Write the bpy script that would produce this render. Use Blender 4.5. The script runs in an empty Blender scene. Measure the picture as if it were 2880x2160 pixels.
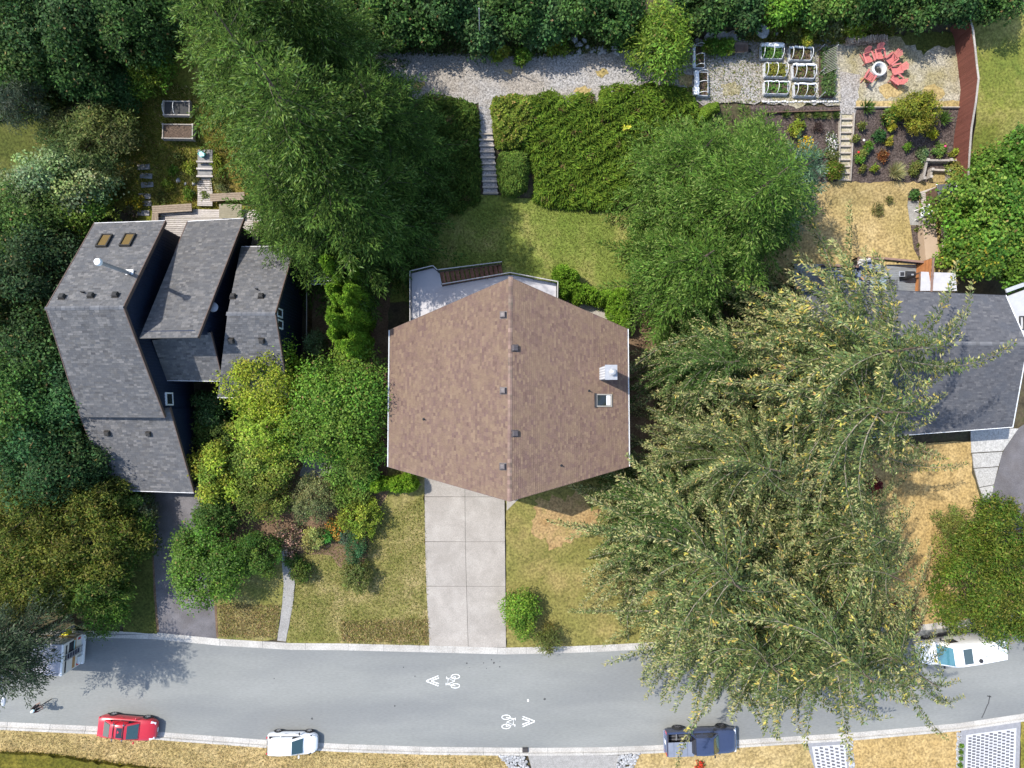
import bpy, bmesh, math, random
import numpy as np
from mathutils import Vector, Matrix

# ------------------------------------------------------------------ camera, sky, sun, exposure
S = bpy.context.scene
COL = S.collection
CAM_H, FPX, NADX, NADY = 57.0, 1938.0, 1370.0, 1130.0
_dn = Vector(((NADX - 1440) / FPX, -(NADY - 1080) / FPX, -1)).normalized()
_w = -_dn
_v = (Vector((0, 1, 0)) - _w * _w.y).normalized()
_u = _v.cross(_w)
cam_data = bpy.data.cameras.new("camera")
cam = bpy.data.objects.new("camera", cam_data)
COL.objects.link(cam)
cam_data.sensor_width = 36
cam_data.lens = FPX / 2880 * 36
cam_data.clip_end = 600
R3 = Matrix((_u, _v, _w))
cam.matrix_world = Matrix.Translation((0, 0, CAM_H)) @ R3.to_4x4()
S.camera = cam

SUN_EL, SUN_DIR = math.radians(54), math.radians(-24)      # shadows fall along SUN_DIR on the ground
world = bpy.data.worlds.new("World")
S.world = world
world.use_nodes = True
wn = world.node_tree
sky = wn.nodes.new("ShaderNodeTexSky")
sky.sky_type = 'NISHITA'
sky.sun_disc = False
sky.sun_elevation = SUN_EL
_sx, _sy = -math.cos(SUN_DIR), -math.sin(SUN_DIR)
sky.sun_rotation = math.atan2(_sx, _sy)
wn.links.new(sky.outputs[0], wn.nodes["Background"].inputs[0])
wn.nodes["Background"].inputs[1].default_value = 0.15
sl = bpy.data.lights.new("sun", 'SUN')
sl.energy = 2.8
sl.angle = math.radians(0.6)
sl.color = (1.0, 0.95, 0.87)
sun = bpy.data.objects.new("sun", sl)
COL.objects.link(sun)
_to = Vector((math.cos(SUN_DIR) * math.cos(SUN_EL), math.sin(SUN_DIR) * math.cos(SUN_EL), -math.sin(SUN_EL)))
sun.rotation_euler = _to.to_track_quat('-Z', 'Y').to_euler()
sun.location = (-40, 20, 70)
S.view_settings.view_transform = 'Standard'
S.view_settings.look = 'None'
S.view_settings.exposure = 1.17
S.view_settings.gamma = 1.0
S.view_settings.use_curve_mapping = False
S.cycles.max_bounces = 6
S.cycles.transparent_max_bounces = 4
S.cycles.use_adaptive_sampling = True

# ------------------------------------------------------------------ photo measurements -> metres
def ray(px, py):
    return R3 @ Vector(((px - 1440) / FPX, -(py - 1080) / FPX, -1))

def P(px, py, z=0.0):
    d = ray(px, py)
    k = (z - CAM_H) / d.z
    return Vector((d.x * k, d.y * k, z))

TY = [-90, -19.0, -8.0, 8.0, 10.0, 16.2, 23.0, 28.0, 44.0, 140.0]
TZ = [0.0, 0.0, 0.7, 0.9, 1.2, 1.4, 4.0, 4.2, 8.5, 22.0]
def zt(y):
    return float(np.interp(y, TY, TZ))

def G(px, py, off=0.0):
    z = off
    for _ in range(14):
        p = P(px, py, z)
        z = 0.5 * z + 0.5 * (zt(p.y) + off)
    return P(px, py, zt(p.y) + off)

# ------------------------------------------------------------------ materials
MATS = {}
def nd(nt, t, **kw):
    n = nt.nodes.new(t)
    for k, v in kw.items():
        setattr(n, k, v)
    return n

def mat(name, cols, scale=3.0, rough=0.8, bump=0.0, bscale=30.0, island=0.0, objrand=0.0, metal=0.0, spec=0.3,
        stretch=None, detail=6.0, grain=0.0, gscale=60.0, coat=0.0, lo=0.3, hi=0.7, big=None, bigscale=0.12, bigamt=0.6):
    """two or more colours mixed by noise, optional grain, per-piece variation and fine relief"""
    if name in MATS:
        return MATS[name]
    m = bpy.data.materials.new(name)
    m.use_nodes = True
    nt = m.node_tree
    L = nt.links
    b = nt.nodes["Principled BSDF"]
    b.inputs["Roughness"].default_value = rough
    b.inputs["Metallic"].default_value = metal
    b.inputs["Specular IOR Level"].default_value = spec
    if coat:
        b.inputs["Coat Weight"].default_value = coat
        b.inputs["Coat Roughness"].default_value = 0.05
    tc = nd(nt, "ShaderNodeTexCoord")
    vec = tc.outputs["Object"]
    if stretch:
        mp = nd(nt, "ShaderNodeMapping")
        mp.inputs["Scale"].default_value = stretch
        L.new(vec, mp.inputs[0])
        vec = mp.outputs[0]
    if len(cols) == 1:
        cols = [cols[0], cols[0]]
    nz = nd(nt, "ShaderNodeTexNoise")
    nz.inputs["Scale"].default_value = scale
    nz.inputs["Detail"].default_value = detail
    nz.inputs["Roughness"].default_value = 0.62
    L.new(vec, nz.inputs["Vector"])
    rp = nd(nt, "ShaderNodeValToRGB")
    e = rp.color_ramp.elements
    for i, c in enumerate(cols):
        pos = lo + (hi - lo) * i / (len(cols) - 1)
        el = e[i] if i < 2 else e.new(pos)
        el.position = pos
        el.color = (*c, 1)
    L.new(nz.outputs[0], rp.inputs[0])
    out = rp.outputs[0]
    if big is not None:
        n2 = nd(nt, "ShaderNodeTexNoise")
        n2.inputs["Scale"].default_value = bigscale
        n2.inputs["Detail"].default_value = 5
        L.new(vec, n2.inputs["Vector"])
        mr = nd(nt, "ShaderNodeMapRange")
        mr.inputs[1].default_value = 0.42
        mr.inputs[2].default_value = 0.62
        mr.inputs[4].default_value = bigamt
        L.new(n2.outputs[0], mr.inputs[0])
        mx = nd(nt, "ShaderNodeMix", data_type='RGBA')
        L.new(mr.outputs[0], mx.inputs["Factor"])
        L.new(out, mx.inputs["A"])
        mx.inputs["B"].default_value = (*big, 1)
        out = mx.outputs["Result"]
    def scale_by(sock, amt, out):
        mr = nd(nt, "ShaderNodeMapRange")
        mr.inputs[3].default_value = 1 - amt
        mr.inputs[4].default_value = 1 + amt
        L.new(sock, mr.inputs[0])
        vm = nd(nt, "ShaderNodeVectorMath", operation='SCALE')
        L.new(out, vm.inputs[0])
        L.new(mr.outputs[0], vm.inputs["Scale"])
        return vm.outputs[0]
    if grain:
        n3 = nd(nt, "ShaderNodeTexNoise")
        n3.inputs["Scale"].default_value = gscale
        n3.inputs["Detail"].default_value = 3
        L.new(vec, n3.inputs["Vector"])
        mr = nd(nt, "ShaderNodeMapRange")
        mr.inputs[1].default_value = 0.3
        mr.inputs[2].default_value = 0.7
        L.new(n3.outputs[0], mr.inputs[0])
        out = scale_by(mr.outputs[0], grain, out)
    if island:
        g = nd(nt, "ShaderNodeNewGeometry")
        out = scale_by(g.outputs["Random Per Island"], island, out)
    if objrand:
        oi = nd(nt, "ShaderNodeObjectInfo")
        out = scale_by(oi.outputs["Random"], objrand, out)
    L.new(out, b.inputs["Base Color"])
    if bump:
        n4 = nd(nt, "ShaderNodeTexNoise")
        n4.inputs["Scale"].default_value = bscale
        n4.inputs["Detail"].default_value = 4
        L.new(vec, n4.inputs["Vector"])
        bp = nd(nt, "ShaderNodeBump")
        bp.inputs["Strength"].default_value = bump
        bp.inputs["Distance"].default_value = 0.05
        L.new(n4.outputs[0], bp.inputs["Height"])
        L.new(bp.outputs[0], b.inputs["Normal"])
    MATS[name] = m
    return m

def shingle_mat(name, cols, patch, amt=0.16):
    """each shingle tab takes one of several granule colours; cloudy patches where whole bundles differ"""
    m = bpy.data.materials.new(name)
    m.use_nodes = True
    nt = m.node_tree
    L = nt.links
    b = nt.nodes["Principled BSDF"]
    b.inputs["Roughness"].default_value = 0.9
    b.inputs["Specular IOR Level"].default_value = 0.25
    g = nd(nt, "ShaderNodeNewGeometry")
    rp = nd(nt, "ShaderNodeValToRGB")
    rp.color_ramp.interpolation = 'LINEAR'
    e = rp.color_ramp.elements
    for i, c in enumerate(cols):
        pos = i / (len(cols) - 1)
        el = e[i] if i < 2 else e.new(pos)
        el.position = pos
        el.color = (*c, 1)
    L.new(g.outputs["Random Per Island"], rp.inputs[0])
    tc = nd(nt, "ShaderNodeTexCoord")
    nz = nd(nt, "ShaderNodeTexNoise")
    nz.inputs["Scale"].default_value = 0.9
    nz.inputs["Detail"].default_value = 5
    L.new(tc.outputs["Object"], nz.inputs["Vector"])
    mr = nd(nt, "ShaderNodeMapRange")
    mr.inputs[1].default_value = 0.48
    mr.inputs[2].default_value = 0.62
    mr.inputs[4].default_value = 0.55
    L.new(nz.outputs[0], mr.inputs[0])
    mx = nd(nt, "ShaderNodeMix", data_type='RGBA')
    L.new(mr.outputs[0], mx.inputs["Factor"])
    L.new(rp.outputs[0], mx.inputs["A"])
    mx.inputs["B"].default_value = (*patch, 1)
    n3 = nd(nt, "ShaderNodeTexNoise")
    n3.inputs["Scale"].default_value = 22
    n3.inputs["Detail"].default_value = 3
    L.new(tc.outputs["Object"], n3.inputs["Vector"])
    m2 = nd(nt, "ShaderNodeMapRange")
    m2.inputs[1].default_value = 0.3
    m2.inputs[2].default_value = 0.7
    m2.inputs[3].default_value = 1 - amt
    m2.inputs[4].default_value = 1 + amt
    L.new(n3.outputs[0], m2.inputs[0])
    vm = nd(nt, "ShaderNodeVectorMath", operation='SCALE')
    L.new(mx.outputs["Result"], vm.inputs[0])
    L.new(m2.outputs[0], vm.inputs["Scale"])
    L.new(vm.outputs[0], b.inputs["Base Color"])
    return m

def foliage_mat(name="leaf", trans=0.4, rough=0.6, spec=0.16):
    m = bpy.data.materials.new(name)
    m.use_nodes = True
    nt = m.node_tree
    L = nt.links
    b = nt.nodes["Principled BSDF"]
    b.inputs["Roughness"].default_value = rough
    b.inputs["Specular IOR Level"].default_value = spec
    at = nd(nt, "ShaderNodeAttribute", attribute_name="tint")
    L.new(at.outputs["Color"], b.inputs["Base Color"])
    tr = nd(nt, "ShaderNodeBsdfTranslucent")
    L.new(at.outputs["Color"], tr.inputs["Color"])
    mx = nd(nt, "ShaderNodeMixShader")
    mx.inputs[0].default_value = trans
    L.new(b.outputs[0], mx.inputs[1])
    L.new(tr.outputs[0], mx.inputs[2])
    L.new(mx.outputs[0], nt.nodes["Material Output"].inputs["Surface"])
    return m

def glass_mat(name, col, rough=0.06):
    m = bpy.data.materials.new(name)
    m.use_nodes = True
    b = m.node_tree.nodes["Principled BSDF"]
    b.inputs["Base Color"].default_value = (*col, 1)
    b.inputs["Roughness"].default_value = rough
    b.inputs["Specular IOR Level"].default_value = 0.8
    b.inputs["Coat Weight"].default_value = 0.6
    b.inputs["Coat Roughness"].default_value = 0.03
    return m

LEAF = foliage_mat("leaf")
NEEDLE = foliage_mat("needle", 0.36, 0.75, 0.08)
BARK = mat("bark", [(.05, .035, .025), (.16, .12, .09)], 8, .9, .6, 20)
TWIG = mat("twig", [(.07, .06, .04), (.13, .11, .08)], 4, .9)
TWIGP = mat("pale_twig", [(.15, .13, .09), (.30, .27, .2)], 4, .9)
WOODG = mat("weathered_wood", [(.23, .2, .175), (.44, .4, .35)], 6, .85, .2, 40, objrand=.16, stretch=(1, 5, 1), grain=.12)
WOODB = mat("bench_wood", [(.19, .145, .105), (.29, .23, .17)], 6, .8, .2, 40, objrand=.12)
WOODD = mat("dark_brown_wood", [(.10, .062, .045), (.17, .10, .07)], 5, .8, .15, 40, objrand=.18)
WHITE = mat("white_paint", [(.74, .74, .72), (.8, .8, .78)], 4, .5)
BLACK = mat("black_metal", [(.02, .02, .022), (.035, .035, .037)], 4, .5)
RUBBER = mat("tyre_rubber", [(.02, .02, .02), (.035, .035, .035)], 9, .9)
STEEL = mat("bright_steel", [(.36, .365, .37), (.45, .455, .46)], 6, .4, metal=.4)
GALV = mat("galvanised_sheet", [(.42, .43, .44), (.55, .56, .57)], 5, .5, metal=.3)
CONC = mat("pale_concrete", [(.285, .258, .225), (.36, .328, .288)], 1.2, .9, .35, 60, objrand=.05, grain=.15, gscale=14, big=(.24, .215, .185), bigscale=.5, bigamt=.5)
SOIL = mat("soil", [(.05, .035, .025), (.13, .09, .065)], 9, .95, .8, 16, grain=.3, gscale=10)

# ------------------------------------------------------------------ objects
ORG = {}
def tag(o, label=None, cat=None, group=None, kind=None):
    if label: o["label"] = label
    if cat: o["category"] = cat
    if group: o["group"] = group
    if kind: o["kind"] = kind
    return o

def thing(name, label, cat, loc=(0, 0, 0), group=None, kind=None):
    o = bpy.data.objects.new(name, None)
    COL.objects.link(o)
    o.location = loc
    o.empty_display_size = 0.3
    ORG[o.name] = Vector(loc)
    return tag(o, label, cat, group, kind)

def link_mesh(name, me, parent=None, kind=None, label=None):
    o = bpy.data.objects.new(name, me)
    COL.objects.link(o)
    if parent is not None:
        o.parent = parent
        ORG[o.name] = ORG[parent.name]
    if kind: o["kind"] = kind
    if label: o["label"] = label
    return o

def dup(root, loc=None, rz=None, label=None, scale=None, group=None):
    r = root.copy()
    COL.objects.link(r)
    if loc is not None: r.location = loc
    if rz is not None: r.rotation_euler = (0, 0, rz)
    if scale is not None: r.scale = (scale, scale, scale) if not hasattr(scale, '__len__') else scale
    if label: r["label"] = label
    if group: r["group"] = group
    ORG[r.name] = Vector(r.location)
    for ch in list(root.children):
        c = ch.copy()
        COL.objects.link(c)
        c.parent = r
        for g in list(ch.children):
            d = g.copy()
            COL.objects.link(d)
            d.parent = c
    return r

class MB:
    """collects boxes, bars, tubes and turned shapes; build() links them as one mesh"""
    def __init__(self):
        self.v, self.f = [], []
    def add(self, vs, fs):
        n = len(self.v)
        self.v += [tuple(p) for p in vs]
        self.f += [tuple(i + n for i in f) for f in fs]
        return self
    def box(self, c, s, rz=0.0, rx=0.0, ry=0.0):
        M3 = Matrix.Rotation(rz, 3, 'Z') @ Matrix.Rotation(ry, 3, 'Y') @ Matrix.Rotation(rx, 3, 'X')
        c = Vector(c)
        vs = [c + M3 @ Vector((x * s[0] / 2, y * s[1] / 2, z * s[2] / 2)) for z in (-1, 1) for y in (-1, 1) for x in (-1, 1)]
        return self.add(vs, [(0, 2, 3, 1), (4, 5, 7, 6), (0, 1, 5, 4), (2, 6, 7, 3), (0, 4, 6, 2), (1, 3, 7, 5)])
    def bar(self, a, b, w, h, up=(0, 0, 1)):
        a, b = Vector(a), Vector(b)
        d = (b - a).normalized()
        s = d.cross(Vector(up))
        if s.length < 1e-4: s = d.cross(Vector((1, 0, 0)))
        s.normalize()
        u = s.cross(d)
        vs = [p + s * i * w / 2 + u * j * h / 2 for p in (a, b) for (i, j) in ((-1, -1), (1, -1), (1, 1), (-1, 1))]
        return self.add(vs, [(3, 2, 1, 0), (4, 5, 6, 7), (0, 1, 5, 4), (1, 2, 6, 5), (2, 3, 7, 6), (3, 0, 4, 7)])
    def tube(self, pts, r, n=8, cap=True):
        pts = [Vector(p) for p in pts]
        rs = r if hasattr(r, '__len__') else [r] * len(pts)
        base = len(self.v)
        ref = Vector((0, 0, 1))
        for i, p in enumerate(pts):
            d = (pts[min(i + 1, len(pts) - 1)] - pts[max(i - 1, 0)]).normalized()
            s = d.cross(ref)
            if s.length < 0.05: s = d.cross(Vector((1, 0, 0)))
            s.normalize()
            u = s.cross(d)
            for k in range(n):
                a = 2 * math.pi * k / n
                self.v.append(tuple(p + (s * math.cos(a) + u * math.sin(a)) * rs[i]))
        for i in range(len(pts) - 1):
            for k in range(n):
                a, b = base + i * n + k, base + i * n + (k + 1) % n
                self.f.append((a, b, b + n, a + n))
        if cap:
            self.f.append(tuple(base + k for k in reversed(range(n))))
            self.f.append(tuple(base + (len(pts) - 1) * n + k for k in range(n)))
        return self
    def lathe(self, prof, c=(0, 0, 0), n=20, axis='Z'):
        base = len(self.v)
        c = Vector(c)
        for r, z in prof:
            for k in range(n):
                a = 2 * math.pi * k / n
                q = Vector((r * math.cos(a), r * math.sin(a), z))
                if axis == 'Y': q = Vector((q.x, q.z, q.y))
                if axis == 'X': q = Vector((q.z, q.x, q.y))
                self.v.append(tuple(c + q))
        for i in range(len(prof) - 1):
            for k in range(n):
                a, b = base + i * n + k, base + i * n + (k + 1) % n
                self.f.append((a, b, b + n, a + n))
        if prof[0][0] > 1e-4: self.f.append(tuple(base + k for k in reversed(range(n))))
        if prof[-1][0] > 1e-4: self.f.append(tuple(base + (len(prof) - 1) * n + k for k in range(n)))
        return self
    def slab(self, poly, thick):
        """poly: 3-D points seen from above; a plate of that outline, thick downwards"""
        poly = [Vector(p) for p in poly]
        n = len(poly)
        vs = poly + [p - Vector((0, 0, thick)) for p in poly]
        fs = [tuple(range(n)), tuple(reversed(range(n, 2 * n)))]
        fs += [(i, i + n, (i + 1) % n + n, (i + 1) % n) for i in range(n)]
        return self.add(vs, fs)
    def ball(self, c, r, sz=(1, 1, 1), n=10, m=6):
        prof = [(max(1e-5, math.sin(math.pi * i / m)), -math.cos(math.pi * i / m)) for i in range(m + 1)]
        base = len(self.v)
        self.lathe(prof, (0, 0, 0), n)
        for i in range(base, len(self.v)):
            q = self.v[i]
            self.v[i] = (c[0] + q[0] * r * sz[0], c[1] + q[1] * r * sz[1], c[2] + q[2] * r * sz[2])
        return self
    def build(self, name, m, parent=None, smooth=False, kind=None, label=None, bevel=0.0):
        me = bpy.data.meshes.new(name)
        o0 = ORG[parent.name] if parent is not None else Vector((0, 0, 0))
        me.from_pydata([(x - o0.x, y - o0.y, z - o0.z) for x, y, z in self.v], [], self.f)
        if bevel or smooth:
            bm = bmesh.new()
            bm.from_mesh(me)
            bmesh.ops.recalc_face_normals(bm, faces=bm.faces)
            if bevel:
                bmesh.ops.bevel(bm, geom=[e for e in bm.edges if e.calc_face_angle(0) > 0.5], offset=bevel, segments=2, affect='EDGES', profile=0.6)
            bm.to_mesh(me)
            bm.free()
        else:
            bm = bmesh.new()
            bm.from_mesh(me)
            bmesh.ops.recalc_face_normals(bm, faces=bm.faces)
            bm.to_mesh(me)
            bm.free()
        if smooth:
            for p in me.polygons: p.use_smooth = True
            try: me.set_sharp_from_angle(angle=math.radians(40))
            except Exception: pass
        for mm in (m if isinstance(m, (list, tuple)) else [m]):
            me.materials.append(mm)
        return link_mesh(name, me, parent, kind, label)

def solo(mb, name, m, label, cat, group=None, **kw):
    """a thing that is one mesh, its origin at its base"""
    a = np.array(mb.v)
    c = Vector(((a[:, 0].min() + a[:, 0].max()) / 2, (a[:, 1].min() + a[:, 1].max()) / 2, a[:, 2].min()))
    mb.v = [(x - c.x, y - c.y, z - c.z) for x, y, z in mb.v]
    o = mb.build(name, m, None, **kw)
    o.location = c
    ORG[o.name] = c
    return tag(o, label, cat, group)

# ------------------------------------------------------------------ ground sheets draped on the terrain
def densify(pts, step=0.6, jit=0.0, seed=1):
    rng = random.Random(seed)
    out = []
    n = len(pts)
    for i in range(n):
        a, b = Vector(pts[i]), Vector(pts[(i + 1) % n])
        k = max(1, int((b - a).length / step))
        nrm = Vector((-(b - a).y, (b - a).x, 0))
        if nrm.length > 0: nrm.normalize()
        for j in range(k):
            p = a.lerp(b, j / k)
            if jit: p = p + nrm * rng.gauss(0, jit)
            out.append(p)
    return out

def sheet(name, px, m, off=0.0, jit=0.0, step=0.8, seed=1, parent=None, kind="structure", label=None, world_pts=None, thick=0):
    pts = world_pts or [G(x, y, off) for x, y in px]
    pts = densify(pts, step, jit, seed) if jit else [Vector(p) for p in pts]
    bm = bmesh.new()
    f = bm.faces.new([bm.verts.new((p.x, p.y, 0)) for p in pts])
    bmesh.ops.triangulate(bm, faces=bm.faces[:])
    ys = [p.y for p in pts]
    for yb in TY:
        if min(ys) < yb < max(ys):
            bmesh.ops.bisect_plane(bm, geom=bm.verts[:] + bm.edges[:] + bm.faces[:], plane_co=(0, yb, 0), plane_no=(0, 1, 0))
    for v in bm.verts:
        v.co.z = zt(v.co.y) + off
    bmesh.ops.recalc_face_normals(bm, faces=bm.faces)
    for fc in bm.faces:
        if fc.normal.z < 0: fc.normal_flip()
    if thick:
        r = bmesh.ops.extrude_face_region(bm, geom=bm.faces[:])
        for v in r["geom"]:
            if isinstance(v, bmesh.types.BMVert): v.co.z += thick
        bmesh.ops.recalc_face_normals(bm, faces=bm.faces)
    o0 = ORG[parent.name] if parent is not None else Vector((0, 0, 0))
    for v in bm.verts: v.co -= o0
    me = bpy.data.meshes.new(name)
    bm.to_mesh(me)
    bm.free()
    me.materials.append(m)
    return link_mesh(name, me, parent, kind, label)

# ------------------------------------------------------------------ leaves
def unit(a):
    return a / np.maximum(np.linalg.norm(a, axis=1, keepdims=True), 1e-6)

def leaf_arrays(pos, dr, nr, ln, wd):
    dr = unit(dr)
    sd = unit(np.cross(dr, nr))
    nn = np.cross(sd, dr)
    ln, wd = ln[:, None], wd[:, None]
    v = np.empty((len(pos), 4, 3))
    v[:, 0] = pos
    v[:, 1] = pos + dr * ln * .45 + sd * wd * .5 - nn * wd * .12
    v[:, 2] = pos + dr * ln
    v[:, 3] = pos + dr * ln * .45 - sd * wd * .5 - nn * wd * .12
    return v.reshape(-1, 3)

def leaf_mesh(name, verts, cols, m, wood=None, woodmat=None):
    """verts 4 per leaf, cols one per leaf; wood: (verts, quads) appended with its own material"""
    nq = len(verts) // 4
    cols = np.asarray(cols) * [1.26, 1.24, 1.12]
    q = np.arange(nq * 4).reshape(-1, 4)
    if wood is not None and len(wood[0]):
        wv, wq = np.asarray(wood[0], float), np.asarray(wood[1], int)
        q = np.vstack([q, wq + len(verts)])
        verts = np.vstack([verts, wv])
        cols = np.vstack([cols, np.tile([[.2, .16, .12]], (len(wq), 1))])
    me = bpy.data.meshes.new(name)
    me.vertices.add(len(verts))
    me.vertices.foreach_set("co", verts.astype(np.float32).ravel())
    me.loops.add(q.size)
    me.loops.foreach_set("vertex_index", q.astype(np.int32).ravel())
    me.polygons.add(len(q))
    me.polygons.foreach_set("loop_start", np.arange(0, q.size, 4, dtype=np.int32))
    me.materials.append(m)
    if len(q) > nq:
        me.materials.append(woodmat or TWIG)
        mi = np.zeros(len(q), np.int32)
        mi[nq:] = 1
        me.polygons.foreach_set("material_index", mi)
    a = me.attributes.new("tint", 'FLOAT_COLOR', 'FACE')
    c4 = np.ones((len(q), 4), np.float32)
    c4[:, :3] = np.clip(cols, 0.002, 1)
    a.data.foreach_set("color", c4.ravel())
    me.update(calc_edges=True)
    return me

def quad_tube(pts, r0, r1, n=4):
    pts = np.asarray(pts, float)
    k = len(pts)
    vs, qs = [], []
    for i in range(k):
        d = pts[min(i + 1, k - 1)] - pts[max(i - 1, 0)]
        d = d / (np.linalg.norm(d) + 1e-9)
        s = np.cross(d, [0, 0, 1.0])
        if np.linalg.norm(s) < .05: s = np.cross(d, [1.0, 0, 0])
        s /= np.linalg.norm(s)
        u = np.cross(s, d)
        r = r0 + (r1 - r0) * i / (k - 1)
        for j in range(n):
            a = 2 * math.pi * j / n
            vs.append(pts[i] + (s * math.cos(a) + u * math.sin(a)) * r)
    for i in range(k - 1):
        for j in range(n):
            a, b = i * n + j, i * n + (j + 1) % n
            qs.append((a, b, b + n, a + n))
    return vs, qs

def jitter_cols(rng, base, n, amt=.22, hue=.06):
    base = np.atleast_2d(np.array(base, float))
    c = base[rng.integers(0, len(base), n)]
    k = 1 + rng.normal(0, amt, n)
    c = c * np.clip(k, .45, 1.7)[:, None]
    return np.clip(c * (1 + rng.normal(0, hue, (n, 3))), .004, .9)

def conifer_mesh(seed, Ht, R, nb=220, z0=2.0, Lpow=.85, droop=.25, lift=.5, sag=.18, twig=1.0, step=.16, spine=.26,
                 cardL=.34, cardW=.10, cols=((.05, .085, .03),), tips=((.12, .15, .05),), tipfrac=.3, cones=None, conefrac=0, arm=.22, hang=.2, conez=0, loose=.26, tilt=.42, clump=.22, wood_r=1.0, swirl=0.0, woodmat=None):
    rng = np.random.default_rng(seed)
    to, td, tl, ts, tb = [], [], [], [], []
    wv, wq = [], []
    for i in range(nb):
        u = (i + .5) / nb
        f = 1 - math.sqrt(1 - u)
        h = z0 + (Ht - z0) * f
        L = R * (1 - f) ** Lpow * max(.45, 1 + rng.normal(0, arm)) + .3
        az = i * 2.39996 + rng.normal(0, .35)
        el = lift * f ** 1.3 - droop * (1 - f) + rng.normal(0, .1)
        n = max(4, int(L / spine))
        s = np.linspace(.03, 1, n)
        bend = swirl + rng.normal(0, .28)
        a2 = az + bend * s
        x = L * s
        zz = np.tan(el) * x - sag * L * s ** 2 + .10 * L * s ** 3
        p = np.stack([np.cos(a2) * x, np.sin(a2) * x, h + zz], 1)
        t = unit(np.gradient(p, axis=0))
        pts = np.vstack([[[0, 0, h]], p])[:: max(1, n // 5)] - [0, 0, .10]
        if len(pts) > 1 and L > .28 * R and rng.uniform() < .75:
            a, b = quad_tube(pts, (.02 + .010 * L) * wood_r, .012 * wood_r, 3)
            wq += [tuple(q + len(wv) for q in qq) for qq in b]
            wv += a
        for sg in (-1, 1):
            ang = sg * (rng.uniform(.75, 1.15, n) - .35 * s)
            c, sn = np.cos(ang), np.sin(ang)
            d = np.stack([t[:, 0] * c - t[:, 1] * sn, t[:, 0] * sn + t[:, 1] * c, t[:, 2] - hang * rng.uniform(.3, 1.3, n)], 1)
            ll = twig * (.42 + .58 * np.sin(np.pi * np.clip(s * .85 + .12, 0, 1))) * rng.uniform(.55, 1.2, n) * min(1, .35 + L / 4)
            to.append(p); td.append(d); tl.append(ll); ts.append(s); tb.append(np.full(n, i))
        to.append(p[-1:]); td.append(t[-1:]); tl.append(np.array([twig * .5])); ts.append(np.array([1.0])); tb.append(np.array([i]))
    to, td, tl, ts, tb = np.vstack(to), unit(np.vstack(td)), np.concatenate(tl), np.concatenate(ts), np.concatenate(tb)
    cnt = np.maximum(2, (tl / step).astype(int))
    idx = np.repeat(np.arange(len(tl)), cnt)
    st = np.repeat(np.cumsum(cnt) - cnt, cnt)
    fr = (np.arange(len(idx)) - st + rng.uniform(0, 1, len(idx))) / cnt[idx]
    N = len(idx)
    pos = to[idx] + td[idx] * (fr * tl[idx])[:, None]
    pos[:, 2] -= .18 * (fr ** 2) * tl[idx]
    side = np.cross(td[idx], [0, 0, 1.0]) * rng.choice([-1, 1], N)[:, None] * rng.uniform(.2, .95, N)[:, None]
    dr = td[idx] + side * (1 - .5 * fr[:, None]) + rng.normal(0, loose, (N, 3)) * [1, 1, .8]
    nr = np.array([0, 0, 1.0]) + (rng.normal(0, tilt, (len(tl), 3)))[idx] + rng.normal(0, .22, (N, 3))
    br = 1 + rng.normal(0, .16, nb)
    tw = np.clip(1 + rng.normal(0, clump, len(tl)), .45, 1.6)
    c = jitter_cols(rng, cols, N, .16) * (br[tb[idx]] * tw[idx])[:, None]
    # young growth at the ends of the sprays
    outer = np.clip((ts[idx] - .45) * 1.3 + (fr - .5) * .8, 0, 1)
    tp = rng.uniform(0, 1, N) < tipfrac * outer * 1.6
    c[tp] = jitter_cols(rng, tips, int(tp.sum()), .2)
    ln = cardL * rng.uniform(.65, 1.3, N)
    wd = cardW * rng.uniform(.7, 1.3, N)
    if cones is not None:
        grp = rng.uniform(0, 1, len(tl)) < conefrac * (.3 + ts)
        hi = (to[:, 2] > conez)
        sel = (grp & hi)[idx] & (rng.uniform(0, 1, N) < .6)
        c[sel] = jitter_cols(rng, cones, int(sel.sum()), .22)
        wd[sel] *= 1.25
    v = leaf_arrays(pos, dr, nr, ln, wd)
    return leaf_mesh("crown", v, c, NEEDLE, (wv, wq), woodmat)

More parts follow.
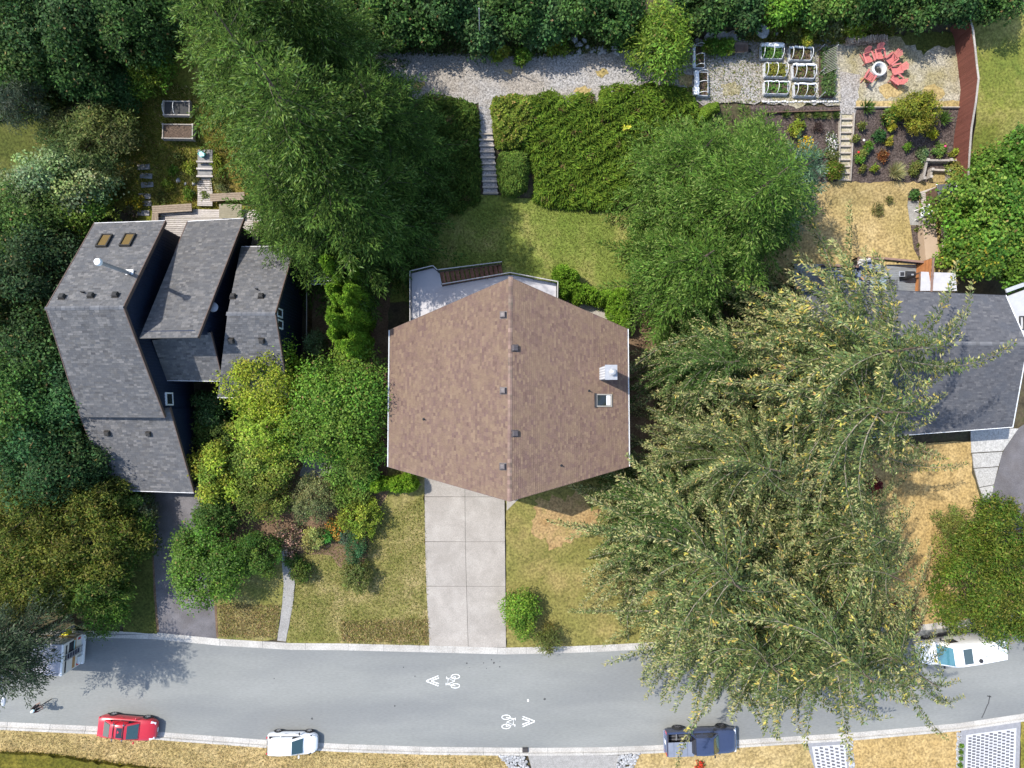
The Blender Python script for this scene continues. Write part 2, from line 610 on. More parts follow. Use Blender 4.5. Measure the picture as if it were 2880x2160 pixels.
def crown_mesh(seed, rx, ry, rz, n, lobes=14, ll=.24, lw=.14, cols=((.07, .12, .02),), lobe_r=.42, up=.5, low=.15, tips=None, tipfrac=0, flat=.5, shell=.28, mesh_mat=None, wood=True, droopy=0.0):
    """leaf clumps spread over many uneven boughs with gaps between; origin at the ground, crown spans z = 0 .. 2*rz"""
    rng = np.random.default_rng(seed)
    k = int(lobes * 1.9)
    phi = np.arange(k) * 2.39996 + rng.uniform(0, .9, k)
    cz = np.clip(1 - (np.arange(k) + .5) / k * 1.45 + rng.normal(0, .12, k), -1, 1)
    cr = np.sqrt(np.clip(1 - cz ** 2, .02, 1))
    rad = rng.uniform(.48, .86, k)
    lc = np.stack([cr * np.cos(phi) * rad, cr * np.sin(phi) * rad, cz * rad], 1)
    lc = np.vstack([lc, [[0, 0, .1]]])
    lr = np.concatenate([np.clip(rng.lognormal(0, .32, k), .5, 1.7) * lobe_r * .68, [lobe_r * 1.1]])
    lr[:k] = np.minimum(lr[:k], 1.12 - rad * .85)
    w = lr ** 2
    w[-1] *= .35
    li = rng.choice(k + 1, n, p=w / w.sum())
    d = unit(rng.normal(0, 1, (n, 3)) + [0, 0, .35])
    rr = lr[li] * (1 - (shell + .12) * rng.uniform(0, 1, n) ** 1.6 + rng.normal(0, .08, n))
    far = rng.uniform(0, 1, n) < .06
    rr[far] *= rng.uniform(1.1, 1.5, int(far.sum()))
    # leaves sit in little sprays
    m = max(12, n // 9)
    sp = rng.integers(0, m, n)
    offs = rng.normal(0, .07, (m, 3))
    q = lc[li] + d * rr[:, None] + offs[sp] * .6
    nrm = np.linalg.norm(q, axis=1)
    keep = nrm > .3
    holes = unit(rng.normal(0, 1, (9, 3)) + [0, 0, .5])
    qd = q / np.maximum(nrm[:, None], 1e-6)
    for hh, hr in zip(holes, rng.uniform(.10, .24, 9)):
        keep &= ~((np.linalg.norm(qd - hh, axis=1) < hr) & (nrm > .62))
    q, d, li, sp = q[keep], d[keep], li[keep], sp[keep]
    n = len(q)
    pos = q * [rx, ry, rz]
    pos[:, 2] += rz
    pos[:, 2] = np.maximum(pos[:, 2], .08)
    pos += rng.normal(0, .05, (n, 3))
    nr = d * (1 - flat) + np.array([0, 0, 1.0]) * flat + rng.normal(0, .26, (n, 3)) + rng.normal(0, .3, (m, 3))[sp]
    rd = rng.normal(0, 1, (n, 3)) + d * .6
    rd[:, 2] -= .25 + droopy
    nr = unit(nr)
    dr = rd - (rd * nr).sum(1, keepdims=True) * nr * .85
    lb = np.clip(1 + rng.normal(0, .2, k + 1), .55, 1.5)
    hue = 1 + rng.normal(0, .10, (k + 1, 3)) * [1, .35, .6]
    c = jitter_cols(rng, cols, n, .2) * lb[li][:, None] * hue[li] * np.clip(1 + rng.normal(0, .14, m), .6, 1.5)[sp][:, None]
    if tips is not None:
        t = rng.uniform(0, 1, n) < tipfrac * np.clip(.4 + d[:, 2], 0, 1)  # favours upward leaves: bloom colours, and on green crowns a painted highlight
        c[t] = jitter_cols(rng, tips, int(t.sum()), .18)
    dead = rng.uniform(0, 1, n) < .012
    c[dead] = jitter_cols(rng, [(.2, .14, .06)], int(dead.sum()), .25)
    ln, wd = ll * rng.uniform(.5, 1.45, n), lw * rng.uniform(.6, 1.35, n)
    v = leaf_arrays(pos, dr, nr, ln, wd)
    wv, wq = [], []
    if wood:
        for i in range(min(k, 14)):
            e = lc[i] * [rx, ry, rz] * 1.0 + [0, 0, rz]
            pts = [[0, 0, rz * .45], [e[0] * .4, e[1] * .4, rz * .45 + (e[2] - rz * .45) * .55], e]
            a, b = quad_tube(pts, .05 * max(.5, rx / 2), .015, 4)
            wq += [tuple(z + len(wv) for z in qq) for qq in b]
            wv += a
    return leaf_mesh("crown", v, c, mesh_mat or LEAF, (wv, wq) if wood else None, BARK)

def tuft_mesh(seed, r, h, n, cols, w=.05, splay=1.0, arch=.35):
    """long arching blades from one base"""
    rng = np.random.default_rng(seed)
    az = rng.uniform(0, 2 * math.pi, n)
    sp = rng.uniform(.15, 1, n) * splay
    ro = rng.uniform(0, .25, n) * r
    base = np.stack([np.cos(az) * ro, np.sin(az) * ro, np.full(n, .02)], 1)
    tip = np.stack([np.cos(az) * r * sp, np.sin(az) * r * sp, h * (1.05 - arch * sp ** 2) * rng.uniform(.7, 1.1, n)], 1)
    d = tip - base
    nr = np.cross(d, np.stack([-np.sin(az), np.cos(az), np.zeros(n)], 1))
    nr *= np.sign(nr[:, 2:3] + 1e-6)
    v = leaf_arrays(base, d, nr, np.linalg.norm(d, axis=1), np.full(n, w))
    return leaf_mesh("blades", v, jitter_cols(rng, cols, n, .2), LEAF)

def trunk_part(parent, h, r, lean=(0, 0)):
    mb = MB()
    o = ORG[parent.name]
    mb.tube([(o.x + lean[0] * t, o.y + lean[1] * t, o.z - .15 + h * t) for t in (0, .08, .3, .6, 1)], [r * 1.35, r, r * .8, r * .55, r * .12], 8)
    return mb.build("trunk", BARK, parent, smooth=True)
# ================================================================== ground, road, lawns
EARTH = mat("earth", [(.035, .03, .018), (.075, .06, .035), (.05, .06, .02)], .9, .95, .7, 6, grain=.25, gscale=6)
ASPH = mat("road_asphalt", [(.188, .193, .18), (.222, .226, .212)], .45, .88, .2, 90, grain=.085, gscale=14, stretch=(.22, 1, 1), big=(.158, .163, .16), bigscale=.33, bigamt=.75)
DRIVE = mat("dark_asphalt", [(.10, .095, .10), (.16, .15, .155)], .7, .9, .3, 60, grain=.16, gscale=14, big=(.085, .075, .07), bigscale=.5)
PATHM = mat("path_concrete", [(.22, .21, .195), (.30, .29, .27)], 2, .9, .3, 40, grain=.2, gscale=12)
def grass_mat(name, a, b, c, big, sc=.5, amt=.75, bs=.16):
    return mat(name, [a, b, c], sc, .92, .9, 9, grain=.42, gscale=5.5, detail=10, lo=.32, hi=.68, big=big, bigscale=bs, bigamt=amt, spec=.15)
GREEN = grass_mat("green_lawn", (.10, .13, .025), (.145, .17, .036), (.22, .20, .065), (.095, .135, .02))
FRONT = grass_mat("dry_front_lawn", (.11, .115, .028), (.19, .165, .058), (.30, .235, .11), (.13, .13, .03), .55, .6)
OLIVEL = grass_mat("olive_lawn", (.125, .12, .03), (.20, .165, .055), (.30, .215, .09), (.13, .135, .03), .6, .7, .3)
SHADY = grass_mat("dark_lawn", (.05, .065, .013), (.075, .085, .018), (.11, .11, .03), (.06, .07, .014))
STRAW = grass_mat("straw_lawn", (.275, .20, .082), (.34, .25, .112), (.39, .295, .142), (.235, .19, .07), .8, .55)
MOSSY = grass_mat("mossy_slope", (.09, .10, .014), (.19, .155, .03), (.27, .20, .07), (.10, .12, .012), .45, .7)
NEXTD = grass_mat("neighbour_lawn", (.075, .11, .018), (.15, .155, .03), (.27, .23, .075), (.06, .10, .016), .3, .8, .09)
TAWNY = grass_mat("tawny_lawn", (.31, .21, .083), (.36, .25, .105), (.40, .285, .128), (.285, .195, .073), .8, .4)
GRAV = mat("gravel_mix", [(.17, .16, .145), (.29, .275, .26), (.40, .385, .37)], 5.5, .95, .9, 14, grain=.5, gscale=9, detail=9, big=(.24, .20, .15), bigscale=.35, bigamt=.55)
GRAV2 = mat("grassy_gravel", [(.2, .185, .15), (.32, .29, .22), (.40, .36, .27)], 4.5, .95, .9, 14, grain=.48, gscale=8, detail=9, big=(.21, .175, .07), bigscale=.42, bigamt=.75)
MULCH = mat("bark_mulch", [(.032, .024, .02), (.075, .055, .047), (.14, .11, .095)], 7, .95, 1.0, 11, grain=.5, gscale=9, detail=8)
DIRT = mat("bare_dirt", [(.10, .06, .035), (.17, .115, .07)], 1.5, .95, .6, 12, grain=.35, gscale=8)

# one sheet far past the frame
xs = [-170, -60, 0, 60, 170]
gm = MB()
gy = [-140] + TY[1:]
gm.add([(x, y, zt(y) - .05) for y in gy for x in xs], [(r * 5 + c, r * 5 + c + 1, r * 5 + c + 6, r * 5 + c + 5) for r in range(len(gy) - 1) for c in range(4)])
gm.build("ground", EARTH, kind="structure")

NK = [(-600, 1778), (0, 1772), (340, 1775), (440, 1778), (620, 1796), (820, 1808), (960, 1809), (1200, 1815), (1420, 1821), (1600, 1817), (1700, 1813), (1900, 1802), (2300, 1776), (2620, 1752), (2880, 1722), (3400, 1660)]
SK = [(-600, 2040), (0, 2050), (280, 2063), (480, 2081), (750, 2101), (960, 2112), (1200, 2120), (1500, 2123), (1700, 2121), (1840, 2116), (2128, 2097), (2410, 2079), (2700, 2053), (2880, 2026), (3400, 1950)]
def yon(poly, x):
    return float(np.interp(x, [p[0] for p in poly], [p[1] for p in poly]))
rd = [P(x, y, 0) for x, y in NK] + [P(x, y, 0) for x, y in reversed(SK)]
sheet("road", None, ASPH, 0.0, world_pts=rd)

CONK = mat("kerb_concrete", [(.36, .34, .31), (.47, .45, .41)], 1.6, .9, .35, 50, objrand=.08, grain=.2, gscale=9, big=(.27, .25, .22), bigscale=.8, bigamt=.5)
def kerb_line(label, line, side, seed):
    rng = random.Random(seed)
    k = thing("kerb", label, None, tuple(P(1440, yon(line, 1440), 0)), kind="structure")
    pts = [P(x, yon(line, x), 0) for x in range(-380, 3240, 20)]
    i = 0
    while i < len(pts) - 2:
        j = min(len(pts) - 1, i + rng.choice((4, 5, 5, 6)))
        seg = pts[i:j + 1]
        prof = [(-.02, .125), (.15, .12), (.19, .02), (.56, .012), (.58, -.03), (-.02, -.03)]
        vs, fs = [], []
        m = len(prof)
        for q, p in enumerate(seg):
            t = (seg[min(q + 1, len(seg) - 1)] - seg[max(q - 1, 0)]).normalized()
            n = Vector((t.y, -t.x, 0)) * side
            sh = t * (.012 if q == 0 else (-.012 if q == len(seg) - 1 else 0))
            vs += [p + sh + n * a + Vector((0, 0, z)) for a, z in prof]
        for q in range(len(seg) - 1):
            fs += [(q * m + r, q * m + (r + 1) % m, (q + 1) * m + (r + 1) % m, (q + 1) * m + r) for r in range(m)]
        fs += [tuple(range(m)), tuple(reversed(range((len(seg) - 1) * m, len(seg) * m)))]
        MB().add(vs, fs).build("kerbstone", CONK, k)
        i = j
    return k
kerb_line("pale concrete kerb along the house side of the road", NK, 1, 3)
kerb_line("pale concrete kerb along the far verge of the road", SK, -1, 4)

def on_kerb(line, x0, x1, d=0, n=14):
    return [(x0 + (x1 - x0) * i / n, yon(line, x0 + (x1 - x0) * i / n) + d) for i in range(n + 1)]
LO = .10
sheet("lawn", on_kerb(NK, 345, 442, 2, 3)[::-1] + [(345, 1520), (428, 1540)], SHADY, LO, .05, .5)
sheet("lawn", [(560, 1470), (700, 1500), (792, 1560), (800, 1640), (792, 1700), (778, 1796)] + on_kerb(NK, 778, 612, 2, 4)[1:] + [(598, 1700)], FRONT, LO, .05, .5)
sheet("lawn", [(690, 1300), (1000, 1300), (1194, 1330), (1196, 1523), (1207, 1700), (1210, 1815)] + on_kerb(NK, 1205, 803, 2, 8)[1:] + [(824, 1700), (832, 1640), (800, 1540), (700, 1450)], FRONT, LO, .04, .5, 2)
sheet("lawn", [(1422, 1330), (1820, 1250), (2430, 1280), (2440, 1600), (2420, 1766)] + on_kerb(NK, 2400, 1425, 2, 12), OLIVEL, LO, .04, .5, 3)
sheet("lawn", [(2430, 1255), (2730, 1240), (2735, 1330), (2758, 1402), (2730, 1500), (2720, 1740)] + on_kerb(NK, 2716, 2430, 2, 5), TAWNY, LO + .004, .03, .5, 4)
sheet("lawn", [(1130, 600), (1340, 548), (1400, 548), (1500, 560), (1640, 560), (1800, 560), (1900, 700), (1790, 830), (1780, 1340), (1420, 1380), (1420, 830), (1090, 850)], GREEN, LO, .05, .6, 5)
sheet("side_yard", [(855, 700), (1110, 690), (1092, 900), (1090, 1370), (985, 1380), (870, 1010)], DIRT, LO + .004, .05, .6, 6)
sheet("side_yard", [(1764, 860), (1850, 830), (1850, 1290), (1766, 1330)], DIRT, LO + .006, .06, .5, 7)
sheet("dry_patch", [(1500, 1400), (1640, 1385), (1690, 1450), (1640, 1500), (1560, 1540), (1500, 1500)], mat("worn_grass", [(.24, .15, .06), (.30, .20, .09), (.2, .16, .05)], .8, .95, .8, 9, grain=.4, gscale=6), LO + .006, .25, .25, 33)
sheet("slope_garden", [(300, 250), (440, 225), (500, 60), (640, 60), (700, 300), (760, 560), (720, 640), (400, 640), (300, 560), (290, 400)], MOSSY, LO, .08, .6, 8)
sheet("lawn", [(0, 340), (150, 330), (300, 430), (300, 640), (-60, 640), (-60, 360)], SHADY, LO - .01, .08, .8, 9)  # shade under the left trees is put into this dark lawn colour
sheet("lawn", [(2190, 508), (2690, 508), (2640, 700), (2700, 800), (2100, 800), (2200, 640)], STRAW, LO, .05, .5, 10)
sheet("lawn", [(2735, 40), (3300, -60), (3300, 860), (2735, 760)], NEXTD, LO, .03, .8, 11)
sheet("gravel_terrace", [(1040, 130), (1250, 148), (1420, 160), (1560, 150), (1700, 130), (1900, 118), (1960, 112), (2180, 110), (2345, 120), (2345, 296), (2140, 292), (1960, 286), (1690, 292), (1400, 292), (1340, 292), (1180, 285), (1050, 240)], GRAV, LO, .09, .5, 12)
sheet("gravel_terrace", [(2345, 115), (2520, 100), (2706, 110), (2700, 304), (2345, 296)], GRAV2, LO + .004, .05, .5, 13)
sheet("gravel_path", [(1346, 288), (1392, 288), (1386, 368), (1352, 368)], GRAV, LO + .006, .03, .4, 14)
sheet("gravel_path", [(2362, 200), (2420, 210), (2405, 322), (2362, 322)], GRAV, LO + .008, .04, .4, 15)
sheet("mulch_bed", [(2110, 296), (2362, 300), (2358, 512), (2110, 512)], MULCH, LO + .004, .05, .4, 16)
sheet("mulch_bed", [(2404, 303), (2698, 303), (2690, 512), (2393, 512)], MULCH, LO + .006, .05, .4, 17)
sheet("straw_edge", [(2408, 284), (2700, 284), (2700, 303), (2408, 303)], STRAW, LO + .012, .03, .3, 18)
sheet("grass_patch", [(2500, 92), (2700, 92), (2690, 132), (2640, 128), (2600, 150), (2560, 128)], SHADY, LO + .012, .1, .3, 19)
for i, (cx, cy, r, mm) in enumerate([(1640, 255, 26, STRAW), (1432, 200, 15, STRAW), (1690, 205, 22, STRAW), (1930, 225, 30, STRAW), (1180, 240, 25, STRAW), (1270, 180, 90, DRIVE), (2500, 252, 40, STRAW), (2620, 262, 42, STRAW), (2450, 220, 30, STRAW), (2060, 250, 40, GRAV2), (2230, 270, 60, GRAV2)]):
    rng = random.Random(40 + i)
    if mm is DRIVE: continue
    pts = [(cx + r * rng.uniform(.6, 1.2) * math.cos(a / 9 * 2 * math.pi), cy + r * .55 * rng.uniform(.6, 1.2) * math.sin(a / 9 * 2 * math.pi)) for a in range(9)]
    sheet("dry_grass_patch", pts, mm, LO + .016 + .001 * i, .1, .25, 60 + i)
VS = [(x, y + 1) for x, y in on_kerb(SK, -500, 1400, 0, 30)]
sheet("verge", VS + [(1400, 2122), (1450, 2170), (1450, 2320), (-500, 2320)], STRAW, LO + .005, .03, .5, 20)
sheet("verge", on_kerb(SK, 1800, 2268, 1, 8) + [(2296, 2180), (2296, 2320), (1730, 2320), (1768, 2170)], STRAW, LO + .005, .03, .5, 21)
sheet("verge", on_kerb(SK, 2385, 2700, 1, 6) + [(2694, 2320), (2392, 2320)], TAWNY, LO + .005, .02, .5, 22)
sheet("verge", on_kerb(SK, 2872, 3300, 1, 6) + [(3300, 2320), (2870, 2320)], MOSSY, LO + .005, .03, .5, 23)
HEDGEY = grass_mat("long_grass", (.06, .06, .008), (.11, .095, .013), (.16, .13, .022), (.07, .07, .008), .8, .5)
sheet("grass_bank", [(-300, 2117), (110, 2117), (220, 2132), (330, 2147), (470, 2163), (560, 2200), (560, 2330), (-300, 2330)], HEDGEY, LO + .04, .05, .4, 24, thick=.35)

# driveway slabs
dr = thing("driveway", "pale concrete driveway of eight slabs in front of the brown house", None, tuple(G(1310, 1600, .1)), kind="structure")
XL = lambda y: float(np.interp(y, [1330, 1523, 1648, 1700, 1818], [1194, 1196, 1199, 1206, 1208]))
XM = lambda y: float(np.interp(y, [1330, 1523, 1648, 1818], [1307, 1309, 1312, 1317]))
XR = lambda y: float(np.interp(y, [1330, 1523, 1820], [1418, 1420, 1423]))
for a, b in ((1300, 1396.5), (1397.3, 1522.6), (1523.4, 1647.6), (1648.4, 1819)):
    sheet("slab", [(XL(a), a), (XM(a) - .45, a), (XM(b) - .45, b), (XL(b), b - .5)], CONC, .02, parent=dr, kind=None, thick=.10)
    sheet("slab", [(XM(a) + .45, a), (XR(a), a), (XR(b), b), (XM(b) + .45, b)], CONC, .02, parent=dr, kind=None, thick=.10)
sheet("footpath", [(1425, 1385), (1470, 1392), (1446, 1416), (1425, 1436)], CONC, LO + .012, .01, .5)
sheet("driveway", [(426, 1370), (580, 1370), (570, 1480), (592, 1640), (602, 1700), (611, 1794)] + on_kerb(NK, 605, 446, 1, 4) + [(436, 1660), (430, 1540)], DRIVE, LO + .01, .015, .5)
sheet("driveway_edging", [(428, 1545), (432, 1545), (438, 1660), (447, 1776), (441, 1776), (432, 1660)], DIRT, LO + .016, .02, .4)
sheet("driveway_edging", [(602, 1700), (609, 1700), (615, 1793), (609, 1793)], DIRT, LO + .016, .02, .4)
sheet("footpath", [(790, 1545), (806, 1545), (830, 1640), (824, 1700), (804, 1804), (780, 1802), (794, 1700), (798, 1640)], PATHM, LO + .012, .015, .5)
sheet("garden_clearing", [(870, 1270), (940, 1270), (945, 1330), (880, 1350), (840, 1340)], PATHM, LO + .012, .06, .4)
sheet("planting_bed", [(545, 1130), (1090, 1120), (1000, 1400), (1090, 1380), (1040, 1520), (1010, 1660), (930, 1560), (780, 1560), (700, 1600), (600, 1500), (560, 1400)], DIRT, LO + .005, .06, .5)

# neighbours' paved aprons: white grass pavers with dark filled cells
PAVW = mat("white_pavers", [(.42, .42, .43), (.52, .52, .53)], 4, .85, .2, 40, grain=.1)
PAVB = mat("grey_border_paver", [(.20, .20, .21), (.27, .27, .28)], 4, .9, .2, 40, grain=.1)
PAVD = mat("paver_infill", [(.09, .09, .10), (.14, .14, .15)], 6, .95, .4, 30, objrand=.2)
def paver_apron(label, q, rows, cols):
    t = thing("driveway", label, None, tuple(G(*q[0], .1)), kind="structure")
    sheet("border_paving", q, PAVB, LO + .004, parent=t, kind=None)
    c = Vector((sum(x for x, y in q) / 4, sum(y for x, y in q) / 4))
    def lerp2(u, v):
        a = Vector(q[0]).lerp(Vector(q[1]), u)
        b = Vector(q[3]).lerp(Vector(q[2]), u)
        return a.lerp(b, v)
    sheet("paver_field", [tuple(lerp2(u, v)) for u, v in ((.09, .1), (.93, .1), (.93, .98), (.09, .98))], PAVW, LO + .012, parent=t, kind=None)
    for i in range(cols):
        for j in range(rows):
            u = .12 + .78 * (i + .5) / cols
            v = .13 + .84 * (j + (.25 if i % 2 else .75)) / rows
            p = G(*lerp2(u, v), LO + .016)
            a = G(*lerp2(u + .01, v), LO)
            ang = math.atan2(a.y - p.y, a.x - p.x)
            MB().box((p.x, p.y, p.z + .004), (.27, .145, .024), rz=ang).build("paver", PAVD, t)
paver_apron("driveway apron of white pavers with dark cells between two tan verges", [(2703, 2056), (2871, 2030), (2866, 2190), (2698, 2190)], 14, 11)
paver_apron("narrow driveway apron of white pavers half covered by the big cedar", [(2272, 2091), (2384, 2082), (2392, 2190), (2290, 2190)], 9, 6)
PEB = mat("river_pebbles", [(.14, .14, .15), (.34, .34, .34), (.2, .195, .185)], 5, .8, island=.35)
def pebbles(px, n, seed, label):
    rng = random.Random(seed)
    bb = [min(p[0] for p in px), max(p[0] for p in px), min(p[1] for p in px), max(p[1] for p in px)]
    def inside(x, y):
        c = False
        for i in range(len(px)):
            (x1, y1), (x2, y2) = px[i], px[i - 1]
            if (y1 > y) != (y2 > y) and x < (x2 - x1) * (y - y1) / (y2 - y1) + x1: c = not c
        return c
    mb = MB()
    while n:
        x, y = rng.uniform(bb[0], bb[1]), rng.uniform(bb[2], bb[3])
        if inside(x, y):
            p = G(x, y, LO)
            r = rng.uniform(.06, .13)
            mb.ball((p.x, p.y, p.z + r * .3), r, (rng.uniform(.8, 1.3), rng.uniform(.7, 1.1), .6), 6, 4)
            n -= 1
    o = mb.build("pebbles", PEB, kind="stuff", smooth=True)
    o["label"] = label
    return o
pebbles([(1402, 2124), (1476, 2126), (1494, 2180), (1452, 2180)], 330, 5, "grey and white river pebbles beside the brick apron, drain end")
pebbles([(1740, 2122), (1800, 2119), (1772, 2180), (1728, 2180)], 280, 6, "grey and white river pebbles between brick apron and pickup")
pebbles([(2692, 2060), (2703, 2058), (2698, 2190), (2688, 2190)], 160, 7, "white pebble strip with small round plants beside the paver apron")
pebbles([(2384, 2084), (2396, 2084), (2404, 2190), (2393, 2190)], 130, 8, "white pebble strip beside the narrow paver apron")
ba = thing("driveway", "driveway apron of small grey brick pavers beside the far kerb", None, tuple(G(1610, 2140, .1)), kind="structure")
BRM = mat("grey_brick", [(.19, .18, .165), (.30, .285, .265)], 2, .9, .25, 40, objrand=.2, grain=.15)
sheet("mortar_bed", [(1485, 2125), (1740, 2124), (1725, 2190), (1503, 2190)], PATHM, LO - .02, parent=ba, kind=None)
me_b = None
rng = random.Random(9)
row = 0
y = 2127.5
while y < 2186:
    xa, xb = np.interp(y, [2125, 2190], [1488, 1504]), np.interp(y, [2124, 2190], [1738, 1726])
    x = xa + (row % 2) * 4
    while x < xb - 8:
        p = G(x + 4.4, y + 2.6, LO - .02)
        if me_b is None:
            o = MB().box((0, 0, .03), (.245, .15, .06)).build("brick", BRM, ba, bevel=.012)
            me_b = o.data
        else:
            o = link_mesh("brick", me_b, ba)
        o.location = p - ORG[ba.name] + Vector((0, 0, rng.uniform(-.006, .006)))
        x += 9.3
    y += 5.9
    row += 1
# painted marks: chevrons and bicycle symbols
PAINT = mat("road_paint", [(.72, .72, .70), (.85, .85, .83)], 6, .7, grain=.2, gscale=9)
def flat_strip(mb, pts, w, z=.004):
    pts = [Vector((p[0], p[1], 0)) for p in pts]
    vs = []
    for i, p in enumerate(pts):
        t = (pts[min(i + 1, len(pts) - 1)] - pts[max(i - 1, 0)]).normalized()
        n = Vector((-t.y, t.x, 0)) * w / 2
        vs += [(p.x - n.x, p.y - n.y, z), (p.x + n.x, p.y + n.y, z)]
    mb.add(vs, [(2 * i, 2 * i + 2, 2 * i + 3, 2 * i + 1) for i in range(len(pts) - 1)])
def road_mark(name, px, label, kind_fn):
    mb = MB()
    c = P(px[0], px[1], 0)
    kind_fn(mb, c)
    o = mb.build(name, PAINT, kind="structure")
    o["label"] = label
def chevrons(sgn):
    def f(mb, c):
        for d in (0, .42):
            x0 = c.x + sgn * (.52 - d)
            for s in (-1, 1):
                flat_strip(mb, [(x0, c.y + s * .02), (x0 - sgn * (.98 - d * .9), c.y + s * (.41 - d * .42))], .07, .004 + .001 * (s > 0))
    return f
def bike_sign(sgn):
    # wheels drawn as ovals, tubes as strips; the symbol lies on its side, bars towards sgn
    def f(mb, c):
        k = 0
        def st(pts, w=.085):
            nonlocal k
            k += 1
            flat_strip(mb, [(c.x + sgn * x * .6, c.y + sgn * y * .52) for x, y in pts], w * .5, .004 + .0007 * k)
        for yy in (-.72, .72):
            st([(-.42 + .58 * math.cos(a * math.pi / 10), yy + .34 * math.sin(a * math.pi / 10)) for a in range(21)], .10)
        st([(-.42, -.72), (-.30, 0), (.55, -.45), (-.42, -.72)])
        st([(-.30, 0), (.62, .42), (.55, -.45)])
        st([(-.42, .72), (.85, .42)])
        st([(.85, .22), (.85, .62)])
        st([(.55, -.45), (.78, -.55)])
        st([(.78, -.75), (.78, -.38)])
    return f
road_mark("lane_arrow_marking", (1217, 1915), "white double chevron on the road pointing away from the pickup", chevrons(-1))
road_mark("bicycle_marking", (1272, 1916), "white bicycle symbol on the road beside the upper chevron", bike_sign(-1))
road_mark("lane_arrow_marking", (1486, 2029), "white double chevron on the road pointing towards the pickup", chevrons(1))
road_mark("bicycle_marking", (1432, 2030), "white bicycle symbol on the road beside the lower chevron", bike_sign(1))
mb = MB(); p = P(1485, 1970, 0); flat_strip(mb, [(p.x, p.y - .1), (p.x, p.y + .1)], .13)
o = mb.build("paint_spot_marking", PAINT, kind="structure")
CRK = mat("road_crack_tar", [(.05, .05, .05), (.08, .08, .08)], 5, .9)
for px in ([(2784, 1956), (2780, 1978), (2776, 1985), (2768, 2005), (2761, 2019)], [(2776, 1957), (2788, 1960)], ):
    mb = MB(); flat_strip(mb, [P(a, b, 0) for a, b in px], .09, .005); mb.build("road_crack", CRK, kind="structure")
rng = random.Random(12)
for k in range(16):
    x, y = (rng.gauss(1400, 60), rng.gauss(1862, 14)) if k < 9 else (rng.uniform(300, 2500), rng.uniform(1860, 2030))
    p = P(x, y, 0)
    r = rng.uniform(.03, .1)
    mb = MB(); mb.add([(p.x + r * math.cos(a) * rng.uniform(.6, 1.2), p.y + r * math.sin(a), .005) for a in [i * math.pi / 4 for i in range(8)]], [tuple(range(8))])
    mb.build("road_stain", CRK, kind="structure")
g = P(1477, 2108, 0)
dg_ = thing("storm_drain", "square iron storm drain grate set in the far kerb", "storm drain", (g.x, g.y, 0))
MB().box((g.x, g.y, .05), (.46, .36, .17)).build("casting", BLACK, dg_)
for i in range(6):
    MB().box((g.x - .17 + i * .068, g.y, .145), (.03, .3, .02)).build("bar", mat("rusted_iron", [(.07, .06, .055), (.12, .10, .09)], 9, .8), dg_)

# ================================================================== roofs
SH_BROWN = shingle_mat("brown_shingle", [(.118, .074, .060), (.17, .112, .084), (.14, .093, .069), (.205, .142, .096), (.13, .082, .070), (.185, .126, .088)], (.185, .128, .084))
SH_GREY = shingle_mat("grey_shingle", [(.07, .069, .07), (.13, .126, .123), (.095, .095, .098), (.165, .158, .152), (.10, .096, .092), (.088, .09, .096)], (.09, .091, .095))
SH_SLATE = shingle_mat("slate_shingle", [(.062, .063, .07), (.10, .10, .106), (.08, .081, .089), (.13, .127, .13)], (.078, .083, .096))
ROOFDECK = mat("roof_deck", [(.06, .06, .06), (.08, .08, .08)], 3, .9)

def shingles(q, m, parent, expo=.165, tab=(.17, .38), seed=1, lift=.026, off=.01):
    """q = upper-left, upper-right, lower-right, lower-left corners of a roof plane: overlapping tabs in courses, joined"""
    rng = np.random.default_rng(seed)
    A, B, C, D = [np.array(p, float) for p in q]
    n = np.cross(B - A, D - A)
    n /= np.linalg.norm(n)
    if n[2] < 0: n = -n
    ln = (np.linalg.norm(D - A) + np.linalg.norm(C - B)) / 2
    k = int(ln / expo)
    vs, fs = [], []
    for i in range(k):
        t0, t1 = i / k, (i + 1) / k
        l0, r0 = A + (D - A) * t0, B + (C - B) * t0
        l1, r1 = A + (D - A) * t1, B + (C - B) * t1
        w = np.linalg.norm(r1 - l1)
        cuts = [0.0]
        while cuts[-1] < w: cuts.append(cuts[-1] + rng.uniform(*tab))
        cuts = np.clip(np.array(cuts) / cuts[-1], 0, 1)
        for j in range(len(cuts) - 1):
            a, b = cuts[j], cuts[j + 1]
            e = lift * rng.uniform(.7, 1.3)
            b0 = len(vs)
            g_ = .006 / max(w, 1)
            vs += [l0 + (r0 - l0) * a + n * off, l0 + (r0 - l0) * b + n * off,
                   l1 + (r1 - l1) * (b - g_) + n * (off + e), l1 + (r1 - l1) * (a + g_) + n * (off + e),
                   l1 + (r1 - l1) * (b - g_) + n * off, l1 + (r1 - l1) * (a + g_) + n * off]
            fs += [(b0, b0 + 3, b0 + 2, b0 + 1), (b0 + 3, b0 + 5, b0 + 4, b0 + 2)]
    mb = MB()
    mb.v = [tuple(v) for v in vs]
    mb.f = fs
    return mb.build("shingles", m, parent, kind="stuff")

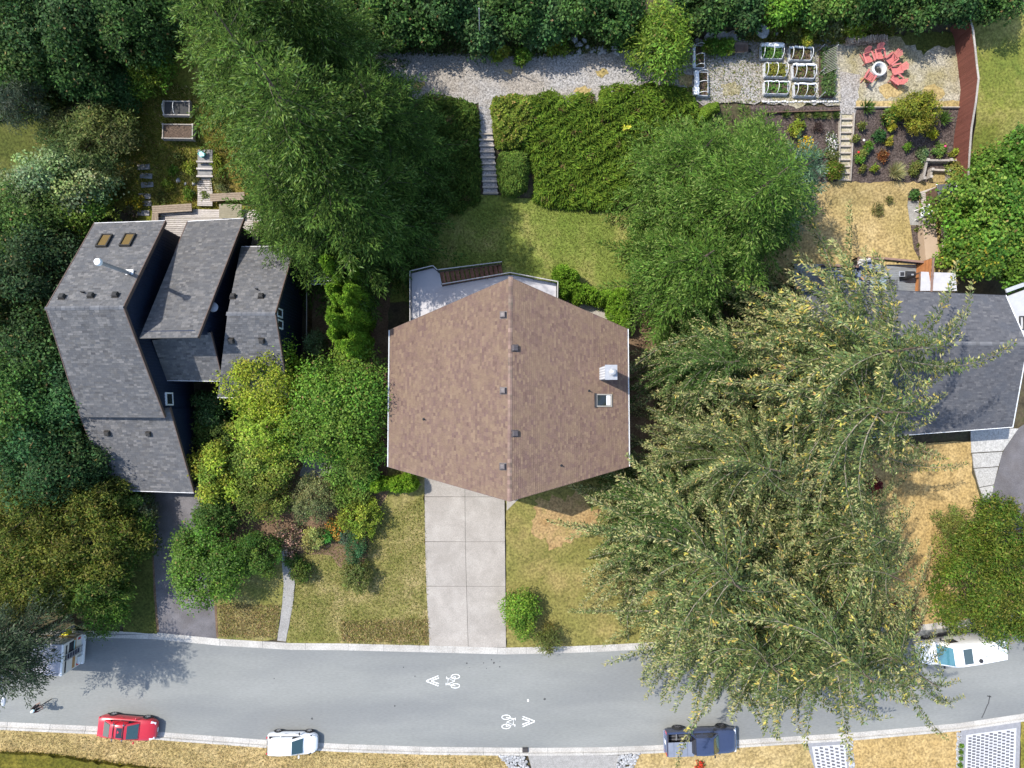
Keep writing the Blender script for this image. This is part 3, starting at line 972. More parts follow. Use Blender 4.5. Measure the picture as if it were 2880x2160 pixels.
def roof_plane(parent, q, m, seed, thick=.16, fascia=None, **kw):
    A, B, C, D = [Vector(p) for p in q]
    n = 10
    mb = MB()
    g = [[A.lerp(B, i / n).lerp(D.lerp(C, i / n), j / n) - Vector((0, 0, .015)) for i in range(n + 1)] for j in range(n + 1)]
    top = [p for r in g for p in r]
    bot = [p - Vector((0, 0, thick)) for p in top]
    w = n + 1
    fs = [(j * w + i, j * w + i + 1, j * w + w + i + 1, j * w + w + i) for j in range(n) for i in range(n)]
    k = len(top)
    fs += [tuple(x + k for x in reversed(f)) for f in fs]
    rim = [i for i in range(n)] + [j * w + n for j in range(n)] + [n * w + i for i in range(n, 0, -1)] + [j * w for j in range(n, 0, -1)]
    fs += [(rim[i], rim[(i + 1) % len(rim)], rim[(i + 1) % len(rim)] + k, rim[i] + k) for i in range(len(rim))]
    mb.add(top + bot, fs)
    o = mb.build("roof", ROOFDECK, parent)
    shingles(q, m, o, seed=seed, **kw)
    return o

def edge_board(parent, a, b, m, name="fascia", w=.05, h=.22, up=.02):
    a, b = Vector(a), Vector(b)
    dz = Vector((0, 0, up - h / 2))
    return MB().bar(a + dz, b + dz, w, h).build(name, m, parent)

def ridge_caps(parent, a, b, m, side, step=.29, w=.17, seed=1):
    """bent caps over the ridge a-b; side = (down-slope unit vectors of the two planes)"""
    a, b = Vector(a), Vector(b)
    n = int((b - a).length / step)
    d = (b - a) / n
    me = []
    rng = random.Random(seed)
    for i in range(n):
        p0, p1 = a + d * i - d * .25, a + d * (i + 1)
        z0, z1 = Vector((0, 0, .036)), Vector((0, 0, .055 + rng.uniform(-.004, .004)))
        s0, s1 = Vector(side[0]) * w, Vector(side[1]) * w
        vs = [p0 + s0 + z0, p0 + z0, p0 + s1 + z0, p1 + s0 + z1, p1 + z1, p1 + s1 + z1, p1 + s0 + z0 * .5, p1 + z0 * .5, p1 + s1 + z0 * .5]
        MB().add(vs, [(0, 1, 4, 3), (1, 2, 5, 4), (3, 4, 7, 6), (4, 5, 8, 7)]).build("ridge_cap", m, parent)

def walls(parent, pts, base, m, inset=.0, battens=None, name="wall"):
    """pts: list of 3-D roof-edge points in order; each side becomes its own wall down to base"""
    n = len(pts)
    for i in range(n):
        a, b = Vector(pts[i]), Vector(pts[(i + 1) % n])
        vs = [(a.x, a.y, base), (b.x, b.y, base), tuple(b), tuple(a)]
        d = Vector((b.x - a.x, b.y - a.y, 0))
        if d.length < .05: continue
        nr = Vector((d.y, -d.x, 0)).normalized()
        mb = MB()
        vs = [Vector(v) for v in vs]
        back = [v - nr * .12 for v in vs]
        mb.add(vs + back, [(0, 1, 2, 3), (7, 6, 5, 4), (0, 4, 5, 1), (1, 5, 6, 2), (2, 6, 7, 3), (3, 7, 4, 0)])
        w = mb.build(name, m, parent)
        if battens:
            k = int(d.length / battens)
            bt = MB()
            for j in range(1, k):
                p = a.lerp(b, j / k)
                q = p + nr * .012
                bt.box((q.x, q.y, (base + p.z) / 2), (.045, .03, p.z - base - .05), rz=math.atan2(d.y, d.x))
            if k > 1: bt.build("batten", m, w, kind="stuff")

def skylight(parent, c, ux, uy, n, w, h, frame_m, pane_m, tall=.14):
    """framed roof window lying on a plane: ux, uy unit vectors in the plane"""
    c, ux, uy, n = Vector(c), Vector(ux).normalized(), Vector(uy).normalized(), Vector(n).normalized()
    mb = MB()
    t = .085
    for (du, dv, lw, lh) in ((0, h / 2, w + t, t), (0, -h / 2, w + t, t), (w / 2, 0, t, h - t), (-w / 2, 0, t, h - t)):
        p = c + ux * du + uy * dv
        vs = [p + ux * i * lw / 2 + uy * j * lh / 2 + n * k for k in (0, tall) for (i, j) in ((-1, -1), (1, -1), (1, 1), (-1, 1))]
        mb.add(vs, [(3, 2, 1, 0), (4, 5, 6, 7), (0, 1, 5, 4), (1, 2, 6, 5), (2, 3, 7, 6), (3, 0, 4, 7)])
    f = mb.build("skylight", frame_m, parent)
    pn = MB()
    vs = [c + ux * i * (w / 2 - t * .4) + uy * j * (h / 2 - t * .4) + n * (tall * .6) for (i, j) in ((-1, -1), (1, -1), (1, 1), (-1, 1))]
    pn.add(vs, [(0, 1, 2, 3)]).build("pane", pane_m, f)
    return f

def roof_vent(parent, p, n, ux, m, s=.34):
    p, n, ux = Vector(p), Vector(n).normalized(), Vector(ux).normalized()
    uy = n.cross(ux)
    mb = MB()
    prof = [(1.25, 0), (1.25, .03), (1.0, .032), (1.0, .17), (.8, .24), (.5, .25)]
    base = 0
    vs, fs = [], []
    for r, z in prof:
        vs += [p + ux * i * r * s / 2 + uy * j * r * s / 2 + n * z for (i, j) in ((-1, -1), (1, -1), (1, 1), (-1, 1))]
    for k in range(len(prof) - 1):
        fs += [(k * 4 + i, k * 4 + (i + 1) % 4, k * 4 + 4 + (i + 1) % 4, k * 4 + 4 + i) for i in range(4)]
    fs.append(tuple(range(len(vs) - 4, len(vs))))
    return mb.add(vs, fs).build("roof_vent", m, parent)

def pipe_vent(parent, p, m, h=.32, r=.045):
    p = Vector(p)
    mb = MB().lathe([(r * 2.6, 0), (r * 2.4, .03), (r * 1.2, .06), (r, .08), (r, h), (r * .7, h), (r * .7, h - .05)], p, 10)
    return mb.build("vent_pipe", m, parent)

def plane_at(q, px, py):
    """the 3-D point of a roof plane seen at a photo position"""
    A, B, D = Vector(q[0]), Vector(q[1]), Vector(q[3])
    n = (B - A).cross(D - A)
    d = ray(px, py)
    o = Vector((0, 0, CAM_H))
    return o + d * (n.dot(A - o) / n.dot(d)), (n if n.z > 0 else -n).normalized()

# ------------------------------------------------------------------ the brown-roofed house
VENT = mat("brown_vent_metal", [(.07, .06, .06), (.115, .10, .10)], 5, .5, metal=.2)
ZE, ZR = 5.9, 8.8
Rt, Rb = P(1436, 781, ZR), P(1433, 1410, ZR)
Lt, Lb = P(1097, 928, ZE), P(1093, 1313, ZE)
Et, Eb = P(1764, 925, ZE), P(1768, 1312, ZE)
bh = thing("brown_roofed_house", "wide house under a pinkish brown shingle roof with pointed gables and a central ridge", "house", (Rt.x, (Rt.y + Rb.y) / 2, .8))
qL = (Rb, Rt, Lt, Lb)
qR = (Rt, Rb, Eb, Et)
roof_plane(bh, qL, SH_BROWN, 11)
roof_plane(bh, qR, SH_BROWN, 12)
def dn(q):
    v = (Vector(q[3]) - Vector(q[0]))
    nn = (Vector(q[1]) - Vector(q[0])).normalized()
    return (v - nn * v.dot(nn)).normalized()
CAPM = mat("ridge_cap_shingle", [(.115, .10, .075), (.20, .135, .105), (.165, .105, .09)], 1.1, .9, objrand=.28, grain=.15, gscale=20)
ridge_caps(bh, Rt + Vector((0, 0, 0)), Rb, CAPM, (dn(qL), dn(qR)))
BROWNTRIM = mat("brown_trim", [(.10, .065, .05), (.13, .085, .065)], 4, .6)
for a, b in ((Rt, Lt), (Rt, Et), (Rb, Lb), (Rb, Eb)):
    edge_board(bh, a, b, BROWNTRIM)
for a, b, s in ((Lt, Lb, -1), (Et, Eb, 1)):
    mb = MB()
    for (dx, dz, w, h) in ((.005, -.05, .02, .12), (.04, -.10, .07, .02), (.085, -.045, .03, .12)):
        o_ = Vector((s * dx, 0, dz))
        mb.bar(a + o_, b + o_, w, h)
    mb.build("gutter", WHITE, bh)
CREAMW = mat("cream_siding", [(.45, .40, .33), (.5, .45, .38)], 3, .8)
ins = lambda p, t: Vector((p.x + (Rt.x - p.x) * t[0], p.y + t[1], p.z - .2))
wl = [ins(Lt, (.07, -.7)), ins(Lb, (.07, .7)), Vector((Rb.x, Rb.y + .75, ZR - .25)), ins(Eb, (.07, .7)), ins(Et, (.07, -.7)), Vector((Rt.x, Rt.y - .75, ZR - .25))]
walls(bh, wl, .5, CREAMW)
for (x, y, q) in ((1416, 886, qL), (1416, 1099, qL), (1415, 1312, qL), (1447, 979, qR), (1447, 1219, qR)):
    p, n = plane_at(q, x, y)
    roof_vent(bh, p + n * .02, n, (0, 1, 0), VENT, .42)
for (x, y, q) in ((1192, 1179, qL), (1578, 1309, qR), (1656, 1099, qR)):
    p, n = plane_at(q, x, y)
    pipe_vent(bh, p, BLACK)
# boxed chimney, board sides and sheet-metal top
pT = P(1719, 1047, 9.3)
cx, cy = pT.x, pT.y
zroof = plane_at(qR, 1690, 1050)[0].z
ch = MB().box((cx, cy, (zroof - .8 + 9.24) / 2), (.74, .92, 9.24 - zroof + .8)).build("chimney", GALV, bh)
for i in range(5):
    MB().box((cx - .385, cy - .37 + i * .185, (zroof - .5 + 9.2) / 2), (.03, .05, 9.2 - zroof + .5)).build("batten", WHITE, ch)
MB().box((cx - .376, cy, (zroof - .5 + 9.2) / 2), (.012, .90, 9.2 - zroof + .5)).build("side_board", mat("grey_white_board", [(.42, .42, .43), (.5, .5, .51)], 4, .6), ch)
MB().box((cx, cy, 9.27), (.86, 1.04, .07)).build("cap_plate", STEEL, ch)
MB().lathe([(.2, 9.30), (.2, 9.45), (.26, 9.46), (.26, 9.50), (.15, 9.52), (.15, 9.60), (.22, 9.61), (.19, 9.69), (.1, 9.74), (.001, 9.76)], (cx + .1, cy, 0), 18).build("flue_cap", STEEL, ch, smooth=True)
p, n = plane_at(qR, 1697, 1126)
sk = skylight(bh, p, dn(qR), (0, 1, 0), n, 1.22, .86, mat("skylight_frame", [(.3, .28, .24), (.38, .35, .3)], 4, .5), glass_mat("skylight_glass", (.02, .025, .022)))
pw = MB()
q_ = p + Vector(dn(qR)) * .36 + n * .10
for_uv = [(-.17, -.36), (.17, -.36), (.17, .36), (-.17, .36)]
pw.add([q_ + Vector(dn(qR)) * a + Vector((0, 1, 0)) * b for a, b in for_uv], [(0, 1, 2, 3)]).build("blind", WHITE, sk)
pd = p - Vector(dn(qR)) * .70 + n * .1
MB().bar(pd + Vector((0, -.52, 0)), pd + Vector((0, .52, 0)), .14, .12).build("flashing", BLACK, sk)

# ------------------------------------------------------------------ its deck, railings and stair
ZD = 3.7
DECKM = mat("deck_membrane", [(.40, .385, .40), (.48, .465, .47)], .8, .6, .1, 30, big=(.36, .35, .37), bigscale=.4)
dk = thing("back_deck", "pale grey deck with dark railings behind the brown house", "deck", tuple(P(1330, 850, ZD)))
D0 = [(1156, 910), (1156, 768), (1220, 752), (1236, 768), (1244, 806), (1434, 772), (1566, 797), (1564, 905), (1433, 850)]
D3 = [P(x, y, ZD) for x, y in D0]
MB().slab(D3, .22).build("floor", DECKM, dk)
for x, y in ((1160, 775), (1220, 758), (1246, 802), (1434, 778), (1560, 800), (1160, 895)):
    p = P(x, y, ZD)
    MB().box((p.x, p.y, (ZD - .22 + zt(p.y)) / 2), (.14, .14, ZD - .22 - zt(p.y))).build("support_post", WOODD, dk)
RAILC = mat("rail_cap_grey", [(.33, .31, .29), (.42, .4, .38)], 5, .5)
def railing(pts, parent, cap=RAILC, h=.98, post=1.6, slats=True):
    r = None
    for i in range(len(pts) - 1):
        a, b = Vector(pts[i]), Vector(pts[i + 1])
        up = Vector((0, 0, h))
        rail = MB().bar(a + up, b + up, .07, .045).build("top_rail", cap, parent)
        lo = MB().bar(a + Vector((0, 0, .1)), b + Vector((0, 0, .1)), .04, .04).build("bottom_rail", BLACK, parent)
        n = max(1, int((b - a).length / post))
        for k in range(n + 1):
            p = a.lerp(b, k / n)
            MB().box((p.x, p.y, p.z + h / 2), (.06, .06, h)).build("post", BLACK, parent)
        m = int((b - a).length / .115)
        for k in range(1, m):
            p = a.lerp(b, k / m)
            MB().box((p.x, p.y, p.z + h / 2 + .03), (.022, .022, h - .1)).build("baluster", BLACK, parent)
railing([P(1157, 908, ZD), P(1157, 769, ZD), P(1220, 754, ZD), P(1233, 766, ZD)], dk)
railing([P(1245, 805, ZD), P(1434, 773, ZD), P(1565, 798, ZD)], dk)
railing([P(1565, 798, ZD), P(1564, 868, ZD)], dk)
a0, b0_ = P(1240, 787, ZD), P(1415, 766, 1.25)
stw = 1.15
run = Vector((b0_.x - a0.x, b0_.y - a0.y, 0))
dirn = run.normalized()
sd = Vector((-dirn.y, dirn.x, 0))
REDW = mat("red_brown_wood", [(.14, .062, .038), (.21, .10, .065)], 5, .8, .2, 40, objrand=.22)
NT = 13
for i in range(NT):
    c = Vector((a0.x, a0.y, 0)) + run * ((i + .5) / NT)
    z = ZD - (i + 1) * (ZD - 1.3) / (NT + 1)
    for k in (-.075, .075):
        MB().box((c.x + dirn.x * k, c.y + dirn.y * k, z), (.14, stw, .04), rz=math.atan2(dirn.y, dirn.x)).build("stair_tread", REDW, dk)
for s in (-1, 1):
    A = Vector((a0.x, a0.y, ZD - .25)) + sd * s * (stw / 2 + .03)
    B = Vector((b0_.x, b0_.y, 1.35)) + sd * s * (stw / 2 + .03)
    MB().bar(A, B, .05, .26).build("stair_stringer", WOODD, dk)
A = Vector((a0.x, a0.y, ZD)) + sd * (stw / 2 + .05)
B = Vector((b0_.x, b0_.y, 1.6)) + sd * (stw / 2 + .05)
railing([A, B], dk, h=.92)

# paved nook behind the cedar hedge
sheet("patio", [(1590, 840), (1720, 840), (1720, 960), (1590, 960)], CONC, LO + .02)
# ================================================================== the dark blue house
NAVY = mat("navy_siding", [(.012, .02, .042), (.017, .027, .055)], 3, .7, .1, 20)
TRIM_BR = mat("copper_brown_trim", [(.10, .068, .055), (.14, .095, .075)], 5, .6)
GUTW = mat("pale_gutter", [(.62, .61, .6), (.7, .69, .68)], 5, .5)
nh = thing("navy_house", "tall navy sided house with stepped dark grey shingle roofs and skylights", "house", tuple(P(420, 900, 1.0)))
ZA, ZB = 6.0, 11.4
A_ul, A_ur = P(265, 629, ZA), P(465, 622, ZA)
A_rl, A_rr = P(129, 867, ZB), P(347, 864, ZB)
A_ll, A_lr = P(226, 1171, 6.5), P(463, 1173, 6.5)
qA1 = (A_rr, A_rl, A_ul, A_ur)
qA2 = (A_rl, A_rr, A_lr, A_ll)
roof_plane(nh, qA1, SH_GREY, 21)
roof_plane(nh, qA2, SH_GREY, 22)
ridge_caps(nh, A_rl, A_rr, mat("grey_cap", [(.10, .10, .105), (.15, .15, .155)], 1, .9, objrand=.2), (dn(qA1) if False else (Vector(A_ul) - Vector(A_rl)).normalized(), (Vector(A_ll) - Vector(A_rl)).normalized()), step=.3)
edge_board(nh, A_ul, A_ur, GUTW, "gutter", .12, .12)
for a, b in ((A_ur, A_rr), (A_rr, A_lr), (A_ul, A_rl), (A_rl, A_ll)):
    edge_board(nh, a, b, TRIM_BR, w=.06, h=.28)
edge_board(nh, A_ll, A_lr, BLACK, "gutter", .1, .12)
sh = lambda p, dx, dy, dz=-.22: Vector((p.x + dx, p.y + dy, p.z + dz))
walls(nh, [sh(A_ul, .35, -.45), sh(A_rl, .35, 0), sh(A_ll, .35, .45), sh(A_lr, -.22, .45), sh(A_rr, -.22, 0), sh(A_ur, -.22, -.45)], .6, NAVY, battens=.22)
# garage wing in front
g_q = (P(224, 1166, 6.0), P(476, 1146, 6.05), P(545, 1385, 3.3), P(306, 1377, 3.3))
roof_plane(nh, g_q, SH_GREY, 23)
edge_board(nh, g_q[3], g_q[2], GUTW, "gutter", .12, .12)
edge_board(nh, g_q[1], g_q[2], TRIM_BR, w=.06, h=.28)
edge_board(nh, g_q[0], g_q[3], TRIM_BR, w=.06, h=.28)
walls(nh, [sh(g_q[0], .3, -.1), sh(g_q[3], .3, .5), sh(g_q[2], -.25, .5), sh(g_q[1], -.25, -.1)], .3, NAVY, battens=.22)
# middle roof, one slope rising to the front
M_ul, M_ur = P(527, 624, 4.6), P(686, 615, 4.6)
M_ll, M_lr = P(392, 951, 9.9), P(556, 949, 9.9)
m_q = (M_lr, M_ll, M_ul, M_ur)
roof_plane(nh, m_q, SH_GREY, 24)
for a, b in ((M_ur, M_lr), (M_ul, M_ll.lerp(M_ul, .72))):
    edge_board(nh, a, b, TRIM_BR, w=.06, h=.3)
edge_board(nh, M_ul, M_ur, GUTW, "gutter", .12, .12)
edge_board(nh, M_ll, M_lr, BLACK, w=.05, h=.2)
walls(nh, [sh(M_ul, .2, -.5), sh(M_ll, .2, .4), sh(M_lr, -.3, .4), sh(M_ur, -.3, -.5)], .8, NAVY, battens=.22)
# lean-to below it
s_q = (P(428, 957, 7.6), P(592, 934, 7.6), P(627, 1071, 5.4), P(469, 1069, 5.4))
roof_plane(nh, s_q, SH_GREY, 25)
edge_board(nh, s_q[3], s_q[2], GUTW, "gutter", .12, .12)
edge_board(nh, s_q[1], s_q[2], TRIM_BR, w=.06, h=.26)
walls(nh, [sh(s_q[0], .1, -.1), sh(s_q[3], .1, .4), sh(s_q[2], -.22, .4), sh(s_q[1], -.22, -.1)], .8, NAVY, battens=.22)
# east wing with its own gable
E_ul, E_ur = P(678, 695, 4.6), P(829, 693, 4.6)
E_rl, E_rr = P(640, 882, 8.7), P(774, 882, 8.7)
E_ll, E_lr = P(612, 1117, 5.0), P(812, 1117, 5.0)
qE1 = (E_rr, E_rl, E_ul, E_ur)
qE2 = (E_rl, E_rr, E_lr, E_ll)
roof_plane(nh, qE1, SH_GREY, 26)
roof_plane(nh, qE2, SH_GREY, 27)
ridge_caps(nh, E_rl, E_rr, MATS["grey_cap"], ((Vector(E_ul) - Vector(E_rl)).normalized(), (Vector(E_ll) - Vector(E_rl)).normalized()), step=.3)
for a, b in ((E_ul, E_ur), (E_ll, E_lr)): edge_board(nh, a, b, GUTW, "gutter", .12, .12)
for a, b in ((E_ur, E_rr), (E_rr, E_lr)): edge_board(nh, a, b, TRIM_BR, w=.06, h=.28)
eW = [sh(E_ul, .1, -.4), sh(E_rl, .1, 0), sh(E_ll, .1, .4), sh(E_lr, -.25, .4), sh(E_rr, -.25, 0), sh(E_ur, -.25, -.4)]
walls(nh, eW, .8, NAVY, battens=.22)
# porch strip between
p_q = (P(618, 1052, 5.6), P(650, 1052, 5.6), P(668, 1117, 4.2), P(629, 1118, 4.2))
roof_plane(nh, p_q, SH_GREY, 28)
edge_board(nh, p_q[3], p_q[2], GUTW, "gutter", .1, .1)
edge_board(nh, p_q[1], p_q[2], BLACK, w=.05, h=.26)
# roof furniture
TANG = glass_mat("tan_skylight_glass", (.17, .115, .045), .12)
DKF = mat("bronze_frame", [(.03, .028, .025), (.05, .045, .04)], 4, .5)
dA1 = (Vector(A_ul) - Vector(A_rl)).normalized()
for x, y in ((294, 679), (360, 677)):
    p, n = plane_at(qA1, x, y)
    skylight(nh, p, (1, 0, 0), (Vector(A_ur) - Vector(A_rr)).normalized(), n, .68, 1.25, DKF, TANG, .16)
for x, y in ((262, 836), (327, 834), (385, 832)):
    if x == 385: x, y = 325 + 0, 0
for x, y in ((176, 837), (257, 834), (326, 832)):
    p, n = plane_at(qA1, x, y); roof_vent(nh, p + n * .02, n, (1, 0, 0), DKF, .36)
for x, y, q in ((656, 836, qE1), (735, 835, qE1), (651, 957, qE2), (737, 957, qE2), (303, 1217, g_q), (419, 1218, g_q)):
    p, n = plane_at(q, x, y); roof_vent(nh, p + n * .02, n, (1, 0, 0), DKF, .36)
for x, y, q in ((236, 823, qA1), (723, 814, qE1)):
    p, n = plane_at(q, x, y); pipe_vent(nh, p, BLACK, .4, .04)
pb, n = plane_at(qA1, 366, 769)
zt_f = 13.4
dxy = P(307, 749, zt_f)
fl = MB().tube([pb - Vector((0, 0, .2)), (pb.x, pb.y, zt_f - .25)], .13, 12).build("flue_pipe", STEEL, nh, smooth=True)
MB().lathe([(.15, 0), (.24, .02), (.25, .14), (.2, .26), (.1, .31), (.001, .32)], (pb.x, pb.y, zt_f - .25), 16).build("rain_cap", WHITE, fl, smooth=True)
MB().box((pb.x, pb.y, pb.z + .05), (.5, .5, .1)).build("flashing", WHITE, fl)
# windows and dish
def wall_window(parent, c, w, h, rz, fm, gm_, tilt=0):
    mb = MB()
    R = Matrix.Rotation(rz, 3, 'Z')
    c = Vector(c)
    for (a, b, sw, shh) in ((0, h / 2, w + .12, .1), (0, -h / 2, w + .12, .1), (w / 2, 0, .1, h - .1), (-w / 2, 0, .1, h - .1)):
        q = c + R @ Vector((0, a, b))
        mb.box(q, (.12, sw, shh), rz=rz)
    f = mb.build("window", fm, parent)
    MB().box(c, (.06, w - .1, h - .1), rz=rz).build("pane", gm_, f)
GLS = glass_mat("window_glass", (.03, .035, .04))
def on_wall(px, py, X):
    d = ray(px, py)
    k = X / d.x
    return Vector((X, d.y * k, CAM_H + d.z * k))
xa = A_lr.x - .22 + .08
def wall_x(a, b, y):
    t = (y - a.y) / (b.y - a.y)
    return a.x + (b.x - a.x) * t
w0 = on_wall(476, 1122, wall_x(A_rr, A_lr, .0) - .22 + .07)
wall_window(nh, w0, .85, 1.0, math.atan2(A_lr.y - A_rr.y, A_lr.x - A_rr.x) + math.pi / 2, WHITE, GLS)
for x, y in ((786, 880), (787, 912)):
    p = on_wall(x, y, wall_x(E_rr, E_lr, P(x, y, 6).y) - .25 + .07)
    wall_window(nh, p, .55, 1.2, 0, WHITE, GLS)
pdish = on_wall(600, 864, M_lr.x + .15)
dm = MB().lathe([(.001, .10), (.18, .07), (.33, 0), (.34, .0), (.18, .05), (.001, .08)], (pdish.x, pdish.y, pdish.z), 20)
dish = dm.build("satellite_dish", mat("dish_grey", [(.42, .42, .44), (.48, .48, .5)], 4, .5), nh, smooth=True)
MB().bar(pdish, pdish + Vector((-.4, 0, -.3)), .05, .05).build("dish_arm", BLACK, dish)

# ------------------------------------------------------------------ its plank terrace
ZT = 1.75
PLK = mat("silvered_plank", [(.34, .30, .27), (.50, .46, .42)], 3, .85, .3, 30, objrand=.18, grain=.18, gscale=12, stretch=(.5, 4, 4))
td_ = thing("plank_terrace", "silver grey plank terrace behind the navy house with gaps between boards", "terrace", tuple(P(560, 640, ZT)))
pa, pb2 = P(440, 590, ZT), P(735, 735, ZT)
y = pa.y
i = 0
rng = random.Random(4)
while y > pb2.y:
    xl = P(432, 600, ZT).x + (.3 if i % 2 else 0)
    MB().box(((xl + P(735, 640, ZT).x) / 2, y, ZT - .02 + rng.uniform(-.004, .004)), (P(735, 640, ZT).x - xl, .125, .045)).build("plank", PLK, td_)
    y -= .155
    i += 1
mb = MB()
for k in range(6):
    x = P(440 + k * 56, 650, ZT).x
    mb.box((x, (pa.y + pb2.y) / 2, ZT - .16), (.09, pa.y - pb2.y, .2))
for k in range(6):
    x = P(440 + k * 56, 650, ZT).x
    MB().box((x, pa.y - .1, (ZT - .26 + zt(pa.y)) / 2 - .1), (.1, .1, max(.1, ZT - .26 - zt(pa.y) + .4))).build("foot_post", WOODD, td_)
mb.build("joist", WOODD, td_, kind="stuff")
def bench(label, a, b, w, z=ZT + .45, boards=4, m=WOODB):
    a, b = P(*a, z), P(*b, z)
    d = (b - a).normalized()
    n = Vector((-d.y, d.x, 0))
    t = thing("bench", label, "bench", (a.x, a.y, z - .45), "slatted benches around the plank terrace")
    for k in range(boards):
        o = n * ((k + .5) / boards - .5) * w
        MB().bar(a + o, b + o, w / boards - .018, .045).build("slat", m, t)
    for s in (.06, .5, .94):
        p = a.lerp(b, s)
        MB().box((p.x, p.y, z - .25), (.1, w * .8, .42), rz=math.atan2(d.y, d.x)).build("leg", WOODD, t)
    return t
bench("brown slatted bench along the garden edge of the terrace, beside the walkway", (428, 590), (539, 583), .62)
bench("short brown slatted bench turning the corner towards the house wall", (437, 600), (434, 640), .5)
bench("brown slatted bench on the terrace between the walkway and the tall firs", (591, 556), (688, 551), .62)
bench("narrow brown bench at the fir side of the terrace, in half shade", (722, 622), (716, 700), .5)
lt = thing("low_table", "low slatted square table on the silver plank terrace", "table", tuple(P(648, 594, ZT)))
for k in range(7):
    p = P(648, 594, ZT + .4)
    MB().box((p.x, p.y - .48 + k * .16, ZT + .4), (1.75, .145, .04)).build("slat", mat("olive_wood", [(.2, .18, .12), (.27, .24, .17)], 4, .8, objrand=.1), lt)
for sx in (-.75, .75):
    for sy in (-.42, .42):
        MB().box((p.x + sx, p.y + sy, ZT + .19), (.09, .09, .38)).build("leg", WOODD, lt)
ws = thing("garden_walkway", "silvered plank walkway and timber steps leading uphill from the plank terrace", "walkway", tuple(G(575, 520, .1)))
yy = P(0, 572, ZT).y
ytop = G(575, 498, .2).y
k = 0
while yy < ytop:
    xl, xr = np.interp(yy, [12, 18], [P(553, 560, ZT).x, P(558, 500, 1.8).x]), np.interp(yy, [12, 18], [P(596, 560, ZT).x, P(599, 500, 1.8).x])
    MB().box(((xl + xr) / 2, yy, max(ZT + .03, zt(yy) + .22)), (xr - xl, .125, .05)).build("plank", PLK, ws)
    yy += .15
    k += 1
STONE = mat("grey_step_stone", [(.17, .165, .16), (.27, .26, .25)], 3, .9, .4, 20, objrand=.12, grain=.2)
for k, (y0, y1, z) in enumerate(((498, 478, 2.0), (477, 459, 2.25), (457, 420, 2.55))):
    z = zt(G(576, y1).y) + .28
    a, b = P(576, y0, z), P(576, y1, z)
    MB().box((a.x, (a.y + b.y) / 2, z - .12), (1.12, b.y - a.y - .04, .2)).build("step_tread", STONE, ws)
    MB().box((a.x, a.y + .06, z - .05), (1.26, .13, .22)).build("step_riser", PLK, ws)
tb = P(568, 434, zt(G(576, 420).y) + .5)
tub = thing("plastic_crate", "turquoise plastic crate on the top step of the garden walkway", "crate", (tb.x, tb.y, tb.z - .22))
TEAL = mat("turquoise_plastic", [(.03, .42, .40), (.06, .5, .47)], 4, .4)
MB().lathe([(.22, 0), (.27, .3), (.29, .31), (.29, .34), (.25, .34), (.22, .05), (.001, .05)], (tb.x, tb.y, tb.z - .22), 4).build("crate_shell", TEAL, tub)
MB().box((tb.x + .03, tb.y, tb.z + .14), (.36, .42, .03), rz=.1).build("lid", mat("pale_turquoise", [(.3, .6, .58)], 4, .4), tub)
for k, (x, y) in enumerate(((405, 470), (412, 495), (415, 520), (408, 552), (410, 572), (404, 600))):
    p = G(x, y, .12)
    o = MB().box((0, 0, .04), (.95, .42, .1), rz=random.Random(k).uniform(-.1, .1))
    tag_l = ["mossy stepping stone highest on the slope path", "mossy stepping stone second from the top of the slope path", "dark stepping stone midway down the slope path", "grey stepping stone below the midway one on the slope path", "pale stepping stone near the terrace bench", "pale stepping stone closest to the navy house roof"][k]
    o = o.build("stepping_stone", STONE, None, bevel=.03)
    o.location = p
    tag(o, tag_l, "stone", "stepping stones down the mossy slope")
# two timber beds on the slope
def timber_bed(label, x0, y0, x1, y1, h, soil_m, hoops=0, m=WOODG, grp="raised timber beds on the mossy slope"):
    zb = zt(P((x0 + x1) / 2, (y0 + y1) / 2, 2.5).y) + .1
    a, b = P(x0, y1, zb + h), P(x1, y0, zb + h)
    t = thing("raised_bed", label, "garden bed", ((a.x + b.x) / 2, (a.y + b.y) / 2, zb), grp)
    w, d = b.x - a.x, b.y - a.y
    cx, cy = (a.x + b.x) / 2, (a.y + b.y) / 2
    for (dx, dy, sx, sy) in ((0, d / 2, w, .07), (0, -d / 2, w, .07), (w / 2, 0, .07, d - .07), (-w / 2, 0, .07, d - .07)):
        MB().box((cx + dx, cy + dy, zb + h / 2), (sx, sy, h)).build("side_board", m, t)
    for sx in (-1, 1):
        for sy in (-1, 1):
            MB().box((cx + sx * w / 2, cy + sy * d / 2, zb + h / 2 + .01), (.13, .13, h + .02)).build("corner_post", m, t)
    MB().box((cx, cy, zb + h * .42), (w - .08, d - .08, h * .8)).build("soil", soil_m, t)
    return t, (cx, cy, zb, w, d)
NETM = mat("dark_soil", [(.035, .035, .035), (.06, .06, .058)], 9, .95, .5, 20)
tA, iA = timber_bed("grey timber bed of dark soil with two white hoops, half under the fir", 460, 285, 532, 322, .4, NETM)
for k in (-.46, -.05):
    cx, cy, zb, w, d = iA
    MB().tube([(cx + k * w, cy + math.cos(a) * d * .5, zb + .4 + math.sin(a) * .42) for a in [i * math.pi / 10 for i in range(11)]], .02, 6).build("hoop", WHITE, tA, smooth=True)
tB, iB = timber_bed("grey timber bed of straggly plants beside the walkway steps", 457, 350, 541, 388, .5, SOIL)

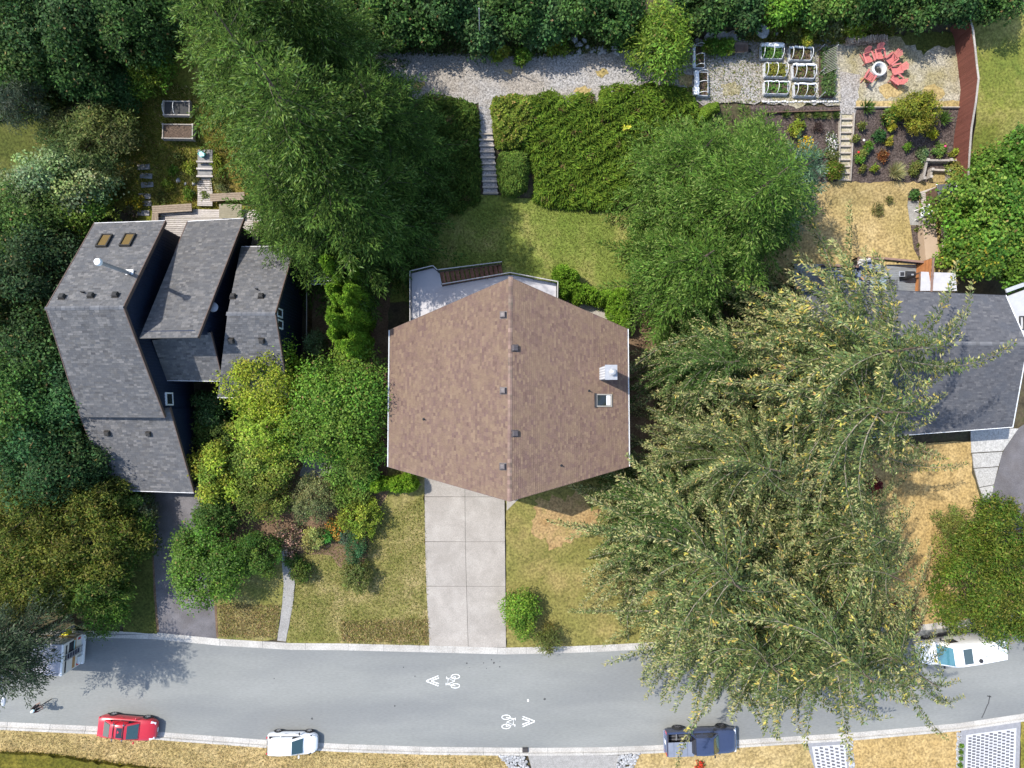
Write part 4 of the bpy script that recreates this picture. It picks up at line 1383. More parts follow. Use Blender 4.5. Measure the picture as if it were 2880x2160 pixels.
# ================================================================== right-hand house, terrace furniture
rh = thing("slate_roofed_house", "house under a long slate grey shingle roof behind the cedars", "house", tuple(P(2600, 1000, .9)))
r1 = (P(2275, 962, 8.2), P(2890, 968, 8.2), P(2829, 832, 6.2), P(2285, 808, 6.2))
r1 = (r1[0], r1[1], r1[2], r1[3])
r2 = (P(2275, 962, 8.2), P(2890, 968, 8.2), P(2848, 1200, 4.6), P(2380, 1235, 4.6))
roof_plane(rh, (r1[1], r1[0], r1[3], r1[2]), SH_SLATE, 31)
roof_plane(rh, r2, SH_SLATE, 32)
ridge_caps(rh, r2[0], r2[1], MATS["grey_cap"], ((r1[3] - r1[0]).normalized(), (r2[3] - r2[0]).normalized()), step=.3)
edge_board(rh, r1[3], r1[2], BLACK, "gutter", .12, .14)
edge_board(rh, r2[3], r2[2], WHITE, "gutter", .12, .14)
for a, b in ((r1[1], r1[2]), (r2[1], r2[2])): edge_board(rh, a, b, WHITE, w=.08, h=.3)
CREAM = mat("pale_stucco", [(.55, .54, .52), (.62, .61, .6)], 2, .9, .2, 30)
walls(rh, [sh(r1[3], .4, -.5), sh(r1[0], .4, 0), sh(r2[3], .4, .5), sh(r2[2], -.4, .5), sh(r2[1], -.4, 0), sh(r1[2], -.4, -.5)], .6, CREAM)
fr = [P(2832, 834, 5.4), P(2890, 812, 5.4), P(2960, 812, 5.4), P(2960, 990, 5.4), P(2886, 985, 5.4)]
MB().slab(fr, .25).build("flat_roof", mat("white_membrane", [(.36, .36, .36), (.44, .44, .44)], 2, .7), rh)
for k in range(len(fr) - 1):
    pass
walls(rh, [sh(fr[0], .1, -.1), sh(fr[4], .1, .1), sh(fr[3], -.1, .1), sh(fr[2], -.1, -.1)], .6, CREAM)
wp = P(2874, 908, 5.46)
wf = MB()
for (dx, dy, sx, sy) in ((0, .5, .36, .05), (0, -.5, .36, .05), (.16, 0, .05, .95), (-.16, 0, .05, .95)):
    wf.box((wp.x + dx, wp.y + dy, 5.47), (sx, sy, .12))
wf.build("roof_hatch_frame", BLACK, rh)
MB().bar(P(2829, 818, 5.6), P(2890, 796, 5.6), .3, .12).build("parapet_cap", GALV, rh)
MB().slab([P(2858, 960, 5.9), P(2900, 955, 5.9), P(2900, 1010, 5.9), P(2866, 1016, 5.9)], .2).build("porch_roof", MATS["white_membrane"], rh)

# ------------------------------------------------------------------ deck behind it
ZQ = 2.9
qd = thing("sun_deck", "weathered blue grey board deck behind the slate roofed house", "deck", tuple(P(2430, 800, ZQ)))
QPL = mat("blue_grey_board", [(.15, .165, .18), (.23, .245, .26)], 3, .8, .2, 30, objrand=.14, stretch=(.5, 4, 4))
ya, yb = P(2300, 745, ZQ).y, P(2300, 845, ZQ).y
xl, xr = P(2235, 800, ZQ).x, P(2580, 800, ZQ).x
y = ya
while y > yb:
    MB().box(((xl + xr) / 2, y, ZQ - .02), (xr - xl, .13, .04)).build("plank", QPL, qd)
    y -= .145
for k in range(5):
    for yq in (ya - .1, yb + .1):
        x = xl + .2 + (xr - xl - .4) * k / 4
        MB().box((x, yq, (ZQ - .04 + zt(yq)) / 2), (.12, .12, ZQ - .04 - zt(yq))).build("support_post", WOODD, qd)
RB = mat("reddish_rail_wood", [(.17, .105, .08), (.24, .15, .115)], 5, .8, objrand=.12)
pts = [P(2300, 752, ZQ), P(2395, 757, ZQ), P(2396, 732, ZQ), P(2470, 734, ZQ), P(2576, 744, ZQ)]
for i in range(len(pts) - 1):
    a, b = pts[i], pts[i + 1]
    MB().bar(a + Vector((0, 0, 1)), b + Vector((0, 0, 1)), .16, .05).build("top_rail", RB, qd)
    n = max(1, int((b - a).length / 1.5))
    for k in range(n + 1):
        q = a.lerp(b, k / n)
        MB().box((q.x, q.y, q.z + .5), (.09, .09, 1)).build("post", RB, qd)
    MB().bar(a + Vector((0, 0, .5)), b + Vector((0, 0, .5)), .02, .8).build("rail_glass", glass_mat("smoky_glass", (.03, .04, .045)), qd)
# cushioned furniture
BLU = mat("slate_blue_cushion", [(.13, .16, .23), (.17, .2, .28)], 4, .9, .2, 40)
WICK = mat("dark_wicker", [(.03, .035, .045), (.055, .06, .075)], 12, .8, .4, 60)
def sofa(label, c, n, rz, cat="sofa", grp="slate blue cushioned seats on the sun deck", back=True):
    c = P(*c, ZQ)
    t = thing("deck_sofa" if n > 1 else "deck_armchair", label, cat, (c.x, c.y, ZQ), grp)
    R = Matrix.Rotation(rz, 3, 'Z')
    W = n * .62
    def bx(x, y, z, s, name, m, bev=.03):
        q = Vector((c.x, c.y, ZQ)) + R @ Vector((x, y, z))
        MB().box(q, s, rz=rz).build(name, m, t, bevel=bev)
    bx(0, 0, .17, (W + .16, .74, .26), "frame", WICK, .02)
    for k in range(n):
        bx((k + .5 - n / 2) * .62, -.03, .38, (.6, .62, .16), "seat_cushion", BLU, .05)
        if back: bx((k + .5 - n / 2) * .62, .33, .62, (.58, .16, .46), "back_cushion", BLU, .05)
    for s in (-1, 1):
        bx(s * (W / 2 + .04), 0, .42, (.1, .74, .3), "armrest", WICK, .02)
    return t
sofa("three seat slate blue sofa against the deck rail beside the trees", (2345, 780), 3, 0)
sofa("slate blue armchair facing the glass table, nearer the rail", (2402, 772), 1, math.pi / 2, "armchair")
sofa("slate blue armchair facing the glass table, nearer the house roof", (2402, 800), 1, math.pi / 2, "armchair")
sofa("slate blue lounger folded against the rail below the white umbrella", (2425, 752), 2, .15, "lounger")
sofa("slate blue ottoman by the rail next to the grill side", (2459, 756), 1, 0, "ottoman", back=False)
sofa("dark cushioned seat in shade at the tree end of the deck", (2262, 832), 2, 0)
gt = thing("glass_table", "square glass topped dining table on the sun deck", "table", tuple(P(2455, 805, ZQ)))
p = P(2455, 805, ZQ)
MB().box((p.x, p.y, ZQ + .74), (1.3, .92, .02)).build("table_top", glass_mat("table_glass", (.22, .27, .28), .05), gt)
for sx in (-1, 1):
    MB().bar((p.x + sx * .64, p.y - .45, ZQ + .725), (p.x + sx * .64, p.y + .45, ZQ + .725), .05, .04).build("table_rim", BLACK, gt)
    MB().bar((p.x - .62, p.y + sx * .45, ZQ + .72), (p.x + .62, p.y + sx * .45, ZQ + .72), .04, .04).build("table_rim", BLACK, gt)
    for sy in (-1, 1):
        MB().box((p.x + sx * .58, p.y + sy * .39, ZQ + .36), (.05, .05, .7)).build("leg", BLACK, gt)
def mesh_chair(label, c, rz):
    c = P(*c, ZQ)
    t = thing("dining_chair", label, "chair", (c.x, c.y, ZQ), "dark slatted chairs around the glass table")
    R = Matrix.Rotation(rz, 3, 'Z')
    o = Vector((c.x, c.y, ZQ))
    for k in range(5):
        MB().bar(o + R @ Vector((-.2 + k * .1, -.22, .44)), o + R @ Vector((-.2 + k * .1, .22, .45)), .05, .02).build("seat_slat", BLACK, t)
        MB().bar(o + R @ Vector((-.2 + k * .1, .24, .46)), o + R @ Vector((-.2 + k * .1, .34, .92)), .04, .02).build("back_slat", BLACK, t)
    for s in (-1, 1):
        MB().bar(o + R @ Vector((s * .25, -.22, .62)), o + R @ Vector((s * .25, .26, .64)), .04, .03).build("armrest", BLACK, t)
        for yq in (-.22, .24):
            MB().bar(o + R @ Vector((s * .24, yq, 0)), o + R @ Vector((s * .24, yq, .62)), .03, .03).build("leg", BLACK, t)
mesh_chair("dark slatted chair at the grill end of the glass table, back rail up", (2494, 800), -math.pi / 2)
mesh_chair("dark slatted chair at the armchair end of the glass table", (2424, 812), math.pi / 2)
mesh_chair("dark slatted chair at the roof side of the glass table, half under the eave", (2458, 828), math.pi)
gp = P(2540, 778, ZQ)
gr = thing("barbecue_grill", "black gas grill with steel side shelf beside the wooden screen", "grill", (gp.x, gp.y, ZQ))
MB().box((gp.x, gp.y, ZQ + .45), (.72, .5, .8)).build("cabinet", BLACK, gr, bevel=.02)
MB().lathe([(.26, -.36), (.27, -.3), (.27, .3), (.26, .36)], (gp.x, gp.y, ZQ + .88), 14, axis='X').build("lid", BLACK, gr, smooth=True)
MB().box((gp.x + .05, gp.y - .05, ZQ + 1.15), (.2, .12, .015)).build("badge_plate", STEEL, gr)
MB().box((gp.x - .62, gp.y + .05, ZQ + .85), (.5, .42, .04)).build("side_shelf", STEEL, gr, bevel=.01)
MB().box((gp.x - .62, gp.y + .05, ZQ + .9), (.3, .28, .06)).build("side_burner", BLACK, gr)
ORW = mat("orange_cedar_wood", [(.33, .13, .045), (.42, .18, .07)], 4, .7, objrand=.14, stretch=(4, 1, 1))
a, b = P(2578, 741, ZQ), P(2572, 838, ZQ)
scn = thing("wooden_screen", "orange brown slatted privacy screen leaning at the end of the deck", "screen", (a.x, a.y, ZQ))
for k in range(9):
    q0, q1 = Vector((a.x, a.y, ZQ + .12 + k * .21)), Vector((b.x, b.y, ZQ + .12 + k * .21))
    MB().bar(q0 - Vector((.0, 0, 0)), q1, .03, .19).build("board", ORW, scn)
for s in (0, .5, 1):
    q = a.lerp(b, s)
    MB().box((q.x + .07, q.y, ZQ + 1.05), (.1, .1, 2.1)).build("post", RB, scn)
MB().bar(a + Vector((.02, 0, 2.07)), b + Vector((.02, 0, 2.07)), .15, .06).build("cap_rail", RB, scn)
# corrugated awning
ca = thing("corrugated_awning", "white corrugated roof over the passage beside the slate roofed house", "awning", tuple(P(2635, 790, 3)))
aw = [P(2589, 764, 4.6), P(2686, 768, 4.6), P(2690, 818, 4.9), P(2587, 818, 4.9)]
mb = MB()
N = 22
vs = []
for i in range(N * 2 + 1):
    t = i / (2 * N)
    zz = .05 * math.cos(math.pi * i)
    vs += [aw[0].lerp(aw[1], t) + Vector((0, 0, zz)), aw[3].lerp(aw[2], t) + Vector((0, 0, zz))]
mb.add(vs, [(2 * i, 2 * i + 2, 2 * i + 3, 2 * i + 1) for i in range(2 * N)])
mb.build("corrugated_sheet", mat("white_metal_sheet", [(.36, .36, .38), (.42, .42, .44)], 3, .5), ca)
for x, y in ((2592, 766), (2684, 770)):
    q = P(x, y, 4.5)
    MB().box((q.x, q.y, (4.5 + zt(q.y)) / 2), (.1, .1, 4.5 - zt(q.y))).build("post", WOODD, ca)
for s in (0, .5, 1):
    q0, q1 = aw[0].lerp(aw[1], s), aw[3].lerp(aw[2], s)
    MB().bar(q0 - Vector((0, 0, .1)), q1 - Vector((0, 0, .1)), .06, .1).build("rafter", WOODD, ca)
# closed umbrella
u0 = P(2396, 748, ZQ)
um = thing("closed_umbrella", "closed white patio umbrella tied up at the deck rail corner", "umbrella", (u0.x, u0.y, ZQ))
MB().tube([(u0.x, u0.y, ZQ), (u0.x, u0.y, ZQ + 2.6)], .025, 8).build("pole", STEEL, um, smooth=True)
mb = MB()
vs = []
for r, z in ((.03, 2.75), (.10, 2.5), (.17, 2.0), (.22, 1.5), (.24, 1.25)):
    vs.append([(u0.x + r * (1.2 if k % 2 else .65) * math.cos(k * math.pi / 8), u0.y + r * (1.2 if k % 2 else .65) * math.sin(k * math.pi / 8), ZQ + z) for k in range(16)])
flat = [p for ring in vs for p in ring]
mb.add(flat, [(r * 16 + k, r * 16 + (k + 1) % 16, r * 16 + 16 + (k + 1) % 16, r * 16 + 16 + k) for r in range(4) for k in range(16)])
mb.build("folded_canopy", mat("white_canvas", [(.66, .65, .64), (.74, .73, .72)], 6, .9), um)
MB().lathe([(.25, 0), (.25, .06), (.08, .1), (.001, .1)], (u0.x, u0.y, ZQ), 16).build("base", BLACK, um)

# driveway of the right-hand house
dv = thing("driveway", "fan of pale exposed concrete slabs beside the slate roofed house", None, tuple(G(2760, 1300, .1)), kind="structure")
PS = mat("pale_aggregate", [(.32, .31, .285), (.42, .405, .38)], 3, .9, .4, 20, grain=.28, gscale=10, objrand=.05)
yb_ = [(2728, 1205, 2862, 1205), (2730, 1273, 2818, 1268), (2733, 1275.5, 2817, 1270.5), (2737, 1316, 2806, 1311), (2738, 1318, 2805, 1313.5), (2752, 1370, 2793, 1362), (2753, 1372, 2792.5, 1364), (2768, 1412, 2784, 1412)]
for k in range(0, 8, 2):
    a, b = yb_[k], yb_[k + 1]
    sheet("slab", [(a[0], a[1]), (a[2], a[3]), (b[2], b[3]), (b[0], b[1])], PS, .03, parent=dv, kind=None, thick=.10)
sheet("driveway", [(2866, 1203), (2960, 1140), (2960, 1500), (2770, 1500), (2785, 1412), (2796, 1362), (2820, 1272)], DRIVE, LO + .014, .02, .5, 31)
# ================================================================== upper garden on the right
# brown board fence along the lot line
FNC = mat("red_brown_fence_stain", [(.125, .042, .03), (.165, .06, .042)], 3, .8, .2, 30, objrand=.12, stretch=(6, 6, .6))
FTOP = [(2722, 40), (2735, 75), (2742, 130), (2747, 180), (2752, 220), (2744, 290), (2732, 360), (2726, 440), (2722, 520)]
FH = 2.0
def at_above(px, py, h):
    z = 4.0
    for _ in range(14):
        p = P(px, py, z)
        z = .5 * z + .5 * (zt(p.y) + h)
    return Vector((p.x, p.y, zt(p.y)))
fp = [at_above(x, y, FH + .05) for x, y in FTOP]
fn = thing("board_fence", "long red brown board fence with pale cap rail between garden and neighbour's lawn", "fence", tuple(fp[4]))
for i in range(len(fp) - 1):
    a, b = fp[i], fp[i + 1]
    d = (b - a)
    n = max(1, round(d.length / .15))
    for k in range(n):
        p = a.lerp(b, (k + .5) / n)
        MB().box((p.x - .03, p.y, zt(p.y) + FH / 2), (.022, d.length / n - .008, FH - .05), rz=math.atan2(d.y, d.x) - math.pi / 2).build("board", FNC, fn)
    up = Vector((0, 0, FH))
    MB().bar(a + up + Vector((.03, 0, .02)), b + up + Vector((.03, 0, .02)), .14, .045).build("cap_rail", WOODG, fn)
    MB().bar(a + Vector((.02, 0, .4)), b + Vector((.02, 0, .4)), .04, .09).build("rail", FNC, fn)
    MB().box((a.x + .05, a.y, a.z + FH / 2), (.1, .1, FH)).build("post", FNC, fn)
# steps in the middle bank and in the mulch garden
TIMB = mat("step_timber", [(.30, .26, .21), (.43, .38, .32)], 4, .85, .2, 30, objrand=.12, grain=.2, gscale=12)
def bank_steps(label, left, right, ys, fill, edges=False, label2=None):
    t = thing("garden_steps", label, "steps", tuple(G((left[0] + right[0]) / 2, sum(ys) / len(ys), .1)))
    f = lambda l, y: float(np.interp(y, [ys[0], ys[-1]], l))
    n = len(ys) - 1
    for i in range(n):
        y0, y1 = ys[i], ys[i + 1]
        z = zt(G(1400, y0).y) + .12
        a, b = P(f(left, y1), y1, z), P(f(right, y1), y1, z)
        c, d = P(f(right, y0), y0, z), P(f(left, y0), y0, z)
        MB().slab([d, a, b, c], .3).build("tread", fill, t)
        MB().bar(a + Vector((-.05, .05, .0)), b + Vector((.05, .05, .0)), .12, .17).build("riser_timber", TIMB, t)
    if edges:
        for l in (left, right):
            pts = [G(f(l, y), y, .22) for y in np.linspace(ys[0], ys[-1], 5)]
            for a, b in zip(pts, pts[1:]):
                MB().bar(a, b, .09, .3).build("edge_board", TIMB, t)
    return t
GRAVS = mat("step_gravel", [(.17, .16, .15), (.30, .28, .265), (.38, .365, .35)], 7, .95, .8, 16, grain=.4, gscale=12)
MOSG = mat("mossy_step_fill", [(.24, .22, .13), (.36, .32, .22), (.42, .40, .33)], 3, .95, .6, 16, grain=.3, gscale=10)
bank_steps("gravel steps with timber risers cut through the juniper bank", (1346, 1360), (1384, 1400), list(np.linspace(362, 545, 12)), GRAVS)
bank_steps("steps with pale timber edges climbing through the mulch garden", (2362, 2357), (2401, 2390), list(np.linspace(318, 508, 11)), MOSG, True)
# timber upright borders
for px, lab in (([(2150, 318), (2362, 312)], "low weathered board holding the upper mulch bed, left of the steps"), ([(2404, 303), (2696, 303)], "low timber edge between straw strip and mulch bed"), ([(2120, 288), (2362, 288)], None)):
    if lab is None: continue
    mb = MB().bar(G(*px[0], .25), G(*px[1], .25), .06, .32)
    solo(mb, "retaining_board", WOODD if "weathered" in lab else TIMB, lab, "board")
rng = random.Random(77)
WST = mat("white_stone", [(.5, .49, .47), (.66, .65, .63)], 5, .85, objrand=.15)
for k in range(28):
    x = 2145 + k * 7.7
    p = G(x + rng.uniform(-1, 1), 286 + rng.uniform(-1.2, 1.2) - k * .02 + 1, .12)
    o = MB().box((0, 0, .05), (rng.uniform(.14, .2), rng.uniform(.1, .15), .12), rz=rng.uniform(-.3, .3)).build("edging_stone", WST, None, bevel=.025)
    o.location = p
    tag(o, "small white edging stone, number %d counting from the hemlocks towards the steps" % (k + 1), "stone", "white edging stones in a row above the mulch bed")

# galvanised raised beds
HOOP = mat("white_plastic_hoop", [(.74, .74, .73), (.8, .8, .79)], 5, .4)
FAB = mat("white_row_cover", [(.68, .70, .72), (.78, .79, .8)], 5, .9)
def hoop_bed(label, x0, y0, x1, y1, cols, roll=0, rollpx=0, full=.5, seed=1, axis='x', grp="galvanised raised beds with white hoops"):
    zb = zt(P((x0 + x1) / 2, (y0 + y1) / 2, 4.2).y) + .1
    h = .42
    a, b = P(x0, y1, zb + h), P(x1, y0, zb + h)
    w, d = b.x - a.x, b.y - a.y
    cx, cy = (a.x + b.x) / 2, (a.y + b.y) / 2
    t = thing("hoop_bed", label, "garden bed", (cx, cy, zb), grp)
    for (dx, dy, sx, sy) in ((0, d / 2, w, .05), (0, -d / 2, w, .05), (w / 2, 0, .05, d - .05), (-w / 2, 0, .05, d - .05)):
        mb = MB().box((cx + dx, cy + dy, zb + h / 2), (sx, sy, h))
        for k in range(4):
            mb.box((cx + dx * 1.012, cy + dy * 1.015, zb + .06 + k * .1), (sx + .015, sy + .015, .03))
        mb.build("side_panel", GALV, t)
    MB().box((cx, cy, zb + h * .4), (w - .06, d - .06, h * .75)).build("soil", SOIL, t)
    n = 3 if axis == 'x' else 3
    for k in range(n):
        u = -.46 + .92 * k / (n - 1)
        arc = [i * math.pi / 10 for i in range(11)]
        pts = [(cx + u * w, cy + math.cos(q) * d * .5, zb + h + math.sin(q) * .55) for q in arc] if axis == 'x' else [(cx + math.cos(q) * w * .5, cy + u * d, zb + h + math.sin(q) * .55) for q in arc]
        MB().tube(pts, .022, 6).build("hoop", HOOP, t, smooth=True)
    if roll:
        r = np.random.default_rng(seed)
        if axis == 'x':
            pts = [(cx - w * .53 + w * 1.06 * i / 8, cy + d * .47 + r.normal(0, .02), zb + h + .1 + r.normal(0, .03)) for i in range(9)]
        else:
            pts = [(cx - w * .62 + r.normal(0, .02), cy - d * .5 + d * i / 8, zb + h + .05 + r.normal(0, .03)) for i in range(9)]
        MB().tube(pts, [roll * r.uniform(.75, 1.25) for _ in range(9)], 8).build("row_cover_roll", FAB, t, smooth=True)
    if cols:
        r = np.random.default_rng(seed)
        m = int(420 * full)
        base = np.stack([cx + r.uniform(-.46, .46, m) * w, cy + r.uniform(-.44, .44, m) * d, zb + h * .75 + r.uniform(0, .25, m)], 1)
        nr = np.array([0, 0, 1.]) + r.normal(0, .5, (m, 3))
        dr = r.normal(0, 1, (m, 3)) * [1, 1, .4]
        v = leaf_arrays(base, dr, nr, r.uniform(.12, .26, m), r.uniform(.07, .15, m)) - np.array(ORG[t.name])
        o = link_mesh("crop", leaf_mesh("crop", v, jitter_cols(r, cols, m, .25), LEAF), t, "stuff")
    return t
LET = [(.06, .14, .03), (.1, .2, .04)]
YEL = [(.2, .2, .04), (.13, .15, .03)]
BRN = [(.12, .09, .04), (.08, .11, .03)]
hoop_bed("hooped bed of dense leafy greens, back row, white cover rolled along its top edge", 2142, 128, 2200, 164, LET, .17, full=1.0, seed=1)
hoop_bed("hooped bed with bare soil and thin white roll, back row beside the climbing plants", 2222, 134, 2281, 168, BRN, .08, full=.25, seed=2)
hoop_bed("hooped bed full of yellowing plants, middle row", 2152, 178, 2211, 214, YEL, 0, full=.9, seed=3)
hoop_bed("hooped bed with a few greens at one end, middle row beside the climbing plants", 2231, 183, 2290, 219, BRN, .09, full=.35, seed=4)
hoop_bed("hooped bed half bare with bright greens at the front corner, front row", 2151, 230, 2216, 263, LET, .05, full=.35, seed=5)
hoop_bed("hooped bed of reddish soil and mixed seedlings, front row beside the climbing plants", 2235, 237, 2291, 269, BRN, .07, full=.5, seed=6)
hoop_bed("long hooped bed by the bank, near the boulders, white roll on its outer side", 1955, 128, 1981, 190, BRN, .12, full=.2, seed=7, axis='y')
hoop_bed("long hooped bed by the juniper bank with a thick white roll on its outer side", 1962, 203, 1991, 268, BRN, .24, full=.2, seed=8, axis='y')
# climbing frame bed
zb = zt(P(2325, 200, 4.2).y) + .1
cv = thing("trellis_bed", "long planted bed under a slanting wire trellis beside the hooped beds", "garden bed", tuple(P(2326, 205, zb)))
a, b = P(2307, 272, zb + .2), P(2344, 140, zb + .2)
MB().box(((a.x + b.x) / 2, (a.y + b.y) / 2, zb + .12), (b.x - a.x, b.y - a.y, .24)).build("soil", SOIL, cv)
for k in range(14):
    y0 = b.y - .1 - k * .13
    MB().bar((a.x + .05, y0 - .35, zb + .55), (b.x - .05, y0, zb + 1.0), .025, .025).build("wire", mat("trellis_wire", [(.25, .24, .2), (.34, .32, .28)], 4, .6), cv)
for x in (a.x, b.x):
    for yq in (b.y, (a.y + b.y) / 2, a.y):
        MB().box((x, yq, zb + .5), (.05, .05, 1.0)).build("post", GALV, cv)
r = np.random.default_rng(5)
m = 1500
base = np.stack([r.uniform(a.x, b.x, m), r.uniform(a.y, b.y, m), zb + .25 + r.uniform(0, .45, m)], 1)
v = leaf_arrays(base, r.normal(0, 1, (m, 3)) * [1, 1, .5], np.array([0, 0, 1.]) + r.normal(0, .5, (m, 3)), r.uniform(.1, .22, m), r.uniform(.06, .13, m)) - np.array(ORG[cv.name])
link_mesh("crop", leaf_mesh("crop", v, jitter_cols(r, [(.06, .12, .03), (.1, .15, .05), (.07, .11, .05)], m, .25), LEAF), cv, "stuff")
# wheelbarrow
p = G(2077, 146, .12)
wb = thing("wheelbarrow", "brown rusty wheelbarrow standing on the gravel by the boulders", "wheelbarrow", tuple(p))
RUST = mat("rusty_tray", [(.13, .09, .07), (.2, .15, .12)], 5, .8)
mb = MB()
vs = []
for s, z in ((.62, .35), (1.0, .72), (1.05, .73), (.95, .71), (.58, .38)):
    vs += [(p.x + s * x * .5, p.y + s * y * .42, p.z + z) for x, y in ((-1, -1), (.9, -.8), (1, 0), (.9, .8), (-1, 1), (-1.05, 0))]
fs = [(r_ * 6 + k, r_ * 6 + (k + 1) % 6, r_ * 6 + 6 + (k + 1) % 6, r_ * 6 + 6 + k) for r_ in range(4) for k in range(6)] + [tuple(range(24, 30))]
mb.add(vs, fs).build("tray", RUST, wb, smooth=True)
for s in (-1, 1):
    MB().tube([(p.x + .75, p.y + s * .1, p.z + .22), (p.x - .2, p.y + s * .26, p.z + .34), (p.x - .95, p.y + s * .3, p.z + .6)], .02, 6).build("handle", TIMB, wb)
    MB().tube([(p.x - .35, p.y + s * .25, p.z), (p.x - .3, p.y + s * .24, p.z + .38)], .018, 6).build("leg", BLACK, wb)
MB().lathe([(.1, -.05), (.2, -.045), (.22, 0), (.2, .045), (.1, .05)], (p.x + .72, p.y, p.z + .21), 14, axis='Y').build("wheel", RUBBER, wb, smooth=True)
# fire pit
p = G(2462, 203, .12)
fpit = thing("fire_pit", "round whitish concrete fire pit in the ring of pink chairs", "fire pit", tuple(p))
MB().lathe([(.46, 0), (.52, .1), (.56, .5), (.57, .58), (.53, .63), (.44, .63), (.40, .56), (.36, .25), (.001, .22)], p, 28).build("bowl", mat("white_concrete", [(.5, .5, .49), (.64, .64, .63)], 2, .9, .2, 30, grain=.12), fpit, smooth=True)
MB().lathe([(.36, .26), (.2, .33), (.001, .36)], p, 12).build("ash", mat("grey_ash", [(.13, .12, .11), (.26, .25, .24)], 9, .95, .8, 16), fpit)
for k in range(5):
    q = Vector(p) + Vector((0, 0, .38))
    e = Vector((.24 * math.cos(k * 1.3), .24 * math.sin(k * 1.3), .03 * (k % 2)))
    MB().tube([q - e, q + e], .035, 6).build("charred_log", mat("charcoal", [(.02, .02, .02), (.06, .055, .05)], 9, .9), fpit)
# pink adirondack chairs
PINK = mat("faded_red_plastic", [(.42, .125, .115), (.52, .175, .16)], 3, .6, objrand=.06)
def adirondack(label):
    t = thing("adirondack_chair", label, "chair", (0, 0, 0), "pink red garden chairs around the fire pit")
    for k in range(6):
        y = -.38 + k * .1
        MB().bar((-.26, y, .36 - k * .025), (.26, y, .36 - k * .025), .085, .022).build("seat_slat", PINK, t)
    for k in range(5):
        x = -.22 + k * .11
        hgt = .86 - abs(k - 2) * .05
        MB().bar((x * .85, .16, .24), (x * 1.15, .16 + hgt * .55, .24 + hgt * .84), .098, .022, up=(0, -1, .6)).build("back_slat", PINK, t)
    for s in (-1, 1):
        MB().slab([(s * .28, -.46, .57), (s * .44, -.46, .57), (s * .40, .34, .55), (s * .30, .34, .55)] if s > 0 else [(-.44, -.46, .57), (-.28, -.46, .57), (-.30, .34, .55), (-.40, .34, .55)], .025).build("armrest", PINK, t)
        MB().bar((s * .32, -.38, 0), (s * .32, -.38, .55), .04, .1).build("leg", PINK, t)
        MB().bar((s * .29, -.42, .34), (s * .29, .52, .04), .03, .1).build("leg", PINK, t)
    MB().bar((-.34, .30, .52), (.34, .30, .52), .03, .06).build("back_brace", PINK, t)
    return t
ad = adirondack("pink red garden chair on the woodpile side of the fire pit, back to the logs")
pc = P(2462, 203, 4.3)
AD = [((2465, 158), None), ((2433, 168), "pink red garden chair with open arms, between woodpile chair and gravel path"), ((2500, 172), "pink red garden chair between fire pit and the woodpile's fence end"), ((2515, 202), "pink red chair on the fence side of the fire pit, nearer the woodpile"), ((2514, 231), "pink red chair on the fence side of the fire pit, nearer the round bush"), ((2437, 224), "pink red garden chair on its own on the step side of the fire pit")]
for k, (px, lab) in enumerate(AD):
    q = G(px[0], px[1], .12)
    rz = math.atan2(q.y - pc.y, q.x - pc.x) - math.pi / 2 + (.25, -.35, .0, .2, -.2, .3)[k]
    if k == 0:
        ad.location = q; ad.rotation_euler = (0, 0, rz)
    else:
        dup(ad, q, rz, lab)
# woodpile: every log is a thing
rng = random.Random(6)
LOGM = mat("split_log", [(.20, .15, .11), (.36, .30, .24), (.27, .19, .14)], 4, .9, .2, 20, objrand=.35)
logs = []
for v in range(3):
    mb = MB()
    a0_ = rng.uniform(0, 6)
    prof = [(math.cos(a0_ + q * 2 * math.pi / 5) * rng.uniform(.7, 1.1), math.sin(a0_ + q * 2 * math.pi / 5) * rng.uniform(.7, 1.1)) for q in range(5)]
    mb.add([(x * .075, y_, z * .075) for y_ in (-.22, .22) for x, z in prof], [tuple(range(5)), tuple(reversed(range(5, 10)))] + [(i, i + 5, (i + 1) % 5 + 5, (i + 1) % 5) for i in range(5)])
    o = mb.build("firewood_log", LOGM)
    logs.append(o)
first = set()
for row in range(5):
    for k in range(24):
        v = rng.randrange(3)
        o = logs[v] if v not in first else logs[v].copy()
        if v in first: COL.objects.link(o)
        first.add(v)
        q = G(2374 + k * 4.75, 122 - k * .22 - .0, .12)
        o.location = (q.x + rng.uniform(-.02, .02) + (row % 2) * .07, q.y + rng.uniform(-.07, .07), q.z + .07 + row * .13)
        o.rotation_euler = (rng.uniform(-.1, .1), rng.uniform(0, 6), rng.uniform(-.2, .2))
        tag(o, "split firewood log in the long woodpile behind the pink chairs", "log", "split logs in the woodpile")
# boulders along the foot of the wooded bank
ROCK = mat("grey_boulder", [(.2, .2, .2), (.36, .355, .35), (.28, .27, .25)], 2.5, .9, .5, 8, objrand=.22, grain=.2, gscale=8)
def rock(label, px, py, r, seed, grp=None, fz=.7):
    rng = np.random.default_rng(seed)
    bm = bmesh.new()
    bmesh.ops.create_icosphere(bm, subdivisions=2, radius=1)
    k = rng.normal(0, 1, (6, 3)); k /= np.linalg.norm(k, axis=1, keepdims=True)
    for v_ in bm.verts:
        c = np.array(v_.co)
        for q in k:
            dd = c @ q
            if dd > .62: c = c - q * (dd - .62) * .9
        v_.co = Vector(c * (1 + rng.normal(0, .04)) * [r * 1.15, r * .9, r * fz])
    me = bpy.data.meshes.new("boulder"); bm.to_mesh(me); bm.free()
    me.materials.append(ROCK)
    o = link_mesh("boulder", me)
    q = G(px, py, .05)
    o.location = q + Vector((0, 0, r * .25)); o.rotation_euler = (0, 0, rng.uniform(0, 6))
    return tag(o, label, "boulder", grp)
rock("pale pointed boulder, taller of the two above the long hooped bed", 2033, 106, .62, 1)
